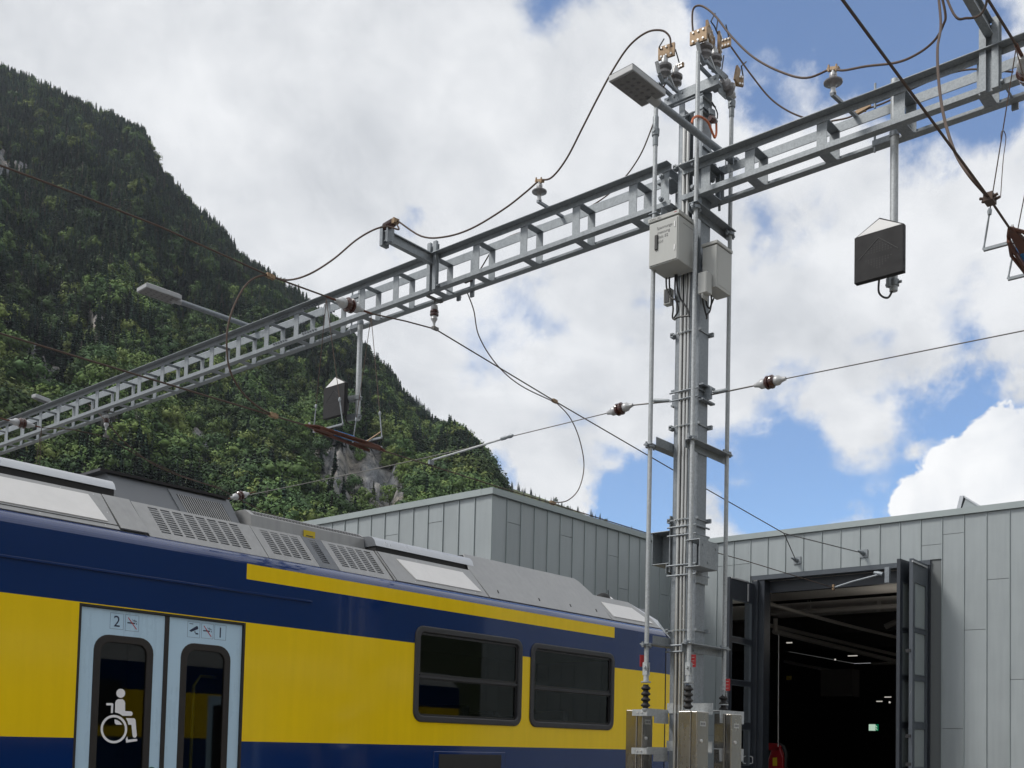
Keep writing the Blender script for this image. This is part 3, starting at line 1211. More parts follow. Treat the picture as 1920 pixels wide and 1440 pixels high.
def railcar(label, group=None):
    t = thing('railcar', (3.0, YT + 1.32, 0.15), label, 'train', group)
    # side wall: blue and yellow livery, openings for door and windows, curved shoulder
    b = MB()
    xs = sorted({XL, DX0, DX1, XS0, XS1, XN, *[w[0] + .05 for w in WINS], *[w[1] - .05 for w in WINS]})
    zs = sorted({ZB, ZY0, ZY1, ZS0, ZS1, DZ1, *[w[2] + .05 for w in WINS], *[w[3] - .05 for w in WINS]})

    def hole(x, z):
        if DX0 < x < DX1 and z < DZ1:
            return True
        return any(w[0] + .04 < x < w[1] - .04 and w[2] + .04 < z < w[3] - .04 for w in WINS)
    for i in range(len(xs) - 1):
        for j in range(len(zs) - 1):
            xm, zm = (xs[i] + xs[i + 1]) / 2, (zs[j] + zs[j + 1]) / 2
            if hole(xm, zm):
                continue
            yel = (ZY0 < zm < ZY1) or (ZS0 < zm < ZS1 and XS0 < xm < XS1)
            b.add([(xs[i], YT, zs[j]), (xs[i + 1], YT, zs[j]), (xs[i + 1], YT, zs[j + 1]), (xs[i], YT, zs[j + 1])], [(0, 1, 2, 3)], 1 if yel else 0)
    # shoulder curve up to the roof sheet
    prof = [(YT, ZS1), (YT + .010, ZS1 + .020), (YT + .024, ZS1 + .042), (YT + .042, ZS1 + .063), (YT + .063, ZS1 + .083), (YT + .087, ZS1 + .101), (YT + .112, ZS1 + .115), (YT + .135, ZS1 + .123)]
    for (y0, z0), (y1, z1) in zip(prof[:-1], prof[1:]):
        b.add([(XL, y0, z0), (XN, y0, z0), (XN, y1, z1), (XL, y1, z1)], [(0, 1, 2, 3)], 0, True)
    # wall thickness behind the openings, far side, floor, ends
    b.add([(XL, YF, ZB), (XN, YF, ZB), (XN, YF, 3.45), (XL, YF, 3.45)], [(0, 3, 2, 1)], 0)
    b.add([(XL, YT, ZB), (XL, YF, ZB), (XN, YF, ZB), (XN, YT, ZB)], [(0, 1, 2, 3)], 0)
    b.add([(XL, YT, ZB), (XL, YT, 3.33), (XL, YF, 3.45), (XL, YF, ZB)], [(0, 1, 2, 3)], 0)
    body = b.build('body', ['blue', 'yellow'], t)
    # sloping cab nose
    n = MB()
    nose = [(XN, 3.36), (15.12, 2.80), (15.34, 2.29), (15.45, 1.2), (15.40, ZB), (XN, ZB)]

    def npt(x, z, far=False):
        k = (x - XN) / 1.4
        return (x, (YF - 0.22 * k) if far else (YT + 0.02 + 0.22 * k), z)
    pts = [npt(*q) for q in nose]
    fp = [npt(*q, True) for q in nose]
    nn = len(pts)
    n.add(pts[::1], [tuple(range(nn))[::-1]], 0)
    n.add(fp, [tuple(range(nn))], 0)
    for i in range(nn):
        j = (i + 1) % nn
        n.add([pts[i], pts[j], fp[j], fp[i]], [(0, 1, 2, 3)], 0)
    n.build('cab_nose', ['blue'], t)
    ny = MB()
    ny.add([(XN + .025, YT + .012, ZY0), (14.6, YT + .105, ZY0), (14.6, YT + .105, ZY1), (XN + .025, YT + .012, ZY1)], [(0, 1, 2, 3)], 0)
    ny.build('nose_stripe', ['yellow'], t)
    ns = MB()
    ns.box(XN - .012, XN + .012, YT - .004, YT + .03, ZB, 3.3)
    ns.build('nose_joint', 'seal', t)
    # thin rain rail with its fixing dots
    rr = MB()
    rr.box(XL, 7.09, YT - .018, YT + .004, 3.030, 3.052)
    rl = rr.build('rain_rail', 'blue', t, bevel=.004)
    fx = MB()
    for k in range(16):
        x = 7.05 - 0.68 * k
        if x > XL:
            fx.lathe((x, YT - .017, 3.041), (0, -1, 0), [(0, .008), (.004, .006)], 8)
    fx.build('rivets', 'blue', rl)
    # lower vent
    v = MB()
    v.box(8.98, 10.27, YT - .012, YT + .004, 1.26, 1.50)
    vv = v.build('vent_panel', 'blue', t, bevel=.01)
    v = MB()
    v.box(9.06, 10.18, YT - .018, YT - .010, 1.16, 1.465)
    v.build('vent_grille', 'black', vv)

    # windows
    fn = lambda x, z, d: (x, YT - 0.022 + d, z)
    for wi, (x0, x1, z0, z1) in enumerate(WINS):
        fr = ring(MB(), rrect(x0, x1, z0, z1, .13), rrect(x0 + .075, x1 - .075, z0 + .075, z1 - .075, .07), fn, .06)
        wf = fr.build('window_frame', 'winframe', t, bevel=.014)
        zb = z0 + (0.530 if wi == 0 else 0.515)
        c = MB()
        c.box(x0 + .075, x1 - .075, YT - .004, YT + .034, zb - .014, zb + .014)
        c.build('window_bar', 'winframe', wf)
        # sliding sash ring around the upper pane
        sr = ring(MB(), rrect(x0 + .078, x1 - .078, zb + .016, z1 - .078, .05), rrect(x0 + .105, x1 - .105, zb + .04, z1 - .105, .035), lambda x, z, d: (x, YT + .004 + d, z), .02)
        sr.build('sash', 'black', wf)
        lr = ring(MB(), rrect(x0 + .078, x1 - .078, z0 + .078, zb - .016, .05), rrect(x0 + .098, x1 - .098, z0 + .098, zb - .03, .035), lambda x, z, d: (x, YT + .008 + d, z), .02)
        lr.build('sash', 'black', wf)
        p = MB()
        p.poly([(x0 + .07, YT + .018, zb), (x1 - .07, YT + .018, zb), (x1 - .07, YT + .018, z1 - .07), (x0 + .07, YT + .018, z1 - .07)])
        p.build('pane', 'glass', wf)
        p = MB()
        p.poly([(x0 + .07, YT + .026, z0 + .07), (x1 - .07, YT + .026, z0 + .07), (x1 - .07, YT + .026, zb), (x0 + .07, YT + .026, zb)])
        p.build('pane', 'glass', wf)

    # double door
    YD = YT + .022
    bk = MB()
    bk.box(DX0, DX1, YT + .05, YT + .075, ZB, DZ1)           # dark reveal behind the leaves' edges
    mid = 5.43
    s = MB()
    s.box(DX0, DX0 + .022, YT - .002, YT + .05, ZB, DZ1)
    s.box(DX1 - .022, DX1, YT - .002, YT + .05, ZB, DZ1)
    s.box(DX0 + .022, DX1 - .022, YT - .002, YT + .05, DZ1 - .02, DZ1)
    s.box(mid - .021, mid + .021, YT + .012, YT + .05, ZB, DZ1 - .02)
    s.build('door_seal', 'seal', t)

    def dpt(px, py, dy=0.0):
        q = U(1, YD, px, py)
        return np.array([q[0], YD - dy, q[2]])
    # leaves: window centres surveyed from the photo
    leaves = []
    for li, (lx0, lx1, wx0, wx1, wz1) in enumerate([(DX0 + .024, mid - .022, 4.735, 5.290, 2.475), (mid + .022, DX1 - .024, 5.600, 6.125, 2.475)]):
        lf = MB()
        o = rrect(wx0, wx1, 0.55, wz1, .13)
        ln = len(o)
        # leaf skin with a rounded opening: fan quads between the opening and the leaf's rectangle
        outer = []
        for (x, z) in o:
            dx, dz = x - (wx0 + wx1) / 2, z - (0.55 + wz1) / 2
            hw, hh = (wx1 - wx0) / 2, (wz1 - 0.55) / 2
            if abs(dx) / hw > abs(dz) / hh:
                outer.append((lx1 if dx > 0 else lx0, z))
            else:
                outer.append((x, DZ1 - .024 if dz > 0 else ZB))
        for i in range(ln):
            j = (i + 1) % ln
            quad = [outer[i], outer[j]]
            corner = None
            if outer[i][0] != outer[j][0] and outer[i][1] != outer[j][1]:
                cx = lx1 if max(outer[i][0], outer[j][0]) == lx1 else lx0
                cz = DZ1 - .024 if max(outer[i][1], outer[j][1]) == DZ1 - .024 else ZB
                corner = (cx, cz)
            ring_pts = [o[i], outer[i]] + ([corner] if corner else []) + [outer[j], o[j]]
            lf.add([(q[0], YD, q[1]) for q in ring_pts], [tuple(range(len(ring_pts)))], 0)
        lo = lf.build('door', 'door', t)
        leaves.append(lo)
        fr = ring(MB(), rrect(wx0 - .012, wx1 + .012, 0.54, wz1 + .012, .14), rrect(wx0 + .055, wx1 - .055, 0.6, wz1 - .055, .09), lambda x, z, d: (x, YD - .008 + d, z), .03)
        fr.build('window_frame', 'seal', lo, bevel=.006)
        p = MB()
        p.poly([(wx0, YD + .012, .56), (wx1, YD + .012, .56), (wx1, YD + .012, wz1), (wx0, YD + .012, wz1)])
        p.build('pane', 'glass', lo)
        ed = MB()
        ed.box(lx0, lx0 + .03, YD + .003, YD + .03, ZB, DZ1 - .024)
        ed.box(lx1 - .03, lx1, YD + .003, YD + .03, ZB, DZ1 - .024)
        ed.build('door_edge', 'door', lo)
    gb = MB()
    gb.lathe(dpt(283, 1447), (0, -1, 0), [(0, .045), (.012, .045), (.02, .034), (.022, 0.0)], 20)
    gb.build('door_button', 'green', leaves[0])

    # pictograms printed on the leaves
    def sticker(lo, box):
        (ax, ay), (cx_, cy_) = box
        a = dpt(ax, ay)
        x0 = a[0]
        x1 = dpt(cx_, cy_)[0]
        z1 = (dpt(ax, ay)[2] + dpt(cx_, ay + (cx_ - ax) * 0.132)[2]) / 2
        hh = (x1 - x0) * 1.10
        w_ = .0035
        fr_ = ring(MB(), [(x0, z1), (x1, z1), (x1, z1 - hh), (x0, z1 - hh)], [(x0 + w_, z1 - w_), (x1 - w_, z1 - w_), (x1 - w_, z1 - hh + w_), (x0 + w_, z1 - hh + w_)],
                   lambda x, z, d: (x, YD - .0012 + d, z), .0011)
        fr_.build('sticker_border', 'decal_line', lo)
        return x0, x1, z1 - hh, z1

    def numeral(lo, box, ch):
        x0, x1, z0, z1 = sticker(lo, box)
        h = (z1 - z0)
        text_mesh(ch, ((x0 + x1) / 2, YD - .0012, z0 + h * .16), (1, 0, 0), (0, 0, 1), h * 0.98, (0, -1, 0), 'numeral', 'decal_navy', lo, sx=0.95)

    def nosmoke(lo, box):
        x0, x1, z0, z1 = sticker(lo, box)
        w, h = x1 - x0, z1 - z0
        q = lambda u, v_, d=.0012: (x0 + u * w, YD - d, z0 + v_ * h)
        m_ = MB()
        m_.poly([q(.15, .46), q(.72, .46), q(.72, .54), q(.15, .54)])
        m_.poly([q(.80, .44), q(.86, .44), q(.86, .52), q(.80, .52)])
        for dx in (0, .13):
            c = spline([np.array(q(.50 + dx, .76)), np.array(q(.56 + dx, .66)), np.array(q(.68 + dx, .64)), np.array(q(.74 + dx, .56))], 3)
            for a, b2 in zip(c[:-1], c[1:]):
                m_.poly([a + (0, 0, -.003), b2 + (0, 0, -.003), b2 + (0, 0, .003), a + (0, 0, .003)])
        m_.build('cigarette_print', 'decal_navy', lo)
        r_ = MB()
        r_.poly([q(.17, .80, .002), q(.21, .84, .002), q(.86, .16, .002), q(.82, .12, .002)])
        r_.build('strike_print', 'decal_red', lo)

    def camera_sign(lo, box):
        x0, x1, z0, z1 = sticker(lo, box)
        w, h = x1 - x0, z1 - z0
        q = lambda u, v_: (x0 + u * w, YD - .0012, z0 + v_ * h)
        m_ = MB()
        m_.poly([q(.14, .42), q(.30, .34), q(.86, .58), q(.82, .74), q(.72, .76)])
        m_.poly([q(.55, .40), q(.62, .42), q(.66, .30), q(.60, .28)])
        m_.poly([q(.64, .22), q(.88, .22), q(.86, .31), q(.66, .31)])
        m_.poly([q(.14, .84), q(.44, .84), q(.44, .88), q(.14, .88)])
        m_.build('camera_print', 'decal_navy', lo)
    numeral(leaves[0], ((207, 1148), (231.5, 1175)), '2')
    nosmoke(leaves[0], ((235.5, 1151.5), (260, 1179)))
    camera_sign(leaves[1], ((352, 1164.5), (374.5, 1191)))
    nosmoke(leaves[1], ((378, 1167.5), (399.5, 1194)))
    numeral(leaves[1], ((402.5, 1170.5), (423.5, 1197)), '1')
    # wheelchair symbol on the left pane
    zp = lambda x, y: (lambda q: (q[0], YD + .009, q[2]))(U(1, YD + .009, 100 + x / 9.6, 1290 + y / 9.6))
    w = MB()
    for poly in (
        [(1213 + 80 * math.cos(a), 95 + 82 * math.sin(a)) for a in np.linspace(0, 6.283, 25)[:-1]],
        [(1110, 440), (1113, 270), (1128, 228), (1162, 201), (1245, 201), (1278, 228), (1292, 270), (1290, 415), (1400, 420), (1424, 440), (1428, 465), (1420, 490), (1400, 502), (1245, 500), (1200, 468), (1155, 450)],
        [(960, 270), (1065, 272), (1080, 288), (1072, 450), (1035, 450), (1041, 314), (960, 312), (948, 291)],
        [(1100, 565), (1150, 575), (1195, 605), (1240, 660), (1130, 660), (1105, 630)],
        [(1305, 540), (1455, 545), (1480, 572), (1502, 860), (1485, 890), (1455, 897), (1428, 875), (1405, 662), (1350, 660), (1335, 600)],
        [(1332, 868), (1341, 930), (1495, 914), (1515, 932), (1505, 955), (1310, 985), (1303, 918)],
    ):
        w.poly([zp(*q) for q in poly])
    A_ = np.linspace(0, 6.2832, 41)[:-1]
    for a, b2 in zip(A_, np.roll(A_, -1)):
        w.poly([zp(1090 + 240 * math.cos(a), 740 + 256 * math.sin(a)), zp(1090 + 240 * math.cos(b2), 740 + 256 * math.sin(b2)),
                zp(1090 + 198 * math.cos(b2), 740 + 212 * math.sin(b2)), zp(1090 + 198 * math.cos(a), 740 + 212 * math.sin(a))])
    w.build('wheelchair_symbol', 'decal_white', leaves[0])

    # inside: floor, far wall, ceiling, seats seen dimly through the glass
    i_ = MB()
    i_.box(XL + .1, XN, YT + .09, YF - .08, 0.60, 0.63)
    i_.box(XL + .1, XN, YF - .09, YF - .06, 0.63, 3.0)
    i_.box(XL + .1, XN, YT + .09, YF - .09, 2.98, 3.0)
    i_.box(6.5, 6.53, YT + .09, YF - .1, 0.63, 2.98)
    i_.build('interior_lining', 'inside', t)
    for k, x in enumerate((8.9, 9.75, 10.9, 11.8)):
        sb = MB()
        for yy in (YT + .25, YT + 1.55):
            sb.box(x, x + .12, yy, yy + .95, 1.05, 1.98 + .1 * (k % 2))
            sb.box(x + .12, x + .5, yy, yy + .95, 1.0, 1.1)
        sb.build('seat', 'seat', t, bevel=.03)
    pg = MB()
    pg.tube([(5.95, YT + .35, .63), (5.95, YT + .35, 2.1), (6.02, YT + .35, 2.2), (6.2, YT + .35, 2.2)], .017, 8)
    pg.tube([(9.35, YT + .7, .63), (9.35, YT + .7, 2.9)], .017, 8)
    pg.build('grab_pole', 'seat_y', t)

    # ---- roof
    sl = math.radians(50)
    Y0, Z0 = 8.932, 3.448
    SU = np.array([0, math.cos(sl), math.sin(sl)])
    SN = np.array([0, -math.sin(sl), math.cos(sl)])

    def R(x, v_, d=0.0):
        return np.array([x, Y0, Z0]) + SU * v_ + SN * d
    VH = 0.475                       # sloped panel height along the slope
    rf = MB()
    rf.prism([(XL, Y0 + .005, Z0 - .012), (XL, R(0, VH)[1] + .02, R(0, VH)[2] - .03), (XL, YF - .6, 3.83), (XL, YF - .1, 3.44)], (XN - XL + .1, 0, 0))
    rf.build('roof', 'roof_d', t)

    def slab(name, x0, x1, v0, v1, d0, d1, m, skew=0.0, parent=t, bevel=0.0):
        """sheet on the sloping side of the roof; skew leans the cut ends"""
        b_ = MB()
        q = [R(x0, v0, d0), R(x1, v0, d0), R(x1 - skew, v1, d0), R(x0 - skew, v1, d0)]
        b_.prism(q, SN * (d1 - d0))
        return b_.build(name, m, parent, bevel=bevel)

    def screws(parent, pts):
        b_ = MB()
        for (x, v_) in pts:
            b_.lathe(R(x, v_, .004), SN, [(0, .013), (.007, .011), (.011, .004)], 8)
        return b_.build('screws', 'screw', parent)
    # hatch 1 with pale panel
    h1 = slab('roof_panel', XL, 4.98, 0.0, VH, 0, .014, 'roof', .04)
    slab('pale_hatch', XL, 4.885, .085, VH - .055, .014, .022, 'roof_l', .085, h1)
    slab('hatch_edge', XL, 4.985, .050, .058, .014, .017, 'roof_k', .0, h1)
    screws(h1, [(x, .035) for x in (1.5, 2.2, 2.9, 3.6, 4.25, 4.85)] + [(x, VH - .028) for x in (2.0, 2.7, 3.3, 3.93, 4.55, 4.86)] + [(4.925, .22)])
    # plain cover plate next to it
    h2 = slab('roof_panel', 5.0, 5.275, .03, VH, 0, .016, 'roof', .05)
    screws(h2, [(5.05, .07), (5.05, VH - .06), (5.21, .16), (5.2, .27), (5.19, .37)])

    def perforated(x0, x1, cols, rows, m='roof', lean=.04, start=.10, pitch=.131, clip=None):
        """sheet with real rows of slots: full strips between rows, bridges between slots"""
        b_ = MB()
        dz = .004
        v0, v1 = .085, VH - .025
        rh = (v1 - v0) / rows
        sh_ = .64 * rh

        def st(xa, xb, va, vb):
            b_.prism([R(xa - lean * va / VH, va, 0), R(xb - lean * va / VH, va, 0), R(xb - lean * vb / VH, vb, 0), R(xa - lean * vb / VH, vb, 0)], SN * dz)
        st(x0, x1, 0, v0)
        st(x0, x1, v1, VH)
        for r_ in range(rows):
            va = v0 + r_ * rh
            st(x0, x1, va + sh_, va + rh)
            edge = x0
            off = start
            for c in range(cols):
                a = x0 + off + c * pitch
                st(edge, a, va, va + sh_)
                edge = a + pitch * .78
            st(edge, x1, va, va + sh_)
        return b_.build('perforated_panel', m, t)
    perforated(5.285, 6.63, 8, 11, start=.16)
    perforated(6.64, 7.30, 4, 11, start=.10)
    pd = perforated(7.305, 7.58, 1, 11, 'roof_d', start=.08)
    perforated(7.585, 8.375, 5, 11, start=.08)
    slab('dark_backing', 5.3, 8.37, .02, VH - .02, -.05, -.045, 'roof_k')
    # hatch 2
    h3 = slab('roof_panel', 8.40, 10.03, 0, VH, 0, .014, 'roof', .05)
    slab('pale_hatch', 8.78, 9.93, .075, VH - .08, .014, .022, 'roof_l', .14, h3)
    screws(h3, [(x, .04) for x in (8.75, 9.1, 9.45, 9.8)] + [(x, VH - .035) for x in (8.6, 9.0, 9.4, 9.8)] + [(9.97, .2), (8.72, .25)])
    slab('hatch_edge', 8.42, 8.428, 0, VH, .014, .017, 'roof_k', .05, h3)
    # tall plain side sheet
    b_ = MB()
    VT = .80
    q = [R(10.06, 0), R(12.74, 0), R(12.72, VH), R(12.56, VT * .94), R(12.48, VT), R(10.08, VT), R(9.98, VH + .02)]
    b_.prism(q, SN * .016)
    ts = b_.build('side_sheet', 'roof', t, bevel=.004)
    b_ = MB()
    b_.prism([R(10.0, VH + .02, -.002), R(10.1, VT + .0, -.002), R(10.1, VT, -.002) + np.array([0, .5, .02]), R(10.0, VH, -.002) + np.array([0, .7, 0])], (.015, 0, 0))
    b_.build('sheet_end', 'roof_k', ts)
    screws(ts, [(10.16, .73), (10.14, .58), (11.36, .72), (11.32, .6), (12.46, .72), (12.56, .58)])
    sl_ = MB()
    for x in (10.30, 11.15, 11.85, 12.47):
        sl_.obox(R(x, .14, .018), (np.array([.35, 0, 0]) + SU, SN, np.cross(np.array([.35, 0, 0]) + SU, SN)), (.028, .002, .009))
    sl_.build('slots', 'roof_k', ts)
    # hatch 3 over the cab
    h4 = MB()
    h4.prism([R(12.76, 0), R(14.06, 0), R(14.0, .20), R(13.62, VH + .02), R(12.70, VH + .02)], SN * .014)
    h4 = h4.build('roof_panel', 'roof', t)
    b_ = MB()
    b_.prism([R(12.85, .075, .014), R(13.92, .075, .014), R(13.58, .36, .014), R(12.78, .36, .014)], SN * .009)
    b_.build('pale_hatch', 'roof_l', h4)
    b_ = MB()                                   # curved front of the roof sheet
    b_.add([R(14.06, 0, .012), R(14.0, .20, .012), R(13.62, VH + .02, .012), (13.62, YF - .6, 3.83), (14.3, YF - .5, 3.62), (14.62, YF - .3, 3.32), (14.62, Y0 + .12, 3.32), (14.3, Y0 + .2, 3.62)],
           [(0, 1, 7, 6), (1, 2, 3, 4, 7), (7, 4, 5, 6)], 0)
    b_.build('roof_front', 'alu', t)
    # long cap over hatch 1, black gap under it
    def cap(x0, x1, y0, z0, h, w, endm='roof_k', slope=.10):
        b_ = MB()
        pr = [(y0, z0), (y0 + .03, z0 + h * .55), (y0 + .07, z0 + h * .86), (y0 + .13, z0 + h), (y0 + w, z0 + h + .02), (y0 + w, z0)]
        b_.prism([(x0, y, z) for y, z in pr], (x1 - x0, 0, 0), smooth=True)
        o = b_.build('roof_cap', 'alu', t)
        o.data.set_sharp_from_angle(angle=math.radians(35))
        g_ = MB()
        g_.box(x0 + .01, x1 - .01, y0 + .015, y0 + w - .02, z0 - .06, z0)
        g_.build('shadow_gap', 'roof_k', o)
        e_ = MB()
        e_.prism([(x0 - .004, y + .002, z - .002) for y, z in pr], (.003, 0, 0))
        e_.build('end_plate', 'roof_d', o)
        return o
    cap(XL, 5.13, 9.30, 3.905, .105, .55)
    cap(8.42, 10.13, 9.29, 3.90, .125, .7)
    # box A with louvres
    b_ = MB()
    ya, yb, za, zb2 = 9.55, 9.80, 3.86, 4.18
    b_.prism([(5.30, ya, za), (5.30, yb, zb2), (5.30, yb + 1.0, zb2), (5.30, yb + 1.25, za)], (1.42, 0, 0))
    ba = b_.build('ventilation_box', 'roof_d', t)
    b_ = MB()
    b_.prism([(5.21, yb - .04, zb2 - .004), (5.21, yb - .05, zb2 + .022), (5.21, yb + 1.0, zb2 + .022), (5.21, yb + 1.0, zb2 - .004)], (1.47, 0, 0))
    b_.build('box_lid', 'winframe', ba)
    FU = np.array([0, yb - ya, zb2 - za])
    FN = np.array([0, -(zb2 - za), yb - ya])
    FN = FN / np.linalg.norm(FN)
    b_ = MB()
    G = lambda x, k: np.array([x, ya, za]) + FU * k
    b_.prism([G(5.99, .03), G(6.66, .03), G(6.64, .88), G(5.95, .88)], FN * .012)
    lf_ = b_.build('louvre_frame', 'roof_d', ba)
    b_ = MB()
    b_.prism([G(6.07, .06) + FN * .012, G(6.60, .06) + FN * .012, G(6.58, .72) + FN * .012, G(6.03, .72) + FN * .012], FN * .003)
    b_.build('louvre_recess', 'roof_k', lf_)
    b_ = MB()
    for k in range(19):
        x = 6.065 + k * .0285
        b_.prism([G(x, .06) + FN * .015, G(x + .010, .06) + FN * .015, G(x - .025 + .010, .72) + FN * .015, G(x - .025, .72) + FN * .015], FN * .003)
    b_.build('louvre_slats', 'roof', lf_)
    # box B with perforated top edge and a yellow warning plate
    b_ = MB()
    yb0, zb0, zb1 = 9.48, 3.80, 4.00
    b_.prism([(6.80, yb0, zb0), (6.80, yb0 + .02, zb1), (6.80, yb0 + .14, zb1 + .07), (6.80, yb0 + 1.4, zb1 + .07), (6.80, yb0 + 1.4, zb0)], (1.66, 0, 0))
    bb = b_.build('resistor_box', 'roof', t)
    b_ = MB()
    P0, P1 = np.array([0, yb0 + .02, zb1]), np.array([0, yb0 + .14, zb1 + .07])
    dN = np.array([0, -.07, .12]) / math.hypot(.07, .12)
    for r_ in range(3):
        for c in range(36):
            x = 6.86 + c * .0435 + .01 * (r_ % 2)
            a, e = P0 + (P1 - P0) * (.2 + .23 * r_), P0 + (P1 - P0) * (.35 + .23 * r_)
            vx = np.array([x, 0, 0])
            b_.prism([a + vx + dN * .001, a + vx + (.030, 0, 0) + dN * .001, e + vx + (.026, 0, 0) + dN * .001, e + vx - (.004, 0, 0) + dN * .001], dN * .001)
    b_.build('vent_holes', 'roof_k', bb)
    b_ = MB()
    b_.box(7.50, 7.66, yb0 - .006, yb0 + .004, 3.875, 3.95)
    pl_ = b_.build('warning_plate', 'plate_y', bb)
    b_ = MB()
    b_.box(7.53, 7.63, yb0 - .0075, yb0 - .0062, 3.885, 3.895)
    b_.build('plate_mark', 'decal_navy', pl_)
    # aerials on the cab roof
    b_ = MB()
    b_.lathe((13.25, 9.45, 3.80), (0, 0, 1), [(0, .12), (.06, .12), (.12, .09), (.15, .03), (.155, 0)], 18)
    b_.build('black_dome_aerial', 'roof_k', t)
    b_ = MB()
    b_.lathe((13.75, 9.75, 3.74), (0, 0, 1), [(0, .18), (.10, .18), (.17, .15), (.23, .08), (.25, 0)], 20)
    b_.build('pale_dome_aerial', 'roof_l', t)
    b_ = MB()
    b_.tube([(13.7, 9.65, 3.8), (13.66, 9.65, 4.06)], .008, 6)
    b_.build('rod_aerial', 'black', t)
    return t


railcar('blue and yellow railcar with grey roof equipment beside the catenary mast')
# a like railcar across the yard, only mirrored in this one's windows and paint
o2 = MB()
o2.box(-16, 26, -9.4, -6.7, .35, 1.567, 0)
o2.box(-16, 26, -9.4, -6.7, 1.567, 2.744, 1)
o2.box(-16, 26, -9.4, -6.7, 2.744, 3.45, 0)
t2 = thing('railcar', (5, -8, .15), 'blue and yellow railcar standing across the yard, mirrored in the door glass', 'train')
o2.build('body', ['blue', 'yellow'], t2)
o2 = MB()
o2.prism([(-16, -9.3, 3.45), (-16, -8.9, 3.9), (-16, -7.2, 3.9), (-16, -6.8, 3.45)], (42, 0, 0))
o2.build('roof', 'roof', t2)
for k in range(9):
    w_ = MB()
    x = -14.5 + k * 4.4
    if k % 3 == 1:
        w_.box(x, x + 1.6, -6.705, -6.685, .5, 2.7)
        w_.build('door', 'door', t2)
        w_ = MB()
        for xx in (x + .15, x + .95):
            w_.box(xx, xx + .5, -6.69, -6.675, .7, 2.45)
        w_.build('door_window', 'black', t2)
    else:
        w_.box(x, x + 1.9, -6.705, -6.685, 1.84, 2.95)
        w_.build('window', 'black', t2)

# ------------------------------------------------------------------ depot
XB, YW, XA, ZR = 23.5, 14.51, 16.33, 6.90     # door front, side wall, left front, roof height
PITCH_P = 0.4588
dep = thing('depot_building', (XB, 11, 0), 'zinc clad train depot with open folding doors behind the mast', 'building')
FH = 0.135                                    # roof edge height


def cladding(axis, c, u0, u1, start, zlo, zhi, joints, skip=None):
    """standing seam trays on a wall plane; axis 0: wall x=c running in y; axis 1: wall y=c running in x"""
    n = 0
    rs = random.Random(int(c * 100))
    edges = []
    u = start
    while u < u1 - .01:
        edges.append((max(u, u0), min(u + PITCH_P, u1)))
        u += PITCH_P
    for i, (a, b) in enumerate(edges):
        lo = zlo
        if skip:
            lo = skip(a, b)
        cuts = [lo] + sorted([z for z in joints(i, a) if lo + .15 < z < zhi - .15]) + [zhi]
        for z0, z1 in zip(cuts[:-1], cuts[1:]):
            m = MB()
            d = .006 + rs.uniform(0, .003)
            g_ = .007
            if axis == 0:
                m.box(c - d, c + .02, a + g_, b - g_, z0 + .005, z1 - .005)
            else:
                m.box(a + g_, b - g_, c - d, c + .02, z0 + .005, z1 - .005)
            m.build('cladding_panel', 'zinc', dep)
            n += 1
        s = MB()
        if axis == 0:
            s.box(c - .030, c + .01, b - .007, b + .007, lo, zhi)
        else:
            s.box(b - .007, b + .007, c - .030, c + .01, lo, zhi)
        s.build('standing_seam', 'zinc_f', dep)
    return n


zt = ZR - FH
# jamb and lintel of the door opening
YJR, YJL, ZL = 8.01, 12.30, 5.845


def skip_door(a, b):
    return ZL + .004 if (b > YJR + .02 and a < YJL - .02) else 0.0


jr = {}


def jn_door(i, a):
    # joints read off the photograph, others at random heights
    z = {0: [], }.get(i, None)
    rs = random.Random(i * 7 + 3)
    tab = {'6.84': 1}
    py = PXY((XB, a + .2, 5))[0]
    for (lo, hi, zz) in ((1640, 1688, [U(0, XB, 1663, 1022)[2]]), (1688, 1727, [U(0, XB, 1705, 1022)[2]]),):
        pass
    if 1727 <= py < 1764:
        return [U(0, XB, 1745, 1022)[2], ZL]
    if 1764 <= py < 1803:
        return [U(0, XB, 1784, 1001)[2], U(0, XB, 1783, 1366)[2]]
    if 1803 <= py < 1845:
        return [U(0, XB, 1824, 1181)[2]]
    if 1845 <= py < 1888:
        return [U(0, XB, 1867, 1086)[2]]
    if 1888 <= py < 1935:
        return [U(0, XB, 1905, 1274)[2]]
    if 1700 <= py < 1727:
        return []
    if py < 1400:
        return [U(0, XB, 1390, 1058)[2], rs.uniform(1, 4)]
    return [rs.uniform(1.0, 5.0)] if py > 1935 else []


y_start = 12.811 - 14 * PITCH_P - 22 * PITCH_P
cladding(0, XB, -3.5, YW - .005, y_start, 0, zt, jn_door, skip_door)
# narrow strips closing the wall beside the door frame are part of the trays above


def jn_side(i, a):
    rs = random.Random(i * 13 + 5)
    tab = {1: 981, 5: 1005, 9: 1042, 10: 1104, 13: 1020, 14: 1115, 16: 1060}
    if i in tab:
        x = PXY((a + .2, YW, 6))[0]
        return [U(1, YW, x, tab[i])[2], rs.uniform(.8, 2.6)]
    return [rs.uniform(.8, 4.2)]


cladding(1, YW, XA, XB, XA + .005, 0, zt, jn_side)


def jn_left(i, a):
    rs = random.Random(i * 17 + 11)
    tab = {3: [979], 6: [1003], 5: [1027]}
    if i in tab:
        y = PXY((XA, a + .2, 6))[0]
        return [U(0, XA, y, tab[i][0])[2], rs.uniform(.8, 3)]
    return [rs.uniform(.8, 4.5)]


cladding(0, XA, YW, 34, YW + .005, 0, zt, jn_left)
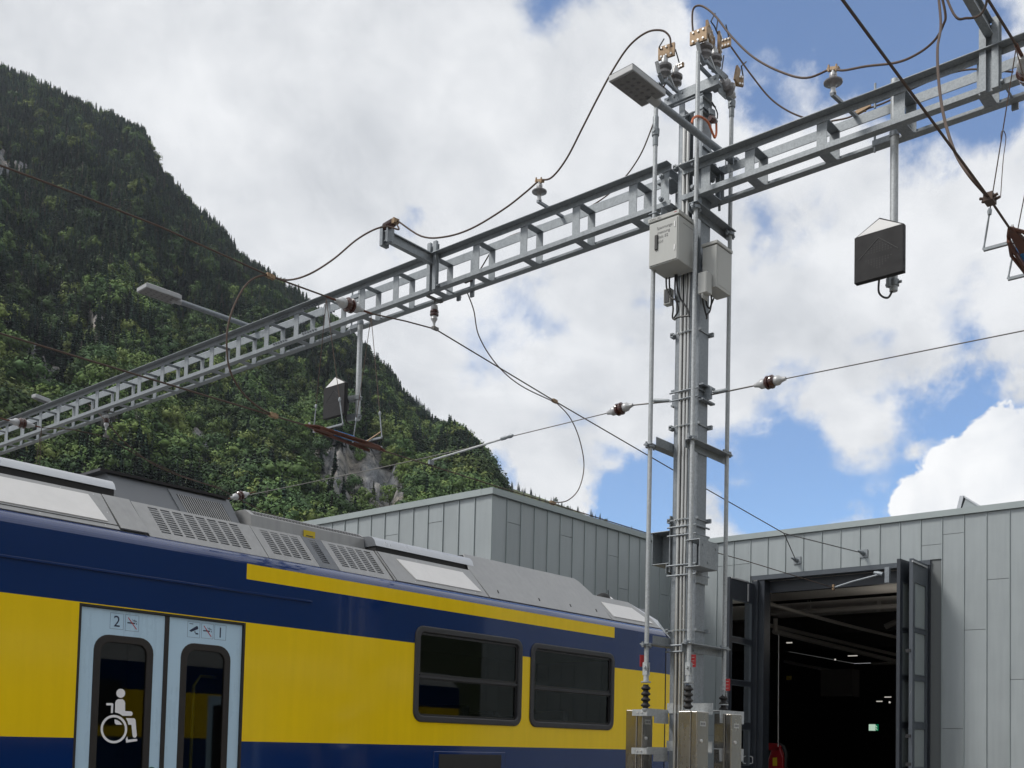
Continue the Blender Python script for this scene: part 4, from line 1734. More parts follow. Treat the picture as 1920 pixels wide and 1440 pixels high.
# roof edge sheets, proud of the walls
f = MB()
f.box(XB - .07, XB + .25, -3.5, YW - .08, zt, ZR)
f.build('roof_edge', 'zinc_f', dep)
f = MB()
f.box(XA - .07, XB + .25, YW - .07, YW + .25, zt, ZR - .002)
f.build('roof_edge', 'zinc_f', dep)
f = MB()
f.box(XA - .073, XA + .25, YW + .25, 34, zt, ZR)
f.build('roof_edge', 'zinc_f', dep)
f = MB()
for (x0, x1, y0, y1) in ((XA - .01, XA + .02, YW - .01, YW + .012),):
    f.box(x0, x1, y0, y1, 0, zt)
f.build('corner_trim', 'zinc_f', dep)
# wall cores and roof deck
f = MB()
f.box(XB + .02, XB + .25, YJL, YW + .25, 0, zt)
f.box(XB + .02, XB + .25, -3.5, YJR, 0, zt)
f.box(XB + .02, XB + .25, YJR, YJL, ZL, zt)
f.box(XA + .25, XB + .02, YW + .02, YW + .25, 0, zt)
f.box(XA + .02, XA + .25, YW + .02, 34, 0, zt)
f.build('wall', 'seam', dep)
f = MB()
f.box(XA + .2, 60, YW + .2, 34, ZR - .12, ZR - .06)
f.box(XB + .2, 60, -3.5, YW + .2, ZR - .12, ZR - .06)
f.build('roof', 'zinc_f', dep)
# rooflight just visible over the edge
a = U(0, XB + 1.5, 1802, 960)
f = MB()
p0, p1, p2 = U(0, XB + 1.6, 1801, 953), U(0, XB + 1.6, 1807, 929), U(0, XB + 1.6, 1842, 950)
f.prism([p0, p1, p1 + (0, .09, 0), p0 + (0, .09, 0)], (1.2, 0, 0))
f.prism([p1 + (0, 0, .0), p2, p2 - (0, 0, .05), p1 - (0, 0.02, .06)], (1.2, 0, 0))
rl_ = f.build('rooflight', 'alu', dep)
f = MB()
f.prism([p0 + (.03, -.02, 0), p1 + (.03, -.04, -.05), p2 + (.03, .05, -.02), p2 + (.03, 0, -.3), p0 + (.03, 0, -.2)], (1.1, 0, 0))
f.build('rooflight_cheek', 'zinc', rl_)
# door frame: lintel band, posts, track
f = MB()
f.box(XB - .05, XB + .25, YJR, YJL, ZL - .11, ZL)
f.build('lintel', 'anth_l', dep)
f = MB()
f.box(XB - .03, XB + .3, YJR - .0, YJR + .10, 0, ZL - .11)
f.build('door_post', 'anth', dep)
f = MB()
f.box(XB - .03, XB + .3, YJL - .34, YJL, 0, ZL - .11)
f.box(XB - .12, XB - .03, YJL - .20, YJL - .08, 0, ZL - .13)
f.build('door_post', 'anth', dep, bevel=.01)
f = MB()
f.box(XB + .25, XB + .40, YJR + .1, YJL - .34, ZL - .40, ZL - .12)
f.build('door_track', 'anth', dep)


def leaf(x0, x1, y, th, ztop, zwin, fmat, gmat, nw=4, handle=True):
    """tall folding leaf in the plane y = const, glazed in four lights under a solid head"""
    L = thing_part('door', dep)
    return L


def door_leaf(pa, pb, th, ztop, rows, head, glassm, framem):
    """leaf from plan point pa to pb (x, y), window rows as (z0, z1)"""
    pa, pb = np.array([*pa, 0.0]), np.array([*pb, 0.0])
    d = pb - pa
    Ln = np.linalg.norm(d)
    d = d / Ln
    nn = np.array([-d[1], d[0], 0])
    if nn[1] > 0:
        nn = -nn
    m = MB()
    st = .115

    def piece(a, b, z0, z1, t0, t1, mb):
        q = [pa + d * a + nn * t0, pa + d * b + nn * t0, pa + d * b + nn * t1, pa + d * a + nn * t1]
        mb.prism([p + (0, 0, z0) for p in q], (0, 0, z1 - z0))
    piece(0, st, .05, ztop, -th / 2, th / 2, m)
    piece(Ln - st, Ln, .05, ztop, -th / 2, th / 2, m)
    piece(st, Ln - st, rows[0][1], ztop, -th / 2 + .004, th / 2 - .004, m)
    prev = None
    zl = [.05] + [z for r_ in rows[::-1] for z in r_]
    for z0, z1 in zip(zl[0:-1:2], zl[1::2]):
        piece(st, Ln - st, z0, z1, -th / 2 + .004, th / 2 - .004, m)
    o = m.build('door', framem, dep)
    for (z0, z1) in rows:
        p = MB()
        piece(st, Ln - st, z0, z1, -.012, .012, p)
        p.build('pane', glassm, o)
        s = MB()
        for (a, b, c, e) in ((st, st + .02, z0, z1), (Ln - st - .02, Ln - st, z0, z1), (st + .02, Ln - st - .02, z0, z0 + .02), (st + .02, Ln - st - .02, z1 - .02, z1)):
            piece(a, b, c, e, .012, th / 2 + .004, s)
        s.build('glazing_bead', 'anth_l', o)
    return o, pa, d, nn, Ln


zz = lambda py: U(1, 12.2, 1388, py)[2]
rowsL = [(zz(1197), zz(1126)), (zz(1277), zz(1206)), (zz(1355), zz(1285)), (zz(1436), zz(1367)), (.35, zz(1446))]
dl, pa_, d_, n_, L_ = door_leaf((22.14, 12.2), (23.40, 12.23), .07, 5.64, rowsL, .3, 'glass_d', 'anth')
hb = MB()
hx = U(1, 12.16, 1406, 1425)
hb.tube([hx + (0, -.0, .09), hx + (.0, -.07, .07), hx + (0, -.07, -.07), hx + (0, 0, -.09)], .012, 6)
hb.build('handle', 'white_ceramic', dl)
hb = MB()
tx = U(1, 12.15, 1403, 1095)
hb.bar(tx, tx + np.array([0, 0, -.42]), .03, .03, (1, 0, 0))
hb.bar(U(1, 12.15, 1372, 1083), U(1, 12.15, 1403, 1091), .03, .03)
hb.build('closer_arm', 'white_ceramic', dl)
door_leaf((22.86, 12.34), (23.40, 12.30), .07, 5.64, rowsL, .3, 'glass_d', 'anth')
zr_ = lambda py: U(1, 8.1, 1726, py)[2]
rowsR = [(zr_(1182), zr_(1097)), (zr_(1269), zr_(1188)), (zr_(1356), zr_(1277)), (zr_(1440), zr_(1366)), (.35, zr_(1447))]
dr, pa_, d_, n_, L_ = door_leaf((22.45, 8.06), (23.42, 8.08), .075, 5.73, rowsR, .3, 'frost', 'anth_l')
hb = MB()
hb.bar(U(1, 8.0, 1711, 1052), U(1, 8.0, 1738, 1064), .03, .03)
hb.build('closer_arm', 'white_ceramic', dr)
door_leaf((22.35, 8.29), (23.42, 8.22), .075, 5.73, rowsR, .3, 'frost', 'anth')
hb = MB()
for py in (1220, 1380, 1433):
    q = U(0, 22.33, 1703, py)
    hb.obox(q, ((1, 0, 0), (0, 1, 0), (0, 0, 1)), (.02, .05, .035))
hb.build('hinges', 'black', dr)

# ---- hall behind the doors
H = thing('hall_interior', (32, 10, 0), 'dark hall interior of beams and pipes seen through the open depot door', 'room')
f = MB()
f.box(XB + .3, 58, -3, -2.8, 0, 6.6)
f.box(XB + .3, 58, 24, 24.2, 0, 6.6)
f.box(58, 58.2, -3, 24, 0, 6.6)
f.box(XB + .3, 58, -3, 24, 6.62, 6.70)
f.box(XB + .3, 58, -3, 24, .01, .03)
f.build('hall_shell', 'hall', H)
for k, x in enumerate((26.0, 29.0, 33.0, 38.0, 44.0)):
    f = MB()
    f.box(x, x + .25, -2, 23, 6.05, 6.62)
    f.build('roof_beam', 'hall', H)
for k, (x, w) in enumerate(((24.3, 1.5), (26.6, 2.2), (29.6, 3.0))):
    f = MB()
    f.box(x, x + w, 6, 16, 6.0, 6.03)
    f.build('ceiling_panel', 'hall_panel', H)


def hpt(px, py, z):
    return U(2, z, px, py)


def pipe(pts, r, m='hall_steel', name='pipe'):
    f = MB()
    f.tube(pts, r, 8)
    return f.build(name, m, H)


pipe([U(0, 25.6, 1425, 1127), U(0, 29, 1507, 1151), U(0, 33, 1610, 1178), U(0, 37, 1710, 1202)], .055)
a, b = U(0, 30, 1432, 1152), U(0, 30, 1712, 1134)
pipe([a, b], .07)
pipe([hpt(1432, 1170, 5.6), hpt(1690, 1230, 5.6)], .07)
pipe([hpt(1452, 1184, 5.35), hpt(1700, 1245, 5.35)], .09)
pipe([U(0, 30, 1454, 1160), U(0, 30, 1454, 1186)], .07)
pipe([U(0, 42, 1470, 1240), U(0, 42, 1570, 1260)], .06)
pipe([U(0, 42, 1634, 1244), U(0, 42, 1700, 1243)], .06)
for px in (1515, 1520, 1650, 1646):
    pipe([U(0, 30, px, 1125), U(0, 30, px, 1145)], .012)
pipe([U(0, 25, 1460, 1190), U(0, 25, 1459, 1400)], .012)
pipe([U(0, 35, 1660, 1175), U(0, 35, 1675, 1168), U(0, 35, 1690, 1163), U(0, 35, 1705, 1163)], .1)
f = MB()
c = U(0, 34, 1568, 1280)
f.box(c[0], c[0] + .6, c[1] - .55, c[1] + .55, c[2] - .45, c[2] + .45)
f.build('duct_box', 'hall', H)
# lamps
for i, (px, py, X_, wy, lab) in enumerate(((1479, 1205, 36, .10, 'small lit strip lamp under the hall ceiling, nearest the left folding door'), (1598, 1229.5, 44, .20, 'lit strip lamp deep in the middle of the dark hall'),
                                           (1648, 1315, 38, .10, 'lit bench lamp low on the right inside the dark hall'), (1664, 1307, 40, .12, 'upper lit bench lamp low on the right inside the dark hall'))):
    q = U(0, X_, px, py)
    f = MB()
    f.box(q[0], q[0] + .08, q[1] - wy, q[1] + wy, q[2] - .014, q[2] + .014)
    lt = thing('strip_lamp', q, lab, 'lamp', 'lamps lit inside the hall')
    f.build('tube', 'tube', lt)
    f = MB()
    f.box(q[0], q[0] + .08, q[1] - wy, q[1] + wy, q[2] + .016, q[2] + .05)
    f.build('housing', 'hall_steel', lt)
for i, (px, py, X_, lab) in enumerate(((1441, 1213, 36, 'round lit bulb beside the left door post in the hall'), (1566, 1236, 44, 'round lit bulb in the middle of the hall'), (1668, 1316, 38, 'round lit bulb near the right door in the hall'))):
    f = MB()
    q = U(0, X_, px, py)
    f.lathe(q - (0, 0, .05), (0, 0, 1), [(0, .015), (.02, .035), (.05, .035), (.07, .015)], 10)
    tag(f.build('bulb', 'tube'), lab, 'lamp', 'lamps lit inside the hall')
# exit sign
q = U(0, 36, 1638, 1364)
es = thing('exit_sign', q, 'lit white and green emergency exit sign in the dark hall', 'sign')
f = MB()
f.box(q[0], q[0] + .06, q[1] - .06, q[1] + .17, q[2] - .11, q[2] + .11)
f.build('sign_face', 'sign_w', es)
f = MB()
f.box(q[0], q[0] + .06, q[1] - .15, q[1] - .065, q[2] - .11, q[2] + .11)
sg = f.build('sign_green_field', 'sign_g', es)
f = MB()
x = q[0] - .003
f.poly([(x, q[1] - .075, q[2] + .08), (x, q[1] - .13, q[2] + .02), (x, q[1] - .115, q[2] + .0), (x, q[1] - .075, q[2] + .04)])
f.poly([(x, q[1] - .08, q[2] - .0), (x, q[1] - .14, q[2] - .08), (x, q[1] - .12, q[2] - .095), (x, q[1] - .075, q[2] - .03)])
f.build('sign_pictogram', 'sign_w', sg)
# small dim orange plate
q = U(0, 34, 1479, 1271)
f = MB()
f.box(q[0], q[0] + .04, q[1] - .09, q[1] + .09, q[2] - .07, q[2] + .07)
tag(f.build('notice_plate', 'plate_y'), 'small amber notice plate hanging in the dark hall', 'sign')
# red crane
XC = 25.2
c0 = U(0, XC, 1448, 1432)
K = thing('crane', (XC, c0[1], 0), 'red loading crane with yellow labels just inside the left of the depot door', 'crane')
zc = lambda px, py, dx=0.0: U(0, XC, px, py) + np.array([dx, 0, 0])
f = MB()
f.prism([zc(1446, 1404), zc(1462, 1401), zc(1468, 1420), zc(1468, 1500), zc(1440, 1500), zc(1440, 1425)], (.28, 0, 0))
f.build('crane_head', 'crane', K, bevel=.02)
f = MB()
f.prism([zc(1418, 1395), zc(1450, 1393), zc(1464, 1399), zc(1460, 1408), zc(1418, 1406)], (.3, 0, 0))
f.build('crane_arm', 'crane', K, bevel=.02)
f = MB()
f.tube([zc(1456, 1395, .12), zc(1465, 1400, .12), zc(1470, 1412, .12), zc(1469, 1430, .12), zc(1468, 1500, .12)], .05, 8)
f.build('hose', 'rubber', K)
f = MB()
f.prism([zc(1429, 1397, -.004), zc(1441, 1397, -.004), zc(1441, 1404, -.004), zc(1429, 1403, -.004)], (.003, 0, 0))
f.build('orange_label', 'orange', K)
f = MB()
f.prism([zc(1449, 1421, -.004), zc(1457, 1420, -.004), zc(1457, 1436, -.004), zc(1449, 1436, -.004)], (.003, 0, 0))
f.build('yellow_label', 'plate_y', K)
f = MB()
f.box(XC - .1, XC + .5, c0[1] - .4, c0[1] + .5, .03, 1.0)
f.build('crane_base', 'crane', K, bevel=.03)

for k, (x, y) in enumerate(((28, 10.5), (35, 9.0), (43, 11.0))):        # unseen fill lights added to lift the hall, standing in for its lamps
    ld = bpy.data.lights.new('hall_fill', 'POINT')
    ld.energy = 7
    ld.color = (1.0, 0.93, 0.82)
    ld.shadow_soft_size = 0.4
    lo_ = bpy.data.objects.new('hall_fill', ld)
    COL.objects.link(lo_)
    lo_.location = (x, y, 5.0)

# ------------------------------------------------------------------ catenary mast
XF, MY0, MY1, MD = 10.15, 6.0, 6.31, 0.205        # front face, two channels, depth
mast = thing('catenary_mast', (XF + .1, 6.15, 0), 'tall galvanised twin channel catenary mast carrying conduits beside the railcar', 'mast')


def channel(y_web, sgn, z0, z1):
    """U section: web facing outwards, flanges towards the other channel"""
    t_, fl = .011, .075
    m = MB()
    m.box(XF, XF + MD, y_web, y_web + sgn * t_, z0, z1)
    m.box(XF, XF + t_, y_web + sgn * t_, y_web + sgn * fl, z0, z1)
    m.box(XF + MD - t_, XF + MD, y_web + sgn * t_, y_web + sgn * fl, z0, z1)
    return m.build('column', 'galv_dark', mast, bevel=.003)


zt_r = U(1, MY0, 1309, 150)[2]
channel(MY0, 1, 0, zt_r)
channel(MY1, -1, 0, zt_r - .12)
# batten plates between the channels on the rear
for z in (1.0, 2.4, 3.9, 5.4, 6.9, 8.2):
    m = MB()
    m.box(XF + MD - .02, XF + MD - .012, MY0 + .08, MY1 - .08, z, z + .18)
    m.build('batten', 'galv_dark', mast)
# conduits running up the open front
ctop = [U(0, XF - .01, 1274, 620)[2], U(0, XF - .01, 1284, 620)[2] + 1.9, U(0, XF - .01, 1287, 620)[2], 0]
CX_ = XF - .020
for k, (y, zz1, r, m_) in enumerate(((6.222, 8.64, .020, 'conduit'), (6.170, 8.66, .019, 'conduit'), (6.128, 6.95, .017, 'conduit'), (6.095, 6.95, .013, 'galv_dark'), (6.198, 6.95, .008, 'winframe'), (6.148, 6.95, .008, 'winframe'))):
    c = MB()
    c.tube([(CX_, y, .0), (CX_, y, zz1)], r, 10)
    cd = c.build('conduit', m_, mast)
    if k < 3:
        c = MB()
        for zq in (U(0, XF, 1280, 992)[2], U(0, XF, 1280, 1330)[2]):
            c.tube([(CX_, y, zq - .05), (CX_, y, zq + .05)], r + .005, 8)
        c.build('sleeve', 'conduit', cd)
# clamp rails across the conduits with their lugs
for py in (308, 624, 798, 974, 1182):
    z = U(0, XF, 1290, py)[2]
    c = MB()
    c.box(XF - .050, XF - .042, MY0 - .0, MY1 + .035, z - .008, z + .008)
    c.box(XF - .05, XF + .03, MY1 + .004, MY1 + .04, z - .025, z + .025)
    c.box(XF - .03, XF + MD + .03, MY0 - .012, MY0 - .003, z - .008, z + .008)
    c.box(XF + MD + .004, XF + MD + .035, MY0 - .05, MY0 + .03, z - .02, z + .025)
    c.box(XF - .03, XF - .0, MY0 - .035, MY0 - .013, z - .01, z + .02)
    cl = c.build('clamp_rail', 'galv', mast)
    c = MB()
    for y, r in ((6.222, .020), (6.170, .019), (6.128, .017)):
        c.tube([(CX_, y, z - .014), (CX_, y, z + .014)], r + .007, 8)
        c.lathe((CX_ - .02, y + .020, z), (-1, 0, 0), [(0, .008), (.025, .008)], 6)
    c.build('conduit_clips', 'conduit', cl)
# threaded tie bars pulling the brackets together round the mast
for py in (196, 223, 735, 750, 988, 1004, 1060, 1079, 1210, 1222):
    z = U(0, XF, 1285, py)[2]
    c = MB()
    c.tube([(XF - .052, MY0 - .03, z), (XF - .052, MY1 + .03, z)], .010, 6)
    if py < 1200:
        c.tube([(XF - .03, MY0 - .014, z), (XF + MD + .05, MY0 - .014, z)], .011, 6)
    c.build('tie_bar', 'galv_dark', mast)


def angle(x0, x1, y, z, up, name='bracket', m='galv', leg=.10, out=-1, th=.010):
    """angle iron along x: flat leg in z=z reaching outwards, upright leg on the mast side"""
    a = MB()
    a.box(x0, x1, y, y + out * leg, z - th, z)
    a.box(x0 + (.1 if up > 0 else 0), x1, y, y + out * th, z, z + up * .09)
    return a.build(name, m, mast, bevel=.003)


YLB, YRB = MY1 + .004, MY0 - .004
XLr, XMr, XRr = 9.755, 9.925, 10.69               # the three earthing rods
YLr, YMr = 6.365, 5.935
for py in (832, 1207):
    zl = U(1, YLr, 1216, py)[2]
    zm = U(1, YMr, 1294, py - 10 if py < 900 else py - 1)[2]
    angle(XLr - .05, XF + MD, YLB, zl, 1, out=1, leg=.11)
    angle(XMr - .06, XRr + .06, YRB, zm, -1, out=-1, leg=.11, m='galv')
zup = U(1, YMr, 1303, 380)[2]
angle(XMr - .06, XRr + .06, YRB, zup, -1, out=-1, leg=.11, m='galv_dark')
angle(XLr - .03, XF + MD, YLB, U(1, YLr, 1222, 397)[2], 1, out=1, leg=.11, m='galv_dark')
# span wire fixing plates
zs = U(0, 10.2, 1290, 742)[2]
a = MB()
for dz in (.085, -.085):
    a.box(XF + .02, XF + MD, MY1 + .004, MY1 + .06, zs + dz - .01, zs + dz + .01)
    a.box(XF + .0, XF + MD + .06, MY0 - .06, MY0 - .004, zs + dz - .01, zs + dz + .01)
a.obox((XF + .12, MY0 - .05, zs), ((1, 0, 0), (0, 1, 0), (0, 0, 1)), (.01, .05, .07))
a.obox((XF + .12, MY1 + .05, zs), ((1, 0, 0), (0, 1, 0), (0, 0, 1)), (.01, .05, .07))
a.build('wire_anchor', 'galv_dark', mast)
# heavy channel brackets at mid height
zb0, zb1 = U(0, XF - .1, 1345, 1075)[2], U(0, XF - .1, 1300, 1005)[2]
a = MB()
xa, xb = XF - .27, XF + .12
a.box(xa, xb, MY0 - .205, MY0 - .195, 3.55, 3.84)                 # outer plate
a.box(xa, xb, MY0 - .195, MY0 - .02, 3.55, 3.56)
a.box(xa, xb, MY0 - .205, MY0 - .02, 3.84, 3.85)
a.box(XF - .02, XF + MD + .03, MY0 - .02, MY0 - .006, 3.42, 3.96)
a.box(XF + .0, XF + .01, MY0 - .195, MY0 - .02, 3.56, 3.84)
br = a.build('channel_bracket', 'galv', mast, bevel=.004)
a = MB()
for (x, z) in ((xa + .06, 3.79), (xb - .05, 3.78), (xa + .17, 3.61)):
    a.lathe((x, MY0 - .206, z), (0, -1, 0), [(0, .014), (.006, .014)], 6)
a.build('bolts', 'galv_dark', br)
a = MB()
xa, xb = XF - .03, XF + .36
a.box(xa, xb, MY1 + .235, MY1 + .245, 3.66, 4.02)
a.box(xa, xb, MY1 + .02, MY1 + .235, 3.66, 3.67)
a.box(xa - .02, xb, MY1 + .02, MY1 + .27, 4.02, 4.03)
a.box(xa, xb, MY1 + .006, MY1 + .02, 3.56, 4.20)
a.box(xa, xb - .1, MY1 + .05, MY1 + .06, 3.55, 3.66)
a.box(xa + .2, xa + .21, MY1 + .02, MY1 + .235, 3.67, 4.02)
a.build('channel_bracket', 'galv', mast, bevel=.004)
# head of the mast: short channel stubs carrying the switches
a = MB()
def stub(y0, y1, z0, z1, m_):
    a = MB()
    a.box(XF - .022, XF - .012, y0, y1, z0, z1)
    a.box(XF - .012, XF + .06, y0, y1, z1 - .009, z1)
    a.box(XF - .012, XF + .06, y0, y1, z0, z0 + .009)
    o = a.build('head_bracket', m_, mast, bevel=.003)
    a = MB()
    for y in (y0 + .05, y1 - .05):
        a.lathe((XF - .022, y, (z0 + z1) / 2 + .02), (-1, 0, 0), [(0, .013), (.012, .013)], 6)
    a.build('bolts', 'galv_dark', o)


stub(5.79, 6.31, 8.985, 9.105, 'galv')
stub(6.314, 6.50, 8.985, 9.085, 'galv_dark')
a = MB()
a.box(XF + .07, XF + .24, 5.84, 5.85, 8.95, 9.09)
a.box(XF + .07, XF + .24, 5.85, 5.99, 9.08, 9.09)
a.build('head_bracket', 'galv', mast, bevel=.003)
a = MB()                                                           # orange bonding loop and its small insulator
pts = [U(1, 5.9, *p) for p in ((1297, 231), (1300, 222), (1308, 218), (1318, 221), (1328, 230), (1335, 247), (1340, 258), (1343, 250), (1343, 232), (1342, 226))]
a.tube(spline(pts, 4), .013, 7)
a.build('bonding_cable', 'orange', mast)
a = MB()
a.tube(spline([U(1, 5.9, *p) for p in ((1334, 190), (1340, 200), (1345, 212), (1345, 222))], 4), .008, 6)
a.build('bonding_cable', 'black', mast)
a = MB()
q = U(1, 5.9, 1335, 222)
a.lathe(q - (.05, 0, 0.02), (1, -.1, .1), [(0, .03), (.05, .045), (.1, .03), (.13, .02)], 10)
a.build('small_insulator', 'brown_ceramic', mast)
a = MB()
a.obox(U(1, 5.93, 1335, 210), ((1, 0, 0.2), (0, 1, 0), (-.2, 0, 1)), (.06, .01, .03))
a.build('lug_plate', 'galv_dark', mast)
for (py, z2) in ((180, 0), (255, 0)):
    a = MB()
    q = U(1, MY0 - .02, 1300, py)
    a.bar((XF - .02, MY0 - .016, q[2]), (XF + MD + .03, MY0 - .016, q[2]), .012, .03)
    a.build('clamp_strap', 'galv_dark', mast)

# ------------------------------------------------------------------ gantry
ZBOT = 7.775
FX0, FX1 = 10.10, 10.45                            # planes of the front and rear ladder


def gantry(name, y0, y1, posts, ztop, label, splice=None):
    g = thing(name, (10.27, (y0 + y1) / 2, ZBOT), label, 'gantry', 'gantry beams bolted to the mast')
    L, t_ = .07, .011
    # front upper chord: angle, flat leg outwards on top
    def chord(fx, out, top):
        m = MB()
        if top:
            zt_, lg = (ztop, L) if out < 0 else (ztop + .075, .105)
            m.box(fx, fx + out * .10, y0, y1, zt_ - t_, zt_)
            m.box(fx, fx - out * t_, y0, y1, zt_ - lg, zt_)
        else:
            m.box(fx, fx - out * .085, y0, y1, ZBOT, ZBOT + t_)
            m.box(fx, fx + out * t_, y0, y1, ZBOT, ZBOT + (.06 if out < 0 else .085))
        return m.build('chord', 'galv', g, bevel=.003)
    chord(FX0, -1, True)
    chord(FX1, 1, True)
    chord(FX0, -1, False)
    chord(FX1, 1, False)
    for i, y in enumerate(posts):
        for fx, s in ((FX0 + .012, 1), (FX1 - .012, -1)):
            m = MB()
            m.box(fx, fx + s * .010, y - .055, y + .055, ZBOT + .04, ztop - .03)
            m.build('post', 'galv', g)
        m = MB()                                   # bottom batten with rounded inner corners
        x0, x1 = FX0 + .085, FX1 - .085
        w, r = .055, .025
        pl_ = []
        for (cx, cy, a0) in ((x0, y + w + r, 270), (x1, y + w + r, 180), (x1, y - w - r, 90), (x0, y - w - r, 0)):
            for k in range(4):
                a = math.radians(a0 + (30 * k if True else 0))
                px_ = cx + r * math.cos(a) * 1
                pl_.append((a, cx, cy))
        pts = []
        for k in range(4):
            a = math.radians(90 - 30 * k)
            pts.append((x0 + r - r * math.sin(a) + 0, y - w - r + r * math.cos(a)))
        m.box(x0 - .0, x1 + .0, y - w, y + w, ZBOT + .0005, ZBOT + .0105)
        for (cx, sx) in ((x1, -1),):
            for sy in (-1, 1):
                poly = [(cx, y + sy * w)]
                for k in range(5):
                    a = math.radians(90 * k / 4)
                    poly.append((cx + sx * (r - r * math.sin(a)), y + sy * (w + r - r * math.cos(a))))
                m.prism([(p[0], p[1], ZBOT + .001) for p in poly], (0, 0, .009))
        m.build('batten', 'galv_dark', g)
        m = MB()
        m.box(FX0 + .012, FX1 - .012, y - .05, y + .05, ztop - .022, ztop - .012)
        m.build('top_batten', 'galv_dark', g)
    if splice:
        m = MB()
        for s_ in splice:
            for dz in (ztop - .05, ZBOT + .045):
                for k in range(6):
                    yy = s_ - .15 + .06 * k
                    for fx, d in ((FX0, -1), (FX1 - .012, -1)):
                        m.lathe((fx - .0, yy, dz), (d, 0, 0), [(0, .016), (.02, .016), (.022, .011), (.04, .011)], 6)
        m.build('splice_bolts', 'galv_dark', g)
    return g


pL = [6.46, 6.90, 7.73, 8.56, 9.38, 10.16, 10.91, 11.62, 12.40, 13.14, 13.89] + [14.645 + .757 * k for k in range(18)]
gl = gantry('gantry_beam', 6.37, 27.6, pL, 8.257, 'long galvanised ladder gantry beam reaching left from the mast towards the mountain', (12.78, 13.5))
pR = [5.93, 5.39, 4.57, 3.77, 2.985, 2.19, 1.39, .59]
gr = gantry('gantry_beam', -1.0, 6.22, pR, 8.145, 'galvanised ladder gantry beam reaching right from the mast towards the near track')
# big hexagon bolts and splice plates at the mast
for g, ys in ((gl, (6.47, 6.60)), (gr, (6.05, 5.86))):
    m = MB()
    for y in ys[:1]:
        for z in (ZBOT + .08, 8.12):
            m.lathe((FX0 - .03, y, z), (-1, 0, 0), [(0, .030), (.028, .030), (.03, .022), (.05, .020)], 6)
            m.lathe((FX1 + .01, y, z), (1, 0, 0), [(0, .030), (.03, .030)], 6)
    m.build('mast_bolts', 'galv_dark', g)
    m = MB()
    y = ys[0]
    for z in (ZBOT + .02, 8.09):
        m.box(FX0 + .02, FX1 - .03, y - .04 - .06, y + .10, z, z + .012)
        m.tube([(FX1 - .02, y - .12, z - .09), (FX1 - .02, y - .12, z + .12)], .017, 6)
    m.build('mast_plate', 'galv_dark', g)
m = MB()                                            # cable run along the rear of the left beam
m.tube([(FX1 + .02, 6.62, 8.34), (FX1 + .02, 16, 8.345), (FX1 + .02, 27, 8.34)], .022, 6)
m.build('cable_run', 'galv_dark', gl)

# ------------------------------------------------------------------ earthing rods with switches and insulators


def lathe_shed(m, base, d, n, r0, r1, pitch, mi=0, seg=16):
    prof = [(0, r0)]
    for k in range(n):
        t = .01 + k * pitch
        prof += [(t, r0), (t + pitch * .25, r1), (t + pitch * .42, r1), (t + pitch * .8, r0)]
    prof.append((.01 + n * pitch, r0))
    return m.lathe(base, d, prof, seg, mi)


def rod(x, y, pytop, pxb, tagy, label, fork=None, insul=True, tilt=(0, 0)):
    zT = U(1, y, pxb, pytop)[2]
    t = thing('earthing_rod', (x, y, 1.6), label, 'earthing rod', 'earthing rods along the mast')
    zi1 = U(1, y, *insul[0])[2]
    zi0 = U(1, y, *insul[1])[2]
    m = MB()
    m.tube([(x, y, zi1 + .16), (x, y, zT)], .0245, 10)
    m.build('tube', 'galv_light', t)
    m = MB()
    for z in fork or ():
        m.lathe((x, y, z), (0, 0, 1), [(-.17, .030), (-.16, .031), (-.06, .031), (-.055, .042), (.02, .045), (.03, .034), (.16, .033), (.17, .028)], 10)
        m.lathe((x - .05, y, z - .01), (1, 0, 0), [(0, .02), (.1, .02)], 8)
    if fork:
        m.build('fork_joint', 'galv', t)
    m = MB()
    lathe_shed(m, (x, y, zi0), (0, 0, 1), max(4, int((zi1 - zi0) / .062)), .030, .052, .062)
    m.build('insulator', 'rubber', t)
    m = MB()
    m.lathe((x, y, zi1 + .0), (0, 0, 1), [(0, .055), (.012, .055), (.014, .03), (.10, .028)], 12)
    m.lathe((x, y, zi0 - .012), (0, 0, 1), [(-.02, .03), (0, .04), (.012, .04)], 12)
    m.obox((x - .022, y, zi1 + .15), ((1, 0, 0), (0, 1, 0), (0, 0, 1)), (.007, .028, .07))
    m.obox((x + .022, y, zi1 + .15), ((1, 0, 0), (0, 1, 0), (0, 0, 1)), (.007, .028, .07))
    m.lathe((x - .05, y, zi1 + .17), (1, 0, 0), [(0, .016), (.1, .016)], 8)
    m.build('fork_end', 'galv_light', t)
    return t, zT


def ttag(parent, c, w, h, nrm):
    m = MB()
    nrm = np.array(nrm, float)
    nrm /= np.linalg.norm(nrm)
    side = np.cross(nrm, (0, 0, 1))
    m.obox(c, (side, (0, 0, 1), nrm), (w / 2, h / 2, .004))
    o = m.build('red_tag', 'red', parent, bevel=.003)
    m = MB()
    for k in range(3):
        m.obox(np.array(c) + nrm * .0045 + np.array([0, 0, h * (.28 - .28 * k)]), (side, (0, 0, 1), nrm), (w * .24, h * .018, .0006))
    m.build('tag_print', 'cab', o)
    return o


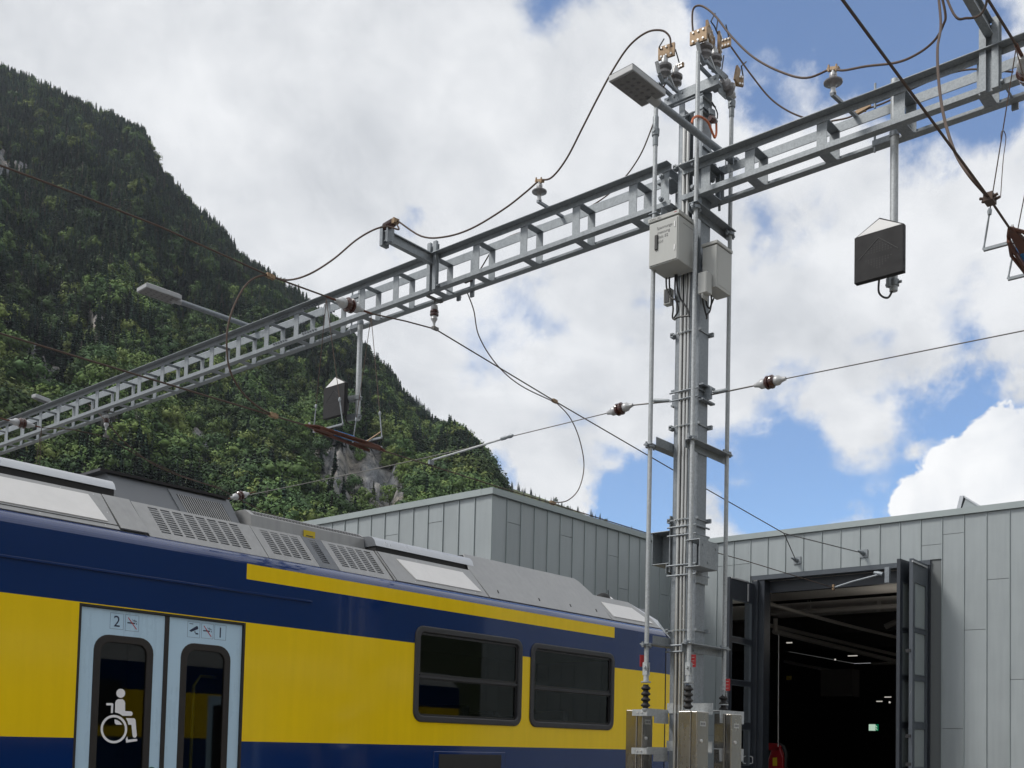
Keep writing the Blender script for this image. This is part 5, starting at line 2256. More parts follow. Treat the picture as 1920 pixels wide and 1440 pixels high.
rl, zTl = rod(XLr, YLr, 165, 1229, 0, 'left earthing rod standing nearest the railcar side of the mast', (U(1, YLr, 1226, 243)[2],), ((1212, 1280), (1210, 1328)))
rm, zTm = rod(XMr, YMr, 92, 1305, 0, 'middle earthing rod right in front of the mast face', (), ((1288, 1280), (1288, 1330)))
rr_, zTr = rod(XRr, YMr, 180, 1369, 0, 'right earthing rod standing nearest the depot door', (U(1, YMr, 1369, 190)[2],), ((1353, 1322), (1353, 1345)))
ttag(rl, (XLr + .01, YLr + .06, U(1, YLr, 1207, 1238)[2]), .06, .13, (0.40, .90, 0))
ttag(rm, (XMr + .035, YMr - .030, U(1, YMr, 1293, 1239)[2]), .062, .135, (-.80, -.6, 0))
ttag(rr_, (XRr + .015, YMr - .035, U(1, YMr, 1357, 1284)[2]), .065, .135, (-.80, -.6, 0))
for t, x, y, zz_ in ((rl, XLr, YLr, [U(1, YLr, 1216, p)[2] for p in (835, 1210)]), (rm, XMr, YMr, [U(1, YMr, 1294, p)[2] for p in (381, 819, 1204)]), (rr_, XRr, YMr, [U(1, YMr, 1362, p)[2] for p in (434, 850, 1217)])):
    m = MB()
    for z in zz_:
        m.lathe((x, y, z), (0, 0, 1), [(-.018, .030), (-.018, .052), (.012, .052), (.014, .030)], 10)
        m.box(x - .09, x + .09, y - .018, y + .018, z - .012, z + .010)
        for s in (-1, 1):
            m.lathe((x + s * .075, y, z), (0, 0, 1), [(-.03, .014), (.03, .014)], 6)
    m.build('guide_clamps', 'galv_dark', t)


def post_ins(m, base, d=(0, 0, 1), s=1.0):
    """two shed grey ceramic post; indices: 0 ceramic, 1 cap"""
    m.lathe(base, d, [(0, .040 * s), (.03 * s, .040 * s), (.045 * s, .05 * s), (.06 * s, .082 * s), (.085 * s, .085 * s), (.11 * s, .05 * s), (.125 * s, .05 * s), (.14 * s, .092 * s), (.165 * s, .095 * s), (.20 * s, .05 * s), (.21 * s, .042 * s)], 18, 0)
    m.lathe(np.asarray(base) + np.asarray(d) * .21 * s, d, [(0, .044 * s), (.05 * s, .040 * s), (.055 * s, .025 * s), (.09 * s, .022 * s)], 12, 1)


def contact_block(m, c, w, h, nrm, tilt=0.0):
    nrm = np.array(nrm, float)
    nrm /= np.linalg.norm(nrm)
    side = np.cross((0, 0, 1), nrm)
    side = side / np.linalg.norm(side)
    up = np.array([0, 0, 1.0])
    m.obox(c, (side, up, nrm), (w / 2, h / 2, .014))
    for i in (-1, 0, 1):
        for j in (-.33, .33):
            m.lathe(np.array(c) + side * w * .3 * i + up * h * j + nrm * .014, nrm, [(0, .013), (.012, .012)], 6, 1)


def switch(label, plane_y, ins_px, block_px, base_px, horns, x0=None):
    q = [U(1, plane_y, *p) for p in ins_px]
    t = thing('disconnector_switch', q[0] - (0, 0, .2), label, 'switch', 'disconnector switches on the mast head')
    m = MB()
    for p in q:
        post_ins(m, p - (0, 0, .13), (0, 0, 1), .92)
    m.build('insulators', ['ceramic', 'white_ceramic'], t)
    m = MB()
    for (px, py, w, h, nr) in block_px:
        contact_block(m, U(1, plane_y, px, py), w, h, nr)
    m.build('contact_block', ['brass', 'screw'], t)
    m = MB()
    a, b = q[0] - (0.06, 0, .17), q[1] - (-.12, 0, .17)
    m.bar(a + (0, .05, -.02), b + (0, .05, -.02), .03, .035)
    m.bar(a - (0, .05, .02), b - (0, .05, .02), .03, .035)
    m.obox(q[0] - (.06, 0, .16), ((1, 0, -.6), (0, 1, 0), (.6, 0, 1)), (.06, .02, .014))
    m.build('switch_base', 'galv_dark', t)
    m = MB()
    for hh in horns:
        m.tube([U(1, plane_y, *p) for p in hh], .008, 5)
    m.build('arcing_horns', 'black', t)
    m = MB()
    m.obox(q[0] - (.14, 0, .06), ((1, 0, 0.5), (0, 1, 0), (-.5, 0, 1)), (.016, .016, .06))
    m.obox((q[0] + q[1]) / 2 - (.05, .06, .15), ((1, 0, -.8), (0, 1, 0), (.8, 0, 1)), (.07, .010, .012))
    m.build('linkage', 'galv_light', t)
    return t


nX, nY = (-1, 0.02, 0), (0.02, -1, 0)
switch('disconnector switch with tan contact plates on the left of the mast head, behind the lamp', 6.42,
       [(1246, 128), (1266, 147)], [(1250, 97, .20, .15, (-1, -.15, 0)), (1275, 124, .10, .05, nX)], None,
       [[(1239, 94), (1236, 88), (1245, 73)], [(1274, 120), (1270, 105), (1266, 92)]])
switch('disconnector switch with large tan contact plates on the right of the mast head', 5.92,
       [(1322, 92), (1340, 112)], [(1310, 68, .20, .15, (-1, -.1, 0)), (1332, 68, .36, .15, (.3, -1, 0)), (1349, 82, .10, .24, (.3, -1, 0)), (1361, 81, .12, .10, (-1, -.2, 0))], None,
       [[(1348, 70), (1340, 50), (1333, 40), (1341, 25)], [(1343, 57), (1346, 35)], [(1367, 73), (1361, 46)], [(1352, 140), (1357, 104)]])
t = thing('disconnector_switch', U(1, 5.85, 1369, 157), 'small sideways disconnector switch at the back right of the mast head', 'switch', 'disconnector switches on the mast head')
m = MB()
q = U(1, 5.85, 1352, 152)
post_ins(m, q, (.93, -.1, -.25), .95)
m.build('insulators', ['ceramic', 'white_ceramic'], t)
m = MB()
contact_block(m, U(1, 5.8, 1386, 152), .10, .12, (-.6, -.8, 0))
m.obox(U(1, 5.8, 1382, 140), ((.3, 0, 1), (0, 1, 0), (1, 0, -.3)), (.10, .012, .04))
m.build('contact_block', ['brass', 'screw'], t)
m = MB()
m.tube([U(1, 5.8, *p) for p in ((1392, 148), (1393, 141), (1390, 124), (1399, 116))], .009, 5)
m.build('arcing_horns', 'black', t)
m = MB()
m.bar(U(1, 5.9, 1340, 128), U(1, 5.9, 1362, 148), .05, .05)
m.bar(U(1, 5.9, 1352, 172), U(1, 5.9, 1370, 186), .05, .03)
m.build('linkage', 'galv_dark', t)

# ------------------------------------------------------------------ cabinets


def cabinet(label, x0, x1, y0, y1, z0, z1, lid, m, group, name='control_cabinet'):
    t = thing(name, ((x0 + x1) / 2, (y0 + y1) / 2, z0), label, 'cabinet', group)
    b = MB()
    b.box(x0, x1, y0, y1, z0, z1 - lid - .008)
    b.build('housing', m, t, bevel=.006)
    if lid:
        b = MB()
        b.box(x0 + .012, x1 - .012, y0 + .012, y1 - .012, z1 - lid - .008, z1 - lid)
        b.build('lid_gap', 'cab_d', t)
        b = MB()
        b.box(x0 - .012, x1 + .012, y0 - .012, y1 + .012, z1 - lid, z1)
        b.build('lid', m, t, bevel=.005)
    return t


bx0, bx1, by0, by1, bz0, bz1 = 9.68, 10.045, 6.0, 6.375, 6.885, 7.435
cb1 = cabinet('grey control cabinet with four lines of lettering on the front of the mast', bx0, bx1, by0, by1, bz0, bz1, .045, 'cab', 'grey boxes on the mast')
b = MB()
b.box(bx0 - .010, bx0 + .001, by0 + .012, by1 - .012, bz0 + .012, bz1 - .07)
dr1 = b.build('door', 'cab', cb1, bevel=.004)
b = MB()
yh = by0 + .62 * (by1 - by0)
b.box(bx0 - .026, bx0 - .010, yh + .02, yh + .058, bz0 + .17, bz0 + .34)
b.build('handle', 'black', dr1, bevel=.006)
b = MB()
for z in (bz0 + .14, bz1 - .15):
    b.box(bx0 - .017, bx0 - .010, by0 + .035, by0 + .045, z - .03, z + .03)
b.build('hinge', 'spk_w', dr1)
for k, (s_, sz) in enumerate((('Spannungs-', .047), ('messung', .047), ('Gleis 82', .047), ('süd', .047))):
    text_mesh(s_, (bx0 - .0108, by0 + .165 + .018 * k, bz1 - .155 - .052 * k), (0, -1, 0), (0, 0, 1), sz, (-1, 0, 0), 'lettering', 'decal_grey', dr1)
text_mesh('XSPU_82c', (bx0 - .0128, by1 - .085, bz1 - .036), (0, -1, 0), (0, 0, 1), .036, (-1, 0, 0), 'lettering', 'decal_grey', cb1)
b = MB()
b.box(bx0 - .0135, bx0 - .012, by0 + .02, by0 + .05, bz1 - .020, bz1 - .014)
b.build('red_mark', 'decal_red', cb1)
b = MB()
for (y0_, y1_) in ((by0 - .0012, by0 + .001),):
    b.box(bx0 + .09, bx1 - .05, y0_, y1_, bz1 - .115, bz1 - .112)
b.build('side_groove', 'cab_d', cb1)
b = MB()
b.box(bx1, XF, by0 + .05, by1 - .05, bz1 - .12, bz1 - .07)
b.box(bx1, XF, by0 + .05, by1 - .05, bz0 + .05, bz0 + .10)
b.build('mounting_rail', 'galv_dark', cb1)
cb2 = cabinet('second grey control cabinet on the right rear side of the mast', 10.072, 10.40, 5.752, 5.93, 6.655, 7.175, .035, 'cab', 'grey boxes on the mast')
b = MB()
b.box(10.17, 10.20, 5.93, 5.998, 7.0, 7.06)
b.box(10.17, 10.20, 5.93, 5.998, 6.75, 6.80)
b.build('mounting_rail', 'galv_dark', cb2)
b = MB()
b.box(10.10, 10.38, 5.7495, 5.753, 6.69, 7.11)
b.build('door', 'cab', cb2, bevel=.001)
jx, jy, jz = 9.95, 5.86, 6.66
cb3 = cabinet('small grey junction box with cable glands below the right control cabinet', 9.93, 10.06, 5.80, 5.90, 6.56, 6.80, 0, 'cab', 'grey boxes on the mast', 'junction_box')
b = MB()
b.box(9.934, 10.056, 5.794, 5.80, 6.565, 6.795)
b.build('cover', 'cab', cb3, bevel=.003)
b = MB()
for x in (9.95, 9.98, 10.01, 10.04):
    b.lathe((x, 5.85, 6.56), (0, 0, -1), [(0, .014), (.03, .014), (.035, .010), (.05, .010)], 8)
b.build('cable_glands', 'cab', cb3)
b = MB()
b.box(9.98, 10.02, 5.90, 6.0, 6.70, 6.73)
b.build('mounting_rail', 'galv_dark', cb3)
cb4 = cabinet('tiny grey socket box under the lettered cabinet, left of the conduits', 10.06, 10.14, 6.33, 6.42, 6.61, 6.80, 0, 'cab', 'grey boxes on the mast', 'junction_box')
b = MB()
b.box(10.052, 10.06, 6.345, 6.405, 6.63, 6.78)
b.build('cover', 'winframe', cb4)
# black cables drooping below the boxes


def cable(name, pts, r, m, label, cat='cable', group=None, k=6, n=7):
    b = MB()
    b.tube(spline(pts, k), r, n)
    return tag(b.build(name, m), label, cat, group)


gcab = 'black cables drooping below the grey boxes'
for pts, lab in ((((1249, 521), (1250, 540), (1256, 556), (1266, 562), (1273, 566)), 'short black cable looping out of the left corner of the lettered cabinet'),
                 (((1255, 520), (1256, 545), (1262, 575), (1261, 595), (1266, 600)), 'grey black cable hanging lowest left of the conduits'),
                 (((1269, 515), (1270, 540), (1276, 560), (1288, 578), (1293, 594)), 'black cable sweeping from the lettered cabinet across the conduits'),
                 (((1266, 515), (1266, 555), (1272, 580), (1264, 597), (1275, 594), (1292, 592)), 'black cable crossing back behind the conduits under the lettered cabinet')):
    cable('cable', [U(0, 9.98, *p) for p in pts], .010, 'black', lab, 'cable', gcab)
for pts, lab in ((((1316, 545), (1318, 565), (1322, 582), (1326, 597)), 'left black cable below the small junction box'),
                 (((1322, 545), (1325, 570), (1330, 578), (1334, 570), (1338, 560)), 'middle black cable looping below the small junction box'),
                 (((1333, 550), (1334, 566), (1331, 583), (1326, 590), (1325, 598)), 'right black cable below the small junction box')):
    cable('cable', [U(1, 5.9, *p) for p in pts], .010, 'black', lab, 'cable', gcab)

# stainless drive cabinets at the foot of the rods
gst = 'stainless drive cabinets at the foot of the rods'


def drive(label, x0, x1, y0, y1, z1, door_side, px_plate):
    t = thing('drive_cabinet', ((x0 + x1) / 2, (y0 + y1) / 2, .75), label, 'cabinet', gst)
    b = MB()
    b.box(x0, x1, y0, y1, .75, z1)
    b.build('housing', 'stainless', t, bevel=.008)
    b = MB()
    b.box(x0 + .003, x1 + .004, y0 - .075, y0 - .006, .752, z1 - .002)
    d = b.build('door', 'stainless', t, bevel=.008)
    b = MB()
    b.box(x0 + .01, x1 - .01, y0 - .006, y0, .755, z1 - .005)
    b.build('door_gap', 'cab_d', t)
    yf = y0 - .0755
    xm = (x0 + x1) / 2
    b = MB()
    b.box(xm - .055, xm + .055, yf - .002, yf + .001, z1 - .155, z1 - .105)
    pl_ = b.build('name_plate', 'cab', d)
    b = MB()
    for k in range(3):
        b.box(xm - .045 + k * .032, xm - .022 + k * .032, yf - .0028, yf - .0018, z1 - .142, z1 - .118)
    b.build('plate_print', 'decal_grey', pl_)
    b = MB()
    b.lathe((xm - .03, yf + .001, z1 - .31), (0, -1, 0), [(0, .020), (.012, .018), (.014, .008)], 10)
    b.build('lock', 'screw', d)
    b = MB()
    b.box(xm - .03, xm + .03, yf - .018, yf + .001, z1 - .92, z1 - .74)
    b.build('latch', 'spk_w', d, bevel=.006)
    return t


def st_box(pxl, pxm, pxr, pyt, yfront, label):
    """front-left corner column pxm between the -x side face (pxl..pxm) and the door (pxm..pxr)"""
    c = U(1, yfront, pxm, pyt)
    x0 = c[0]
    x1 = U(1, yfront, pxr, pyt)[0]
    y1 = U(0, x0, pxl, pyt)[1]
    return drive(label, x0, x1, yfront + .075, y1, c[2], None, None)


st_box(1272, 1307, 1329, 1333, 5.68, 'stainless drive cabinet in the middle, directly in front of the mast foot')
st_box(1339, 1371, 1391, 1338, 5.62, 'stainless drive cabinet on the right, beside the left folding door')
st_box(1174, 1205, 1224, 1331, 6.46, 'stainless drive cabinet on the left, in front of the yellow railcar side')

for py in (1336, 1408):                              # Z shaped cabinet carriers on the left
    a = MB()
    z = U(0, 9.74, 1200, py)[2]
    a.box(9.735, 9.745, 6.33, 6.525, z - .035, z + .035)
    a.box(9.745, 10.15, 6.322, 6.332, z - .035, z + .045)
    a.box(9.745, 9.86, 6.332, 6.50, z - .035, z - .027)
    a.box(9.86, 10.15, 6.316, 6.322, z - .11, z - .036)
    a.build('cabinet_carrier', 'galv_light', mast)
a = MB()
for py in (1336, 1408):
    z = U(0, 9.74, 1200, py)[2]
    for y in (6.40, 6.45):
        a.lathe((9.735, y, z), (-1, 0, 0), [(0, .010), (.012, .010)], 6)
a.build('bolts', 'screw', mast)
for py in (1327, 1398):
    a = MB()
    z = U(0, 10.1, 1275, py)[2]
    a.box(XF - .012, XF - .002, 5.76, 6.33, z - .06, z + .05)
    a.box(XF - .10, XF - .012, 5.76, 6.14, z - .075, z - .060)
    a.box(XF - .10, XF - .09, 5.77, 6.0, z - .16, z - .075)
    a.box(XF + .1, XF + .62, 5.72, 5.735, z - .16, z - .02)
    a.box(XF + .1, XF + .62, 5.735, 5.99, z - .03, z - .02)
    a.build('cabinet_carrier', 'galv_light', mast)
a = MB()
for py in (1327, 1398):
    z = U(0, 10.0, 1272, py)[2]
    a.box(XF - .16, XF - .10, 5.98, 6.06, z - .14, z - .08)
a.build('white_clamp', 'spk_w', mast)

# ------------------------------------------------------------------ lamps on the gantry


def street_lamp(label, tip, butt, width, length, yaw):
    """arm from butt to the head; head is a flat LED tray reaching on beyond the tip"""
    tip, butt = np.asarray(tip, float), np.asarray(butt, float)
    t = thing('street_lamp', butt, label, 'lamp', 'LED lamps on the gantry')
    d = tip - butt
    d = d / np.linalg.norm(d)
    m = MB()
    m.tube([butt, tip + d * .10], .040, 12)
    m.build('arm', 'galv_dark', t)
    side = np.cross(d, (0, 0, 1))
    side /= np.linalg.norm(side)
    up = np.cross(side, d)
    # head body: tapered lid over a flat tray
    h0 = tip + up * .0
    w = width / 2
    base = [h0 - side * w, h0 - side * w + d * length, h0 + side * w + d * length, h0 + side * w]
    m = MB()
    m.prism([p - up * .02 for p in base], up * .065)
    top = [h0 - side * w * .8 + d * .04 + up * .066, h0 - side * w * .8 + d * (length - .03) + up * .066, h0 + side * w * .8 + d * (length - .03) + up * .066, h0 + side * w * .8 + d * .04 + up * .066]
    lo = [p + up * .045 for p in base]
    m.add(lo + top, [(0, 4, 5, 1), (1, 5, 6, 2), (2, 6, 7, 3), (3, 7, 4, 0), (4, 7, 6, 5)])
    o = m.build('head', 'lamp', t, bevel=.008)
    m = MB()
    ins = [h0 - side * w * .92 + d * .03, h0 - side * w * .92 + d * (length - .03), h0 + side * w * .92 + d * (length - .03), h0 + side * w * .92 + d * .03]
    m.prism([p - up * .027 for p in ins], up * .007)
    lens = m.build('light_panel', 'lens', o)
    m = MB()
    for i in range(5):
        for j in range(3):
            c = h0 + d * (.12 + i * (length - .24) / 4) + side * (j - 1) * w * .5 - up * .027
            m.lathe(c, -up, [(0, .022), (.004, .019), (.006, .010)], 10)
    m.build('led_lenses', 'led', lens)
    m = MB()
    m.tube([tip - d * .06, tip + d * .10], .052, 12)
    m.build('socket', 'lamp', t)
    m = MB()
    m.obox(butt + d * .02, (d, side, up), (.03, .06, .02))
    m.build('clamp_plate', 'galv_dark', t)
    m = MB()
    for s in (-1, 1):
        m.tube([butt + d * .10 + side * s * .05 - up * .09, butt + d * .10 + side * s * .05 + up * .07], .008, 6)
    m.build('u_bolt', 'galv_dark', t)
    return t


street_lamp('LED street lamp on an arm beside the mast head, seen from below', U(2, 8.24, 1226, 187), U(2, 8.24, 1377, 304), .30, .56, 0)
street_lamp('LED street lamp on the far left part of the gantry, in front of the forest', U(2, 8.43, 332, 564), U(2, 8.43, 480, 616), .30, .60, 0)
street_lamp('LED street lamp seen edge on at the far left end of the gantry', U(2, 8.43, 92, 755), U(2, 8.43, 118, 765), .12, .40, 0)


# ------------------------------------------------------------------ loudspeakers


def speaker(label, pole_xy, ztop, zbot, c, nrm, w, h):
    t = thing('loudspeaker', (*pole_xy, zbot), label, 'loudspeaker', 'dark loudspeakers hung under the gantry')
    m = MB()
    m.tube([(*pole_xy, zbot), (*pole_xy, ztop)], .040, 12)
    m.build('pole', 'galv_light', t)
    c = np.asarray(c, float)
    n = np.array([*nrm, 0.0])
    n /= np.linalg.norm(n)
    s = np.cross((0, 0, 1), n)
    up = np.array([0, 0, 1.0])
    q = lambda a, b, d=0.0: c + s * a * w + up * b * h + n * d
    # back plate: square with a pitched top, front plate lower, open wedge showing the pale inside
    m = MB()
    m.prism([q(-.5, -.5, -.05), q(.5, -.5, -.05), q(.5, .5, -.05), q(0, .78, -.05), q(-.5, .5, -.05)], n * .05)
    b = m.build('cabinet', 'spk', t, bevel=.006)
    m = MB()
    m.prism([q(-.455, .5, .001), q(.455, .5, .001), q(0, .745, .001)], n * .003)
    m.build('pale_triangle', 'spk_w', b)
    m = MB()
    m.prism([q(-.5, -.5, .0), q(.5, -.5, .0), q(.5, .475, .0), q(-.5, .475, .0)], n * .022)
    f = m.build('front_panel', 'spk', b, bevel=.004)
    m = MB()
    for i in range(14):                          # diamond of perforations
        for j in range(14):
            u, v = (i - 6.5) / 7, (j - 6.5) / 7
            if abs(u) + abs(v) < .98 and abs(v) > .12:
                m.lathe(q(u * .40, v * .34 - .02, .0225), n, [(0, .006), (.001, .006)], 6)
    m.build('sound_holes', 'black', f)
    m = MB()
    for (a0, b0, a1, b1) in ((-.40, -.02, 0, .34), (0, .34, .40, -.0)):
        m.bar(q(a0, b0, .0235), q(a1, b1, .0235), .006, .003, n)
    m.build('groove', 'black', f)
    # horn body tapering backwards to the bracket
    m = MB()
    m.add([q(-.30, -.36, -.05), q(.30, -.36, -.05), q(.30, .30, -.05), q(-.30, .30, -.05), q(-.10, -.20, -.24), q(.10, -.20, -.24), q(.10, .10, -.24), q(-.10, .10, -.24)],
          [(0, 1, 5, 4), (1, 2, 6, 5), (2, 3, 7, 6), (3, 0, 4, 7), (4, 5, 6, 7)])
    m.build('horn_body', 'spk', b)
    m = MB()
    p3 = np.array([*pole_xy, c[2]])
    for dz in (-.20, .08):
        m.bar(q(0, 0, -.22) * (1, 1, 0) + (0, 0, c[2] + dz), p3 + (0, 0, dz), .05, .09)
        m.lathe(p3 + (0, 0, dz - .03), (0, 0, 1), [(0, .055), (.06, .055)], 10)
        m.lathe(p3 + (0, 0, dz) - s * .08, s, [(0, .014), (.16, .014)], 6)
    m.build('bracket', 'galv', t)
    m = MB()
    pb = np.array([*pole_xy, zbot])
    m.tube(spline([pb + (0, 0, .03), pb + (-.02, .05, -.06), pb + n * .12 + (0, .1, -.03), pb + n * .16 + (0, .08, .13)], 5), .011, 6)
    m.build('cable', 'winframe', t)
    m = MB()
    for dz in (0.0, ztop - 7.78 - .12):
        z = 7.80 + dz
        m.lathe((*pole_xy, z - .03), (0, 0, 1), [(0, .050), (.05, .050)], 10)
        m.box(pole_xy[0] - .02, pole_xy[0] + .02, pole_xy[1] - .02, pole_xy[1] + .22, z - .06, z + .0)
        m.tube([(pole_xy[0], pole_xy[1] + .2, z - .12), (pole_xy[0], pole_xy[1] + .2, z + .14)], .012, 6)
    m.build('pole_clamps', 'galv_dark', t)
    return t


speaker('dark envelope shaped loudspeaker hanging right of the mast against the sky', (10.30, 3.885), 8.36, 6.19, U(0, 10.02, 1648.5, 477), (-1, 0.0), .485, .475)
speaker('dark envelope shaped loudspeaker hanging in front of the forest, left of the mast', (10.30, 11.855), 8.36, 6.33, U(0, 10.02, 627.5, 752), (-1, 0.0), .47, .475)


# ------------------------------------------------------------------ insulators
gpi = 'disc insulators carrying the feeder cable'


def disc_insulator(label, px, armend, x):
    """cap and pin insulator on a small arm from the front chord, cable clamp on top"""
    b = U(0, x, *px)
    t = thing('disc_insulator', b, label, 'insulator', gpi)
    m = MB()
    m.lathe(b + (0, 0, .06), (0, 0, 1), [(0, .026), (.03, .030), (.045, .045), (.05, .092), (.062, .094), (.075, .06), (.09, .042), (.12, .036)], 20)
    m.build('disc', 'ceramic', t)
    m = MB()
    m.lathe(b, (0, 0, 1), [(0, .032), (.02, .032), (.025, .024), (.07, .024)], 12)
    m.lathe(b + (0, 0, .18), (0, 0, 1), [(0, .038), (.03, .036), (.035, .02), (.06, .02)], 12)
    m.build('cap', 'white_ceramic', t)
    m = MB()
    m.obox(b + (0, 0, .255), ((0, 1, .3), (1, 0, 0), (0, -.3, 1)), (.06, .022, .016))
    for s in (-1, 1):
        m.lathe(b + (-.02, s * .04, .25 + s * .012), (0, 0, 1), [(-.03, .011), (.04, .011)], 6)
    m.build('cable_clamp', 'brass', t)
    m = MB()
    m.bar(b + (-.03, 0, -.015), np.asarray(armend, float), .035, .03)
    m.build('arm', 'galv_dark', t)
    return b + (0, 0, .27)


I1 = disc_insulator('disc insulator on the gantry left of the mast, holding the brown feeder cable', (1011, 377), (10.5, 8.22, 8.36), 9.93)
I2 = disc_insulator('disc insulator on the gantry right of the mast, holding the brown feeder cable', (1562, 176), (10.5, 4.36, 8.25), 9.80)


def strut(label, y, z, x_tip, x_root, ztop_pl, tip_ins):
    """cantilever I-beam with a ribbed brown insulator lying across its tip"""
    t = thing('cantilever_strut', (x_root, y, z), label, 'bracket', 'cantilever struts on the gantry')
    m = MB()
    h, w = .14, .075
    m.box(x_tip, x_root, y - w / 2, y + w / 2, z + h / 2 - .012, z + h / 2)
    m.box(x_tip, x_root, y - w / 2, y + w / 2, z - h / 2, z - h / 2 + .012)
    m.box(x_tip, x_root, y - .005, y + .005, z - h / 2 + .012, z + h / 2 - .012)
    m.build('beam', 'galv', t)
    m = MB()
    for s in (-1, 1):
        m.box(x_root - .03, x_root + .012, y + s * .055 - .03, y + s * .055 + .03 , ZBOT - .03, ztop_pl)
    m.box(x_root + .012, x_root + .02, y - .10, y + .10, ZBOT - .03, ztop_pl - .04)
    m.build('upright', 'galv', t)
    m = MB()
    m.box(x_tip - .02, x_tip + .10, y + .035, y + .09, z - .12, z + .14)
    m.box(x_tip - .02, x_tip + .10, y - .06, y - .038, z - .10, z + .12)
    for zq in (-.09, .11):
        m.lathe((x_tip + .04, y + .12, z + zq), (0, -1, 0), [(0, .016), (.22, .016)], 6)
    m.build('clamp', 'galv_dark', t)
    m = MB()
    lathe_shed(m, np.array((x_tip + .02, y + .0, z + .13)) - np.array(tip_ins) * .05, tip_ins, 6, .036, .055, .032)
    m.build('insulator', 'brown_ceramic', t)
    e = np.array((x_tip + .02, y, z + .13)) + np.array(tip_ins) * .20
    m = MB()
    m.obox(e, (tip_ins, np.cross(tip_ins, (0, 0, 1)), (0, 0, 1)), (.03, .04, .03))
    for s in (-1, 1):
        m.lathe(e + (s * .03, 0, -.04), (0, 0, 1), [(0, .012), (.08, .012)], 6)
    m.build('cable_clamp', 'brass', t)
    m = MB()
    m.tube([(x_root - .02, y - .11, ZBOT + .02), (10.52, y - .11, ZBOT + .015)], .012, 6)
    m.box(10.46, 10.49, y - .14, y - .08, ZBOT - .05, ZBOT + .05)
    m.build('tie_rod', 'galv_dark', t)
    return e


E1 = strut('cantilever strut with a brown insulator on the gantry left of the mast', 10.13, 8.18, 9.18, 10.06, 8.42, (-.12, -.93, .0))
E2 = strut('cantilever strut with a brown insulator at the top right corner', 2.91, 8.33, 9.16, 10.06, 8.42, (-.25, .93, .0))


def strain_insulator(label, a, b, group, s=1.0, links=True):
    """brown two-shed strain insulator with pale end fittings on the line a to b"""
    a, b = np.asarray(a, float), np.asarray(b, float)
    d = (b - a) / np.linalg.norm(b - a)
    c = (a + b) / 2
    t = thing('strain_insulator', c, label, 'insulator', group)
    m = MB()
    m.lathe(c, d, [(-.055 * s, .035 * s), (-.05 * s, .06 * s), (-.03 * s, .075 * s), (-.012 * s, .072 * s), (-.004 * s, .055 * s), (.008 * s, .056 * s), (.014 * s, .074 * s), (.034 * s, .074 * s), (.05 * s, .055 * s), (.055 * s, .035 * s)], 18)
    m.build('sheds', 'brown_ceramic', t)
    m = MB()
    for g in (-1, 1):
        m.lathe(c + d * g * .052 * s, d * g, [(0, .045 * s), (.02 * s, .054 * s), (.055 * s, .052 * s), (.075 * s, .034 * s), (.10 * s, .026 * s), (.13 * s, .02 * s)], 14)
    m.build('end_caps', 'white_ceramic', t)
    if links:
        m = MB()
        m.tube([a, c - d * .15 * s], .014, 6)
        m.tube([c + d * .15 * s, b], .014, 6)
        m.build('links', links if isinstance(links, str) else 'grey_wire', t)
    return t


def hung_insulator(label, top, bot, group='insulators hanging from the gantry'):
    top, bot = np.asarray(top, float), np.asarray(bot, float)
    L = top[2] - bot[2]
    t = thing('hanging_insulator', bot, label, 'insulator', group)
    x, y, z = top
    m = MB()
    m.lathe((x, y, z - .10), (0, 0, -1), [(0, .035), (.01, .058), (.035, .062), (.045, .05), (.055, .05), (.06, .062), (.08, .06), (.09, .035)], 16)
    m.build('sheds', 'brown_ceramic', t)
    m = MB()
    m.lathe((x, y, z - .03), (0, 0, -1), [(0, .022), (.01, .045), (.055, .05), (.07, .04)], 14)
    m.lathe((x, y, z - .19), (0, 0, -1), [(0, .04), (.04, .048), (.07, .03), (.10, .018), (.14, .016)], 14)
    m.build('caps', 'white_ceramic', t)
    m = MB()
    m.tube([(x, y, z), (x, y, z + .05)], .012, 6)
    m.tube([(x, y, z - .32), (x, y - .03, bot[2] + .02)], .010, 6)
    m.tube([(x, y, z - .32), (x, y + .03, bot[2] + .02)], .010, 6)
    m.obox(bot + (0, 0, .0), ((1, 0, 0), (0, 1, 0), (0, 0, 1)), (.05, .022, .02))
    m.box(x - .14, x + .14, y - .03, y + .03, z + .045, z + .06)
    m.build('hanger', 'grey_wire', t)
    return t


YM = 10.29
hung_insulator('brown hanging insulator under the gantry left of the mast, gripping the messenger wire', U(0, 10.28, 815, 568), U(0, 10.28, 816, 616))
hung_insulator('brown hanging insulator under the far left end of the gantry', U(0, 10.28, 200, 775), U(0, 10.28, 199, 818))

# ------------------------------------------------------------------ overhead wires
W1 = lambda px, py: U(1, YM, px, py)
gmw = 'overhead line wires of the railcar track'


def wire(name, pts, r, m, label, cat='wire', group=None, n=6):
    b = MB()
    b.tube(pts, r, n)
    return tag(b.build(name, m), label, cat, group)


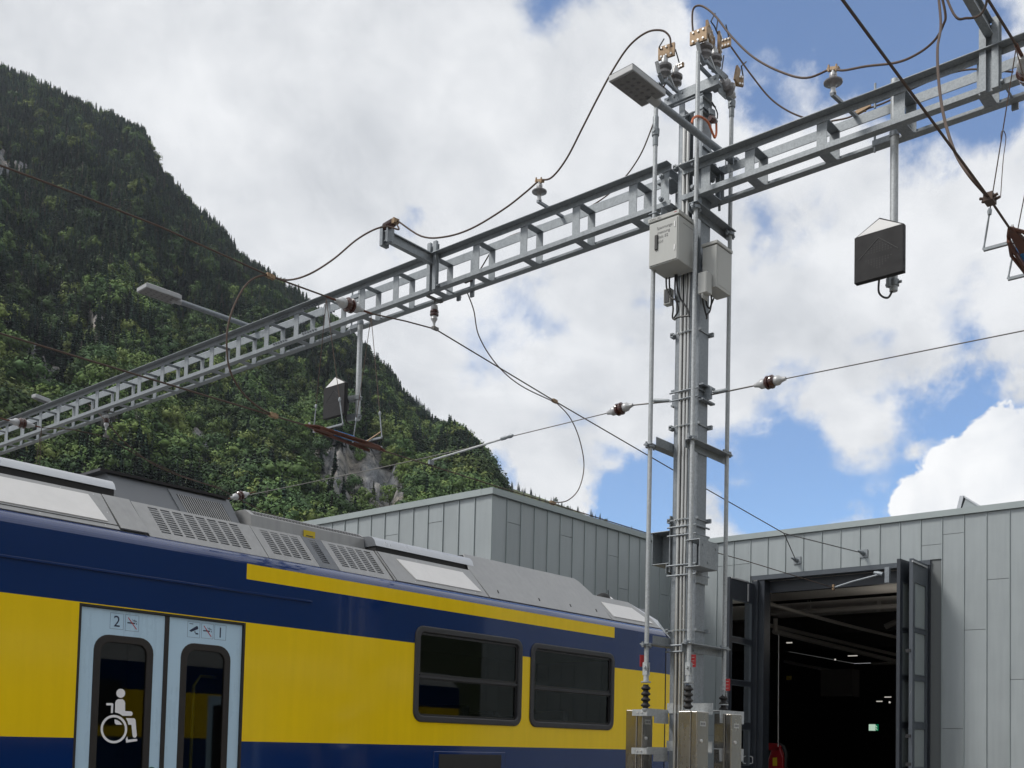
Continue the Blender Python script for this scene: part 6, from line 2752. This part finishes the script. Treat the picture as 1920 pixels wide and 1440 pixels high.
mA = W1(612, 556)
mB_ = W1(696, 588)
left_end = W1(0, 310) + (W1(0, 310) - W1(300, 425)) * 1.2
wire('messenger_wire', [left_end, W1(0, 310), W1(150, 366), W1(300, 425), W1(505, 517), mA], 0.0103, 'wire', 'thick brown messenger wire coming in from the left edge past the forest', 'wire', gmw)
anchor2, anchor1 = U(0, XB - .10, 1617, 1037), U(0, XB - .10, 1492, 1050)
node = anchor2 + (W1(816, 617) - anchor2) * .21
node = np.array(U(1, 9.72, 1470, 1000))
wire('messenger_wire', [mB_, W1(760, 602), W1(816, 617), W1(1040, 752), U(1, 10.1, 1260, 880), node], 0.0095, 'wire', 'brown messenger wire running from the hanging insulator down past the mast', 'wire', gmw)
wire('anchor_wire', [node, U(0, XB - 1.5, 1500, 1007) * 0 + node + (anchor2 - node) * .5, anchor2], .011, 'grey_wire', 'anchor wire ending above the right half of the depot door', 'wire', gmw)
wire('anchor_wire', [node, anchor1], .011, 'grey_wire', 'short anchor wire ending above the left half of the depot door', 'wire', gmw)
for q, lab in ((anchor1, 'wire anchor bolted above the left half of the depot door'), (anchor2, 'wire anchor bolted above the right half of the depot door')):
    t = thing('wire_anchor', q, lab, 'bracket', 'wire anchors on the depot front')
    m = MB()
    m.box(XB - .035, XB - .008, q[1] - .09, q[1] + .09, q[2] - .09, q[2] + .09)
    m.build('plate', 'galv', t)
    m = MB()
    m.lathe(q + (0.07, 0, 0), (-1, .15, .12), [(0, .045), (.06, .05), (.12, .035), (.2, .02), (.26, .012)], 10)
    m.build('thimble', 'galv_dark', t)
strain_insulator('brown strain insulator in the messenger wire in front of the gantry', mA, mB_, 'strain insulators in the wires', 1.25, 'rust')
cw = [W1(-260, 540), W1(0, 625), W1(300, 716), W1(510, 779), W1(575, 798)]
wire('contact_wire', cw, .010, 'wire', 'brown contact wire coming in from the left edge below the gantry', 'wire', gmw)
wire('contact_wire', [W1(722, 846), W1(925, 910), U(1, 10.15, 1215, 1000), U(1, 9.95, 1400, 1052), U(1, 9.75, 1563, 1102)], 0.0086, 'wire', 'brown contact wire running past the depot corner into the open door', 'wire', gmw)
end = U(1, 9.75, 1563, 1102)
t = thing('steady_arm', end, 'pale steady arm holding the contact wire end inside the depot door', 'bracket')
m = MB()
m.tube([end, U(0, end[0] + .15, 1600, 1090), U(0, end[0] + .3, 1650, 1077)], .022, 6)
m.build('arm', 'galv_dark', t)
m = MB()
q = U(0, end[0] + .3, 1655, 1077)
m.lathe(q, (0, 1, .3), [(0, .05), (.12, .05), (.2, .03)], 10)
m.obox(U(0, end[0] + .35, 1664, 1078), ((1, 0, 0), (0, 1, 0), (0, 0, 1)), (.04, .05, .17))
m.build('bracket', 'galv_dark', t)
m = MB()
m.obox(end + (0, 0, .01), ((1, 0, 0), (0, 1, 0), (0, 0, 1)), (.04, .02, .06))
m.build('clamp', 'brass', t)
gj = 'jumper cables between the overhead wires'
jp = [(507, 518), (490, 517), (466, 529), (445, 560), (430, 600), (425, 640), (430, 690), (450, 730), (480, 760), (513, 779)]
cable('jumper_cable', [W1(*p) for p in jp], 0.0112, 'cable', 'brown jumper cable looping between messenger and contact wire in front of the forest', 'cable', gj)
cable('jumper_cable', [U(0, 10.52, 876, 548), W1(884, 580) + (.05, 0, 0), W1(898, 630), W1(930, 682), W1(975, 722), W1(1042, 755)], 0.0086, 'cable', 'thin jumper cable dropping from the gantry to the messenger wire', 'cable', gj)
cable('jumper_cable', [W1(1040, 752), W1(1068, 782), W1(1086, 822), W1(1095, 872), W1(1086, 915), W1(1065, 938), W1(1038, 943)], 0.0086, 'cable', 'thin jumper cable curving from the messenger wire to the contact wire above the depot corner', 'cable', gj)
# feeder along the gantry front
fe = [W1(507, 518), W1(540, 525), U(0, 7.9, 580, 514), U(0, 8.3, 625, 486), U(0, 8.7, 668, 450), U(0, 8.95, 703, 430), U(0, 9.10, 728, 425), U(0, 9.16, 748, 430), E1 + (0, 0, .02), U(0, 9.25, 790, 443), U(0, 9.35, 835, 444), U(0, 9.5, 885, 428), U(0, 9.7, 945, 392), U(0, 9.85, 985, 361), I1]
cable('feeder_cable', fe, 0.0112, 'cable', 'brown feeder cable swinging along the front of the gantry left of the mast', 'cable', 'brown feeder cables along the gantry')
fe = [I1, U(0, 9.90, 1034, 333), U(0, 9.88, 1062, 298), U(0, 9.86, 1092, 240), U(0, 9.84, 1120, 185), U(0, 9.84, 1150, 130), U(0, 9.84, 1180, 86), U(0, 9.84, 1212, 61), U(0, 9.86, 1240, 57), U(0, 9.88, 1255, 68), U(0, 9.9, 1258, 88)]
cable('feeder_cable', fe, 0.0112, 'cable', 'brown feeder cable rising in an arch to the left disconnector switch', 'cable', 'brown feeder cables along the gantry')
fe = [U(0, 9.95, 1300, 66), U(0, 9.95, 1298, 42), U(0, 9.95, 1299, 20), U(0, 9.95, 1306, 11), U(0, 9.95, 1320, 13), U(0, 9.93, 1342, 31), U(0, 9.9, 1372, 69), U(0, 9.87, 1412, 107), U(0, 9.84, 1462, 134), U(0, 9.81, 1512, 146), I2]
cable('feeder_cable', fe, 0.0112, 'cable', 'dark feeder cable arching high over the mast head to the right insulator', 'cable', 'brown feeder cables along the gantry')
fe = [I2, U(0, 9.75, 1580, 132), U(0, 9.65, 1625, 124), U(0, 9.5, 1682, 117), U(0, 9.4, 1722, 100), U(0, 9.3, 1752, 76), U(0, 9.24, 1768, 48), U(0, 9.2, 1772, 22), E2 + (0, 0, -.02)]
cable('feeder_cable', fe, 0.0112, 'cable', 'brown feeder cable hanging between the right insulator and the corner strut', 'cable', 'brown feeder cables along the gantry')
fe = [U(0, 10.35, 1371, 88), U(0, 10.4, 1388, 112), U(0, 10.45, 1412, 145), U(0, 10.5, 1442, 182), U(0, 10.52, 1472, 205), U(0, 10.55, 1505, 220), U(0, 10.56, 1540, 229), U(0, 10.56, 1565, 226), U(0, 10.56, 1592, 220), U(0, 10.55, 1618, 207), U(0, 10.55, 1660, 192), U(0, 10.55, 1707, 168), U(0, 10.55, 1765, 143), U(0, 10.55, 1805, 132), U(0, 10.55, 1840, 130), U(0, 10.6, 1900, 135)]
cable('feeder_cable', fe, 0.0095, 'cable', 'dark feeder cable descending behind the gantry right of the mast', 'cable', 'brown feeder cables along the gantry')
fe = [U(1, 6.4, 1276, 126), U(1, 6.45, 1243, 165), U(0, 10.5, 1232, 210), U(0, 10.55, 1220, 245), U(0, 10.58, 1205, 282), U(0, 10.6, 1190, 308), U(0, 10.6, 1172, 332), U(0, 10.6, 1140, 365), U(0, 10.58, 1095, 393), U(0, 10.57, 1040, 413), U(0, 10.56, 985, 432), U(0, 10.55, 935, 455), U(0, 10.53, 905, 498), U(0, 10.52, 876, 548)]
cable('feeder_cable', fe, 0.0086, 'cable', 'thin cable descending behind the gantry left of the mast', 'cable', 'brown feeder cables along the gantry')
b = MB()
q = U(0, 10.55, 1617, 206)
b.obox(q, ((0, 1, -.2), (1, 0, 0), (0, .2, 1)), (.09, .02, .02))
b.lathe(q + (0, .03, -.03), (0, 0, 1), [(0, .012), (.07, .012)], 6)
b.lathe(q + (0, -.03, -.03), (0, 0, 1), [(0, .012), (.07, .012)], 6)
tag(b.build('cable_clamp', 'brass'), 'brass cable clamp behind the gantry right of the mast', 'clamp', 'clamps on the wires')
for (p, lab) in ((W1(507, 518), 'brass clamp where feeder and jumper meet the messenger wire'), (W1(513, 779), 'clamp at the lower end of the big jumper loop on the contact wire'),
                 (W1(1040, 752), 'small clamp joining the thin jumpers to the messenger wire'), (W1(1036, 943), 'small dark clamp on the contact wire above the depot roof edge')):
    b = MB()
    b.obox(p, ((1, 0, -.05), (0, 1, 0), (.05, 0, 1)), (.055, .022, .024))
    for s in (-1, 1):
        b.lathe(p + (s * .025, 0, -.035), (0, 0, 1), [(0, .011), (.07, .011)], 6)
    tag(b.build('cable_clamp', 'brass'), lab, 'clamp', 'clamps on the wires')
b = MB()                                             # brown stub insulator seen under the gantry
q = U(0, 10.42, 880, 523)
lathe_shed(b, q + (0, .10, 0), (0, -1, .05), 4, .03, .045, .035)
tag(b.build('stub_insulator', 'brown_ceramic'), 'small brown stub insulator between the gantry chords left of the mast', 'insulator')
b = MB()
b.box(10.44, 10.47, 9.72, 9.78, 7.70, 8.30)
tag(b.build('insulator_bar', 'galv_dark'), 'flat upright bar carrying the small brown stub insulator', 'bracket')


# ---- section insulators


def section_insulator(label, a, b, sgn=1):
    """two rusty runners, blue body, cross arms hung on droppers"""
    a, b = np.asarray(a, float), np.asarray(b, float)
    t = thing('section_insulator', a, label, 'section insulator', 'section insulators in the contact wires')
    L = b[0] - a[0]
    P = lambda u, dy, dz: np.array([a[0] + u * L, a[1] + (b[1] - a[1]) * u + dy, a[2] + (b[2] - a[2]) * u + dz])
    for s in (-1, 1):
        m = MB()
        m.tube([P(0, 0, 0), P(.12, s * .05, .02), P(.35, s * .11, .0), P(.65, s * .11, 0), P(.88, s * .05, .02), P(1, 0, 0)], .014, 6)
        m.bar(P(.14, s * .06, -.0), P(.86, s * .10, -.02), .02, .035)
        m.build('runner', 'rust', t)
    m = MB()
    m.prism([P(.02, -.02, -.01), P(.34, -.05, -.01), P(.34, .05, -.01), P(.02, .02, -.01)], (0, 0, .03))
    m.prism([P(.62, -.05, -.01), P(.98, -.02, -.01), P(.98, .02, -.01), P(.62, .05, -.01)], (0, 0, .03))
    m.build('end_plate', 'rust', t)
    m = MB()
    m.obox(P(.50, .06, .05), ((1, 0, 0), (0, 1, 0), (0, 0, 1)), (.17, .028, .030))
    m.obox(P(.52, -.06, -.0), ((1, 0, 0), (0, 1, 0), (0, 0, 1)), (.15, .025, .022))
    m.build('blue_block', 'sblue', t, bevel=.006)
    m = MB()
    for u in (.27, .76):
        m.bar(P(u, -.28, .055), P(u, .28, .055), .028, .022)
    m.build('cross_arm', 'galv', t)
    m = MB()
    m.tube([P(.72, -.06, .03), P(.80, -.22, .16)], .009, 5)
    m.build('horn', 'brass', t)
    m = MB()
    for u in (.05, .2, .38, .62, .8, .95):
        m.lathe(P(u, .0, .02), (0, 0, 1), [(0, .012), (.03, .010)], 6)
    m.build('bolts', 'white_ceramic', t)
    return t, P


sA, sB = W1(572, 797), W1(722, 846)
si, P1 = section_insulator('rusty section insulator with a blue body hanging in the contact wire before the forest', sA, sB)
gdr = 'droppers holding the section insulators'


def dropper(label, top, bot, group=gdr):
    top, bot = np.asarray(top, float), np.asarray(bot, float)
    t = thing('dropper', bot, label, 'dropper', group)
    zt_ = bot[2] + (top[2] - bot[2]) * .30
    k = bot + (top - bot) * .19
    m = MB()
    m.tube([k, top], .0045, 5)
    m.build('wire', 'wire', t)
    m = MB()
    m.lathe(bot, (k - bot), [(0, .012), (.03, .007), (.06, .007), (.08, .008), (np.linalg.norm(k - bot) * .75, .008), (np.linalg.norm(k - bot) * .8, .007), (np.linalg.norm(k - bot), .008)], 8)
    m.lathe(k - (0, 0, .02), (0, 0, 1), [(0, .014), (.03, .018), (.05, .010)], 8)
    m.build('turnbuckle', 'galv', t)
    return t


for i, (u, dy, top, lab) in enumerate(((.27, .28, mA, 'far left'), (.27, -.28, mA, 'near left'), (.76, .28, mB_, 'far right'), (.76, -.28, mB_, 'near right'))):
    dropper('thin dropper with turnbuckle on the %s corner of the section insulator before the forest' % lab, top + (0, 0, -.03), P1(u, dy, .06))

# ---- near track, upper right
YN = 2.15
W2 = lambda px, py: U(1, YN, px, py)
gn = 'overhead line wires of the near track'
s0 = W2(1893, 428)
zc2 = s0[2]
fwd = W2(1580, 0)
wire('contact_wire', [fwd + (fwd - s0) * 1.2, fwd, W2(1855, 372), s0], 0.0090, 'wire', 'thick dark contact wire crossing the top right corner down to the right edge', 'wire', gn)
s1 = s0 + (1.3, 0, 0)
si2, P2 = section_insulator('rusty section insulator with a blue body at the right edge of the picture', s0, s1)
wire('contact_wire', [s1, s1 + (15, .2, 0)], 0.0090, 'wire', 'contact wire of the near track beyond the right edge', 'wire', gn)
m2 = W2(1905, 84)
ms = W2(1853, 0)
wire('messenger_wire', [ms + (ms - m2) * 4, ms, m2], 0.0103, 'wire', 'dark messenger wire in the top right corner above the gantry', 'wire', gn)
m2b = m2 + (.75, 0, -.02)
strain_insulator('brown strain insulator cut by the right edge at the top', m2, m2b, 'strain insulators in the wires', 1.25, 'rust')
wire('messenger_wire', [m2b, m2b + (13, .4, -.3)], 0.0103, 'wire', 'messenger wire of the near track beyond the right edge', 'wire', gn)
for i, (u, dy, top, lab) in enumerate(((.27, .28, m2, 'far left'), (.27, -.28, m2, 'near left'), (.76, .28, m2b, 'far right'), (.76, -.28, m2b, 'near right'))):
    dropper('dropper with turnbuckle on the %s corner of the right edge section insulator' % lab, top + (0, 0, -.03), P2(u, dy, .06))
cable('jumper_cable', [E2 + (0, 0, .0), U(1, 2.95, 1764, 40), U(1, 2.85, 1758, 90), U(1, 2.75, 1760, 150), U(1, 2.6, 1769, 215), U(1, 2.4, 1788, 280), U(1, 2.25, 1815, 326), W2(1853, 370)], 0.0112, 'cable', 'brown jumper cable falling from the corner strut to the near contact wire', 'cable', gj)
cable('jumper_cable', [E2 + (0, 0, .02), U(1, 2.9, 1788, 26), U(1, 2.8, 1813, 34), U(1, 2.7, 1836, 29), U(1, 2.55, 1849, 8), U(1, 2.4, 1850, -30)], 0.0103, 'cable', 'short pale brown cable loop at the tip of the corner strut', 'cable', gj)
b = MB()
q = W2(1856, 373)
b.obox(q, ((1, 0, 0), (0, 1, 0), (0, 0, 1)), (.05, .03, .028))
for s in (-1, 1):
    for s2 in (-1, 1):
        b.lathe(q + (s * .025, s2 * .03, 0), (0, s2, .3), [(0, .010), (.03, .010)], 6)
tag(b.build('cable_clamp', 'wire'), 'dark clamp joining jumper and contact wire near the right edge', 'clamp', 'clamps on the wires')
q = W2(1885, 245)
b = MB()
b.tube(spline([W2(1877, 268), W2(1877, 250), W2(1880, 245), W2(1884, 249), W2(1886, 262), W2(1881, 300), W2(1876, 370)], 5), .003, 5)
tag(b.build('hook_wire', 'wire'), 'thin bent wire end hooking over the dropper at the right edge', 'wire')

# ---- cross span wire and registration arm
SY = lambda px, py: U(0, 10.27, px, py)
gs = 'span wire pieces across the mast'
mL, mR = np.array([10.27, MY1 + .06, zs]), np.array([10.27, MY0 - .08, zs - .02])
iL, iR = SY(1165, 765), SY(1440, 718)
wire('span_wire', [mL, SY(1184, 760)], .0085, 'grey_wire', 'short grey span wire from the mast to the left strain insulator', 'wire', gs)
wire('span_wire', [mR, SY(1420, 722)], .0085, 'grey_wire', 'short grey span wire from the mast to the right strain insulator', 'wire', gs)
for a_, b_, lab in ((mL + (SY(1222, 751) - mL) * .2, SY(1222, 751), 'turnbuckle on the span wire left of the mast'), (SY(1336, 736), SY(1366, 731), 'turnbuckle on the span wire right of the mast')):
    b = MB()
    d = b_ - a_
    b.lathe(a_, d, [(0, .008), (np.linalg.norm(d) * .12, .020), (np.linalg.norm(d) * .85, .022), (np.linalg.norm(d), .009)], 10)
    tag(b.build('turnbuckle', 'galv'), lab, 'turnbuckle', 'turnbuckles beside the mast')
dl_ = (SY(1184, 760) - SY(1141, 774))
strain_insulator('brown strain insulator on the span wire left of the mast', SY(1141, 774), SY(1184, 760), 'strain insulators in the wires', 1.0, 'brass')
strain_insulator('brown strain insulator on the span wire right of the mast', SY(1420, 722), SY(1468, 711), 'strain insulators in the wires', 1.0, 'rust')
wire('span_wire', [SY(1468, 711), SY(1920, 620), SY(1920, 620) + (SY(1920, 620) - SY(1468, 711)) * .8], .006, 'grey_wire', 'thin grey span wire running from the right insulator to the right edge', 'wire', gs)
far = U(0, 10.27, 455, 932)
wire('span_wire', [SY(1141, 774), SY(960, 818), SY(880, 840), SY(700, 880), U(0, 10.27, 468, 928)], .006, 'grey_wire', 'thin grey span wire running from the left insulator over the railcar to the far track', 'wire', gs)
t = thing('registration_arm', SY(808, 866), 'pale slanted registration arm steadying the contact wire above the depot edge', 'bracket')
b = MB()
b.tube([SY(806, 868), SY(812, 862), SY(880, 842), SY(945, 822)], .013, 7)
b.build('arm', 'galv_light', t)
b = MB()
b.lathe(SY(940, 823), SY(965, 815) - SY(940, 823), [(0, .024), (.06, .028), (.1, .02), (.16, .03), (.2, .014)], 8)
b.build('end_fitting', 'galv_dark', t)
b = MB()
b.obox(SY(808, 867), ((1, 0, 0), (0, 1, 0), (0, 0, 1)), (.04, .018, .03))
b.build('wire_clip', 'galv_dark', t)

# ---- far track on the left
YT3 = 19.15
W3 = lambda px, py: U(1, YT3, px, py)
g3 = 'overhead line wires of the far track'
a3, b3 = W3(8, 786), W3(78, 802)
wire('messenger_wire', [W3(-200, 735), W3(0, 784), a3], .011, 'rust', 'rusty messenger wire entering at the left edge below the gantry end', 'wire', g3)
strain_insulator('brown strain insulator at the left edge below the gantry end', W3(6, 786), W3(76, 801), 'strain insulators in the wires', 1.25, 'rust')
wire('messenger_wire', [b3, W3(140, 806), W3(198, 819), W3(260, 855), W3(340, 892), W3(415, 918)], 0.0086, 'wire', 'thin brown messenger wire sagging to the insulator above the railcar roof', 'wire', g3)
wire('jumper_cable', spline([U(0, 10.5, 165, 757), U(0, 10.4, 182, 772), W3(205, 797), W3(240, 835), W3(290, 872), W3(350, 897), W3(415, 915)], 4), .011, 'cable', 'brown jumper cable dropping from the far gantry end towards the railcar roof', 'cable', g3)
strain_insulator('brown strain insulator low above the dark ventilation box of the railcar', W3(418, 946) + (0, 0, .1), W3(480, 922), 'strain insulators in the wires', 1.35, 'rust')
wire('contact_wire', [W3(415, 918), W3(452, 938), W3(490, 958), W3(640, 1010)], .009, 'wire', 'thin contact wire of the far track dropping behind the railcar roof', 'wire', g3)
for k, (dx, lab) in enumerate(((-4, 'left'), (4, 'right'))):
    b = MB()
    b.tube([b3, W3(70 + dx, 860 + 20)], .006, 5)
    tag(b.build('dropper', 'wire'), '%s thin dropper hanging below the far left strain insulator' % lab, 'dropper', 'droppers of the far track')

# ------------------------------------------------------------------ mountain air
hz = MB()
hz.box(-3950, 3950, -3950, 3950, -1.0, 1900)
hm = bpy.data.materials.new('mountain_air')
hm.use_nodes = True
hn, hl = hm.node_tree.nodes, hm.node_tree.links
hn.clear()
ho = hn.new('ShaderNodeOutputMaterial')
hv = hn.new('ShaderNodeVolumePrincipled')
hv.inputs['Color'].default_value = (0.80, 0.88, 1.0, 1)
hv.inputs['Density'].default_value = 0.000044
hv.inputs['Anisotropy'].default_value = 0.2
hl.new(hv.outputs[0], ho.inputs['Volume'])
tag(hz.build('haze', hm, org=(0, 0, 0)), kind='stuff')
